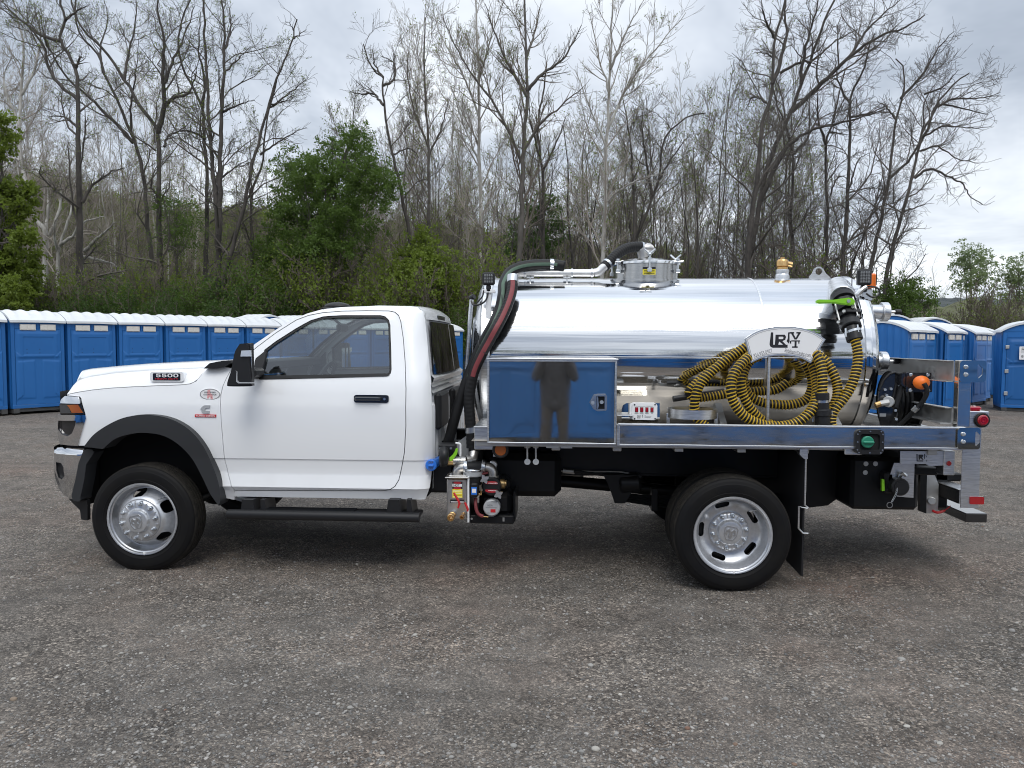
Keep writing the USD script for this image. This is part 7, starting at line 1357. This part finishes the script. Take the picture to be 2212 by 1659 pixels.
# fuel filler in the rail
fa, fb = z5(148, 990, -1.23), z5(322, 1146, -1.23)
ff = obj('filler_box', [plate(rrect(fa[0], fb[0], fb[2], fa[2], .03).difference(rrect(fa[0] + .028, fb[0] - .028, fb[2] + .028, fa[2] - .028, .02)), -1.24, -1.22)], M['black_plastic'], truck); FFP = str(ff.GetPath())
obj('filler_well', [plate(rrect(fa[0] + .02, fb[0] - .02, fb[2] + .02, fa[2] - .02, .02), -1.2235, -1.2225)], M['dark_void'], FFP)
for k in range(3):
    for x_, z_ in ((fa[0] + .022 + k * (fb[0] - fa[0] - .044) / 2, fa[2] - .011), (fa[0] + .022 + k * (fb[0] - fa[0] - .044) / 2, fb[2] + .011), (fa[0] + .011, fb[2] + .03 + k * (fa[2] - fb[2] - .06) / 2), (fb[0] - .011, fb[2] + .03 + k * (fa[2] - fb[2] - .06) / 2)): obj('filler_screw', cyl((x_, -1.244, z_), (x_, -1.238, z_), .005, 8), M['zinc'], FFP)
fc = z5(222, 1068, -1.235); obj('fuel_cap', [cyl((fc[0], -1.25, fc[2]), (fc[0], -1.224, fc[2]), .040, 28, .006), bx(fc[0] - .036, fc[0] + .036, -1.268, -1.248, fc[2] - .008, fc[2] + .008, .005)], M['teal_cap'], FFP, smooth=35)
obj('filler_bracket', [bx(z5(112, 0, -1.2)[0], fa[0] + .06, -1.2, -1.19, z5(0, 1148, -1.2)[2], z5(0, 1108, -1.2)[2], .006)], M['aluminium'], FFP)
# hose reel
RY = -.70
ra2 = lambda x, y, Y=RY: z5(x, y, Y)
cen = ra2(365, 812, -.86); hubc = ra2(350, 815, -.84)
reel = xf('hose_reel', truck); RP = str(reel.GetPath())
sx = ra2(470, 800, RY)[0]
rr0 = (ra2(0, 690, RY)[2] - ra2(0, 955, RY)[2]) / 2 + .07; rc = np.array([sx, 0, ra2(0, 825, RY)[2]])
# the drum turns on a shaft along the truck; its side discs face front and rear, seen edge on from here
def reel_disc(x): return lathe([(.05, x - .004), (rr0, x - .004), (rr0 + .006, x - .009), (rr0 + .009, x), (rr0 + .006, x + .009), (rr0, x + .004), (.05, x + .004)], 48, 'x', (0, RY + .25, rc[2]))
x0_, x1_ = ra2(455, 800, RY)[0], ra2(590, 800, RY)[0]
obj('reel_disc', reel_disc(x0_), FB, RP, smooth=35); obj('reel_disc', reel_disc(x1_), FB, RP, smooth=35)
obj('wound_hose', [lathe([(rr0 - .05 + .016 * math.cos(t_), x0_ + .02 + k * .034 + .017 * math.sin(t_)) for t_ in np.linspace(-math.pi, math.pi, 9)], 48, 'x', (0, RY + .25, rc[2])) for k in range(int((x1_ - x0_ - .02) / .034))], M['hose_black'], RP, smooth=True)
pl_ = [(w[0], w[2]) for w in [ra2(x_, y_, RY - .06) for x_, y_ in ((300, 950), (286, 840), (296, 740), (322, 680), (360, 640), (392, 630), (425, 645), (448, 680), (456, 700), (440, 760), (412, 860), (412, 962), (300, 962))]]
obj('reel_arm', [plate(Polygon(pl_).buffer(-.004).buffer(.004), RY - .065, RY - .055)], M['black_gloss'], RP)
obj('reel_rim', [tube(np.array([(p_[0], RY - .066, p_[1]) for p_ in pl_[2:9]]), .008, 8), tube(np.array([ra2(x_, y_, RY - .08) for x_, y_ in ((445, 690), (400, 850))]), .018, 8), tube(np.array([ra2(x_, y_, RY - .07) for x_, y_ in ((405, 700), (375, 840))]), .007, 6)], M['black_plastic'], RP)
obj('reel_hub', [cyl(ra2(355, 815, RY - .12), ra2(355, 815, RY - .05), .040, 20, .006), cyl(ra2(300, 828, RY - .12), ra2(355, 818, RY - .12), .022, 10)], M['aluminium_dull'], RP); obj('reel_swivel', [cyl(ra2(272, 838, RY - .12), ra2(302, 828, RY - .12), .022, 12)], M['brass'], RP)
obj('reel_bolt', [cyl(ra2(x_, y_, RY - .08), ra2(x_, y_, RY - .06), .010, 8) for x_, y_ in ((435, 690), (428, 715), (335, 740), (372, 735), (400, 870), (405, 925), (345, 775))], M['zinc'], RP)
obj('reel_label', [bx(ra2(325, 0, RY - .06)[0], ra2(365, 0, RY - .06)[0], RY - .067, RY - .064, ra2(0, 905, RY - .06)[2], ra2(0, 885, RY - .06)[2], 0)], M['silver_label'], RP)
ga, gb_ = ra2(465, 632, RY - .12), ra2(625, 755, RY - .12)
obj('roller_guide', [plate(rrect(ga[0], gb_[0], gb_[2], ga[2], .008).difference(sbox(ga[0] + .035, gb_[2] + .05, gb_[0] - .035, ga[2] - .05)), RY - .13, RY - .12), plate(Polygon([(ga[0] - .03, ga[2] - .01), (ga[0] + .02, ga[2]), (ga[0] + .02, gb_[2] + .02), (ga[0] - .03, gb_[2] + .05)]), RY - .12, RY - .06), plate(sbox(ga[0] + .02, gb_[2] + .02, gb_[0] - .01, ga[2] - .01), RY - .06, RY - .05)], M['black_gloss'], RP)
obj('guide_bolt', [cyl(ra2(x_, y_, RY - .142), ra2(x_, y_, RY - .128), .013, 12, .004) for x_, y_ in ((496, 646), (603, 646), (492, 744), (604, 744))], M['zinc'], RP)
ob = ra2(562, 695, RY - .20); obj('hose_stop', ball(ob, .053, 3, (1.05, .95, .92)), M['orange'], RP, smooth=True)
obj('reel_hose', [tube(spline([ra2(578, 700, RY - .25), ra2(598, 740, RY - .26), ra2(585, 790, RY - .25), ra2(540, 850, RY - .22), ra2(480, 910, RY - .18), ra2(410, 975, RY - .14)], 40), .016, 12)], M['hose_black'], RP, smooth=True); obj('hose_ferrule', cyl(ra2(535, 850, RY - .24), ra2(512, 875, RY - .225), .021, 12), M['zinc'], RP)
# logo plate, small lamp, drain valve, bumper and hitch
LY = -1.10
lp = [(w[0], w[2]) for w in [z5(x_, y_, LY) for x_, y_ in ((428, 1126), (705, 1126), (705, 1216), (610, 1220), (590, 1206), (440, 1206), (428, 1200))]]
lgp = obj('logo_plate', plate(lp, LY, LY + .012), M['aluminium'], truck); LGP = str(lgp.GetPath())
def lq(x, y): w = z5(x, y, LY); return (w[0], w[2])
obj('plate_logo', [plate(Polygon([lq(*q) for q in pts]), LY - .0015, LY + .001) for pts in (((530, 1144), (538, 1144), (538, 1184), (572, 1184), (572, 1191), (532, 1191)), ((544, 1148), (570, 1148), (574, 1156), (566, 1166), (576, 1180), (566, 1180), (556, 1168), (552, 1180), (544, 1180)), ((578, 1144), (583, 1144), (583, 1172), (578, 1178)))] + [text('V', .012, *lq(587, 1164), LY - .0002, .0012, True), text('T', .012, *lq(589, 1192), LY - .0002, .0012, True)], M['black_ink'], LGP)
a_, b_ = z5(706, 1126, LY - .01), z5(770, 1278, LY - .01); sb_ = obj('lamp_case', [bx(a_[0], b_[0], LY - .01, LY + .10, b_[2], a_[2], .003)], M['aluminium'], truck)
q_ = z5(738, 1204, LY - .02); obj('small_lamp', cyl(q_, q_ + [0, .012, 0], .017, 18, .004), M['red_lens'], str(sb_.GetPath()))
obj('bracket_arm', [bx(z5(520, 0, -.9)[0], z5(690, 0, -.9)[0], -.95, -.85, z5(0, 1262, -.9)[2], z5(0, 1215, -.9)[2], .008)], FB, truck)
a_, b_ = z5(390, 1200, -.98), z5(512, 1420, -.98); obj('drain_bracket', [plate(Polygon([(a_[0], a_[2]), (b_[0], a_[2]), (b_[0], b_[2]), (z5(455, 0, -.98)[0], z5(0, 1405, -.98)[2]), (z5(395, 0, -.98)[0], z5(0, 1300, -.98)[2])]), -.98, -.97)], M['aluminium'], truck)
dv = z5(413, 1345, -1.0); dr = (z5(470, 1345, -1.0) - dv)[0]
dvv = obj('drain_coupling', [cyl((dv[0], -1.05, dv[2]), (dv[0], -.9, dv[2]), dr, 26, .008), bx(dv[0] - dr * 1.3, dv[0] - dr * .3, -.98, -.88, dv[2] - .06, dv[2] + .09, .012), cyl((dv[0], -1.055, dv[2]), (dv[0], -1.04, dv[2]), dr * .7, 20)], M['black_plastic'], truck, smooth=35); DVP = str(dvv.GetPath())
obj('drain_lever', plate(Polygon([(w[0], w[2]) for w in [z5(x_, y_, -1.0) for x_, y_ in ((314, 1302), (328, 1304), (332, 1375), (314, 1378))]]).buffer(-.003).buffer(.003), -1.0, -.98), M['lime'], DVP)
ch = spline([z5(410, 1360, -1.06), z5(400, 1400, -1.06), z5(378, 1440, -1.06)], 14); obj('chain', [ring(p_, .006, .0018, 'xyz'[(i * 2) % 3] if False else ('y' if i % 2 else 'x'), 10, 5) for i, p_ in enumerate(ch)], M['zinc'], DVP); obj('key_ring', ring(z5(362, 1465, -1.06), .019, .003, 'y', 24, 6), M['zinc'], DVP)
obj('cam_arm', [tube(spline([z5(425, 1290, -1.0), z5(445, 1265, -1.02), z5(466, 1280, -1.02)], 8), .012, 8)], M['zinc'], DVP)
e0_, e1_ = z5(800, 1420, -.80), z5(852, 1475, -.80)
obj('rear_bumper', [bx(e0_[0] - .01, e0_[0] + .10, -.80, .80, e1_[2] + .02, e1_[2] + .12, .006)], FB, truck)
obj('bumper_tread', [bx(e0_[0] - .012, e0_[0] + .102, -.80, .80, e1_[2] + .121, e1_[2] + .126, .001), bx(e0_[0] + .0, e0_[0] + .006, -.802, -.799, e1_[2] + .02, e1_[2] + .12, 0)], M['aluminium'], truck)
h0_, h1_ = z5(838, 1516, -.72), z5(976, 1576, -.72)
obj('hitch_bar', [bx(h0_[0], h1_[0], -.72, .72, h1_[2], h0_[2], .006)], M['black_gloss'], truck)
obj('bumper_strut', [plate(Polygon([(w[0], w[2]) for w in [z5(x_, y_, -.6) for x_, y_ in ((548, 1230), (590, 1230), (585, 1515), (545, 1500))]]), -.62, -.58)], FB, truck); obj('bumper_strut', [plate(Polygon([(w[0], w[2]) for w in [z5(x_, y_, -.58) for x_, y_ in ((590, 1240), (640, 1258), (672, 1335), (668, 1515), (582, 1518))]]), -.575, -.565)], M['aluminium_dull'], truck)
obj('strut_bolt', cyl(z5(628, 1440, -.6), z5(628, 1440, -.57), .03, 16, .005), M['aluminium_dull'], truck); obj('safety_lead', [tube(spline([z5(632, 1500, -.62), z5(660, 1512, -.62), z5(705, 1500, -.62), z5(745, 1470, -.62)], 16), [.010] * 10 + [.004] * 6, 6)], M['red'], truck)
obj('frame_end', [bx(5.55, 6.15, -.5, .5, .66, .72, .01), bx(5.95, 6.05, -.5, .5, .45, .75, .01)], FB, truck)
# mud flap
f0 = at(8, 1558, 300, -1.16); fx = f0[0]; fzb = at(8, 1552, 1388, -1.16)[2]
obj('mud_flap', [plate_x([(-1.16, .95), (-.58, .95), (-.58, fzb + .02), (-1.16, fzb)], fx, fx + .012)], M['black_plastic'], truck); obj('mud_flap', [plate_x([(1.16, .95), (.58, .95), (.58, fzb + .02), (1.16, fzb)], fx, fx + .012)], M['black_plastic'], truck)
obj('flap_rod', [tube(np.array([at(8, x_, y_, -1.175) for x_, y_ in ((1570, 370), (1562, 768), (1588, 792), (1578, 798), (1510, 782), (1506, 970), (1545, 1012), (1590, 1014))]), .007, 8)], M['aluminium'], truck)
a_, b_ = at(8, 1520, 280, -1.19), at(8, 1588, 372, -1.19); obj('flap_bracket', [plate(Polygon([(a_[0], a_[2]), (b_[0], a_[2]), (b_[0], b_[2]), (a_[0] + .03, b_[2]), (a_[0], b_[2] + .03)]), -1.19, -1.13)], M['aluminium'], truck)
# far side fittings on the tank's rear end
for y_, z_ in ((-.25, 0), (-.2, -.3)): pass
for (x_, y_) in ((290, 250), (310, 560)):
    p_ = z5(x_, y_, -.32); obj('end_port', [cyl((tx1 + .10, -.32, p_[2]), (tx1 + .22, -.32, p_[2]), .055, 20, .006), cyl((tx1 + .18, -.32, p_[2]), (tx1 + .235, -.32, p_[2]), .075, 20, .006), cyl((tx1 + .23, -.32, p_[2]), (tx1 + .30, -.32, p_[2]), .012, 8)], M['aluminium'], TP, smooth=35); obj('port_knob', cyl((tx1 + .29, -.32, p_[2]), (tx1 + .335, -.32, p_[2]), .022, 12, .004), M['black_plastic'], TP)
# ================================================================== the photographer, seen mirrored in the toolbox
def body_mesh(chains, res=.022):
    m = manifold3d.Manifold()
    def sph(p, r): return manifold3d.Manifold.sphere(r, 24).translate(list(map(float, p)))
    for ch_ in chains:
        for (p0, r0_), (p1, r1_) in zip(ch_[:-1], ch_[1:]): m = m + manifold3d.Manifold.batch_hull([sph(p0, r0_), sph(p1, r1_)])
    q = m.refine_to_length(res).to_mesh(); t = trimesh.Trimesh(np.asarray(q.vert_properties)[:, :3], np.asarray(q.tri_verts)); trimesh.smoothing.filter_taubin(t, iterations=12); return t
px, py = CAM[0] - .02, CAM[1] - .42
M['jacket'] = pm('dark_jacket', (.04, .04, .05), .8, var=.4, vscale=20, bump=.3, bscale=30); M['trousers'] = pm('brown_trousers', (.06, .05, .045), .85, var=.3, vscale=25, bump=.2, bscale=40); M['skin'] = pm('skin', (.52, .31, .23), .5); M['hair'] = pm('hair', (.05, .035, .025), .8); M['boot'] = pm('boot', (.03, .025, .02), .6)
person = xf('person', loc=(px, py, 0), label='person in a dark jacket photographing the truck, seen mirrored in the toolbox', cat='person')
S_ = lambda x, y, z: np.array([x, y, z])
J = {'hipL': S_(-.10, 0, .93), 'hipR': S_(.10, 0, .93), 'kneeL': S_(-.12, .02, .50), 'kneeR': S_(.12, .02, .50), 'ankL': S_(-.13, -.02, .10), 'ankR': S_(.13, -.02, .10), 'neck': S_(0, 0, 1.50), 'shL': S_(-.19, 0, 1.43), 'shR': S_(.19, 0, 1.43), 'elL': S_(-.27, .16, 1.22), 'elR': S_(.27, .16, 1.22), 'wrL': S_(-.10, .34, 1.60), 'wrR': S_(.10, .34, 1.60)}
torso = [[(S_(-.08, 0, .95), .13), (S_(-.07, .01, 1.15), .125), (S_(-.10, 0, 1.36), .105), (S_(-.02, 0, 1.46), .07)], [(S_(.08, 0, .95), .13), (S_(.07, .01, 1.15), .125), (S_(.10, 0, 1.36), .105), (S_(.02, 0, 1.46), .07)], [(S_(0, 0, .95), .13), (S_(0, .02, 1.2), .135), (S_(0, 0, 1.40), .11)], [(J['shL'], .075), (J['elL'], .056), (J['wrL'], .036)], [(J['shR'], .075), (J['elR'], .056), (J['wrR'], .036)], [(J['shL'], .075), (S_(0, 0, 1.42), .09), (J['shR'], .075)], [(S_(0, 0, 1.46), .062), (S_(0, .02, 1.56), .056), (S_(0, .035, 1.62), .07)],
         [(J['hipL'], .10), (J['kneeL'], .066), (J['ankL'], .046)], [(J['hipR'], .10), (J['kneeR'], .066), (J['ankR'], .046)], [(J['hipL'], .11), (J['hipR'], .11)]]
bm_ = body_mesh(torso)
obj('jacket', body_mesh([[(S_(-.07, 0, .84), .135), (S_(-.08, .005, 1.1), .145), (S_(-.10, 0, 1.36), .115)], [(S_(.07, 0, .84), .135), (S_(.08, .005, 1.1), .145), (S_(.10, 0, 1.36), .115)], [(S_(-.07, 0, .84), .135), (S_(.07, 0, .84), .135)], [(S_(-.08, .005, 1.1), .145), (S_(.08, .005, 1.1), .145)], [(J['shL'], .085), (J['elL'], .066), (J['wrL'], .046)], [(J['shR'], .085), (J['elR'], .066), (J['wrR'], .046)], [(J['shL'], .085), (S_(0, 0, 1.42), .10), (J['shR'], .085)]]), M['jacket'], person, smooth=True)
body = obj('body', bm_, M['jacket'], person, smooth=True)
obj('trousers', body_mesh([[(J['hipL'], .112), (J['kneeL'], .078), (J['ankL'], .062)], [(J['hipR'], .112), (J['kneeR'], .078), (J['ankR'], .062)], [(J['hipL'] + [0, 0, .02], .115), (J['hipR'] + [0, 0, .02], .115)]]), M['trousers'], person, smooth=True)
obj('boot', body_mesh([[(S_(-.13, -.03, .08), .058), (S_(-.135, .03, .05), .05), (S_(-.145, .14, .04), .04)]], .015), M['boot'], person, smooth=True); obj('boot', body_mesh([[(S_(.13, -.03, .08), .058), (S_(.135, .03, .05), .05), (S_(.145, .14, .04), .04)]], .015), M['boot'], person, smooth=True)
hd = body_mesh([[(S_(0, .03, 1.72), .088), (S_(0, .05, 1.64), .066)], [(S_(0, .0, 1.73), .09), (S_(0, .04, 1.72), .088)], [(S_(0, .12, 1.68), .012), (S_(0, .145, 1.66), .014)], [(S_(-.088, .02, 1.69), .014), (S_(-.09, .015, 1.72), .016)], [(S_(.088, .02, 1.69), .014), (S_(.09, .015, 1.72), .016)], [(S_(0, .09, 1.61), .02), (S_(0, .10, 1.615), .018)]], .012)
obj('head', hd, M['skin'], person, smooth=True); obj('hair', body_mesh([[(S_(0, -.01, 1.76), .092), (S_(0, .05, 1.785), .07)], [(S_(0, -.03, 1.70), .082), (S_(0, -.01, 1.76), .09)]], .015), M['hair'], person, smooth=True)
obj('eye', [ball((s_ * .033, .122, 1.705), .011, 2) for s_ in (-1, 1)], M['black_ink'], person, smooth=True); obj('mouth', bx(-.024, .024, .112, .118, 1.628, 1.634, .002), M['red_rubber'], person)
for s_ in (-1, 1):
    w = S_(s_ * .10, .34, 1.60); p_ = S_(s_ * .088, .355, 1.66); ch_ = [[(w, .028), (p_ + [0, -.01, -.02], .026), (p_ + [0, -.008, .02], .024)]]
    for k in range(4): b0 = p_ + [s_ * .0, -.012, -.028 + k * .019]; ch_.append([(b0, .0095), (b0 + [-s_ * .012, .018, .004], .009), (b0 + [-s_ * .032, .020, .006], .008), (b0 + [-s_ * .045, .014, .006], .0075)])
    ch_.append([(p_ + [0, -.02, -.02], .012), (p_ + [-s_ * .018, -.030, .01], .0095), (p_ + [-s_ * .035, -.024, .022], .0085)])
    obj('hand', body_mesh(ch_, .006), M['skin'], person, smooth=True)
ph = xf('phone', loc=(CAM[0] - .02, CAM[1] - .055, 1.67), label='black phone held up in both hands by the person mirrored in the toolbox', cat='phone')
obj('case', bx(-.075, .075, -.004, .004, -.036, .036, .006), M['black_gloss'], ph); obj('lens', [cyl((.055, .0075, .02), (.055, .003, .02), .008, 16), cyl((.055, .0075, -.002), (.055, .003, -.002), .008, 16)], M['lamp_dark'], ph)
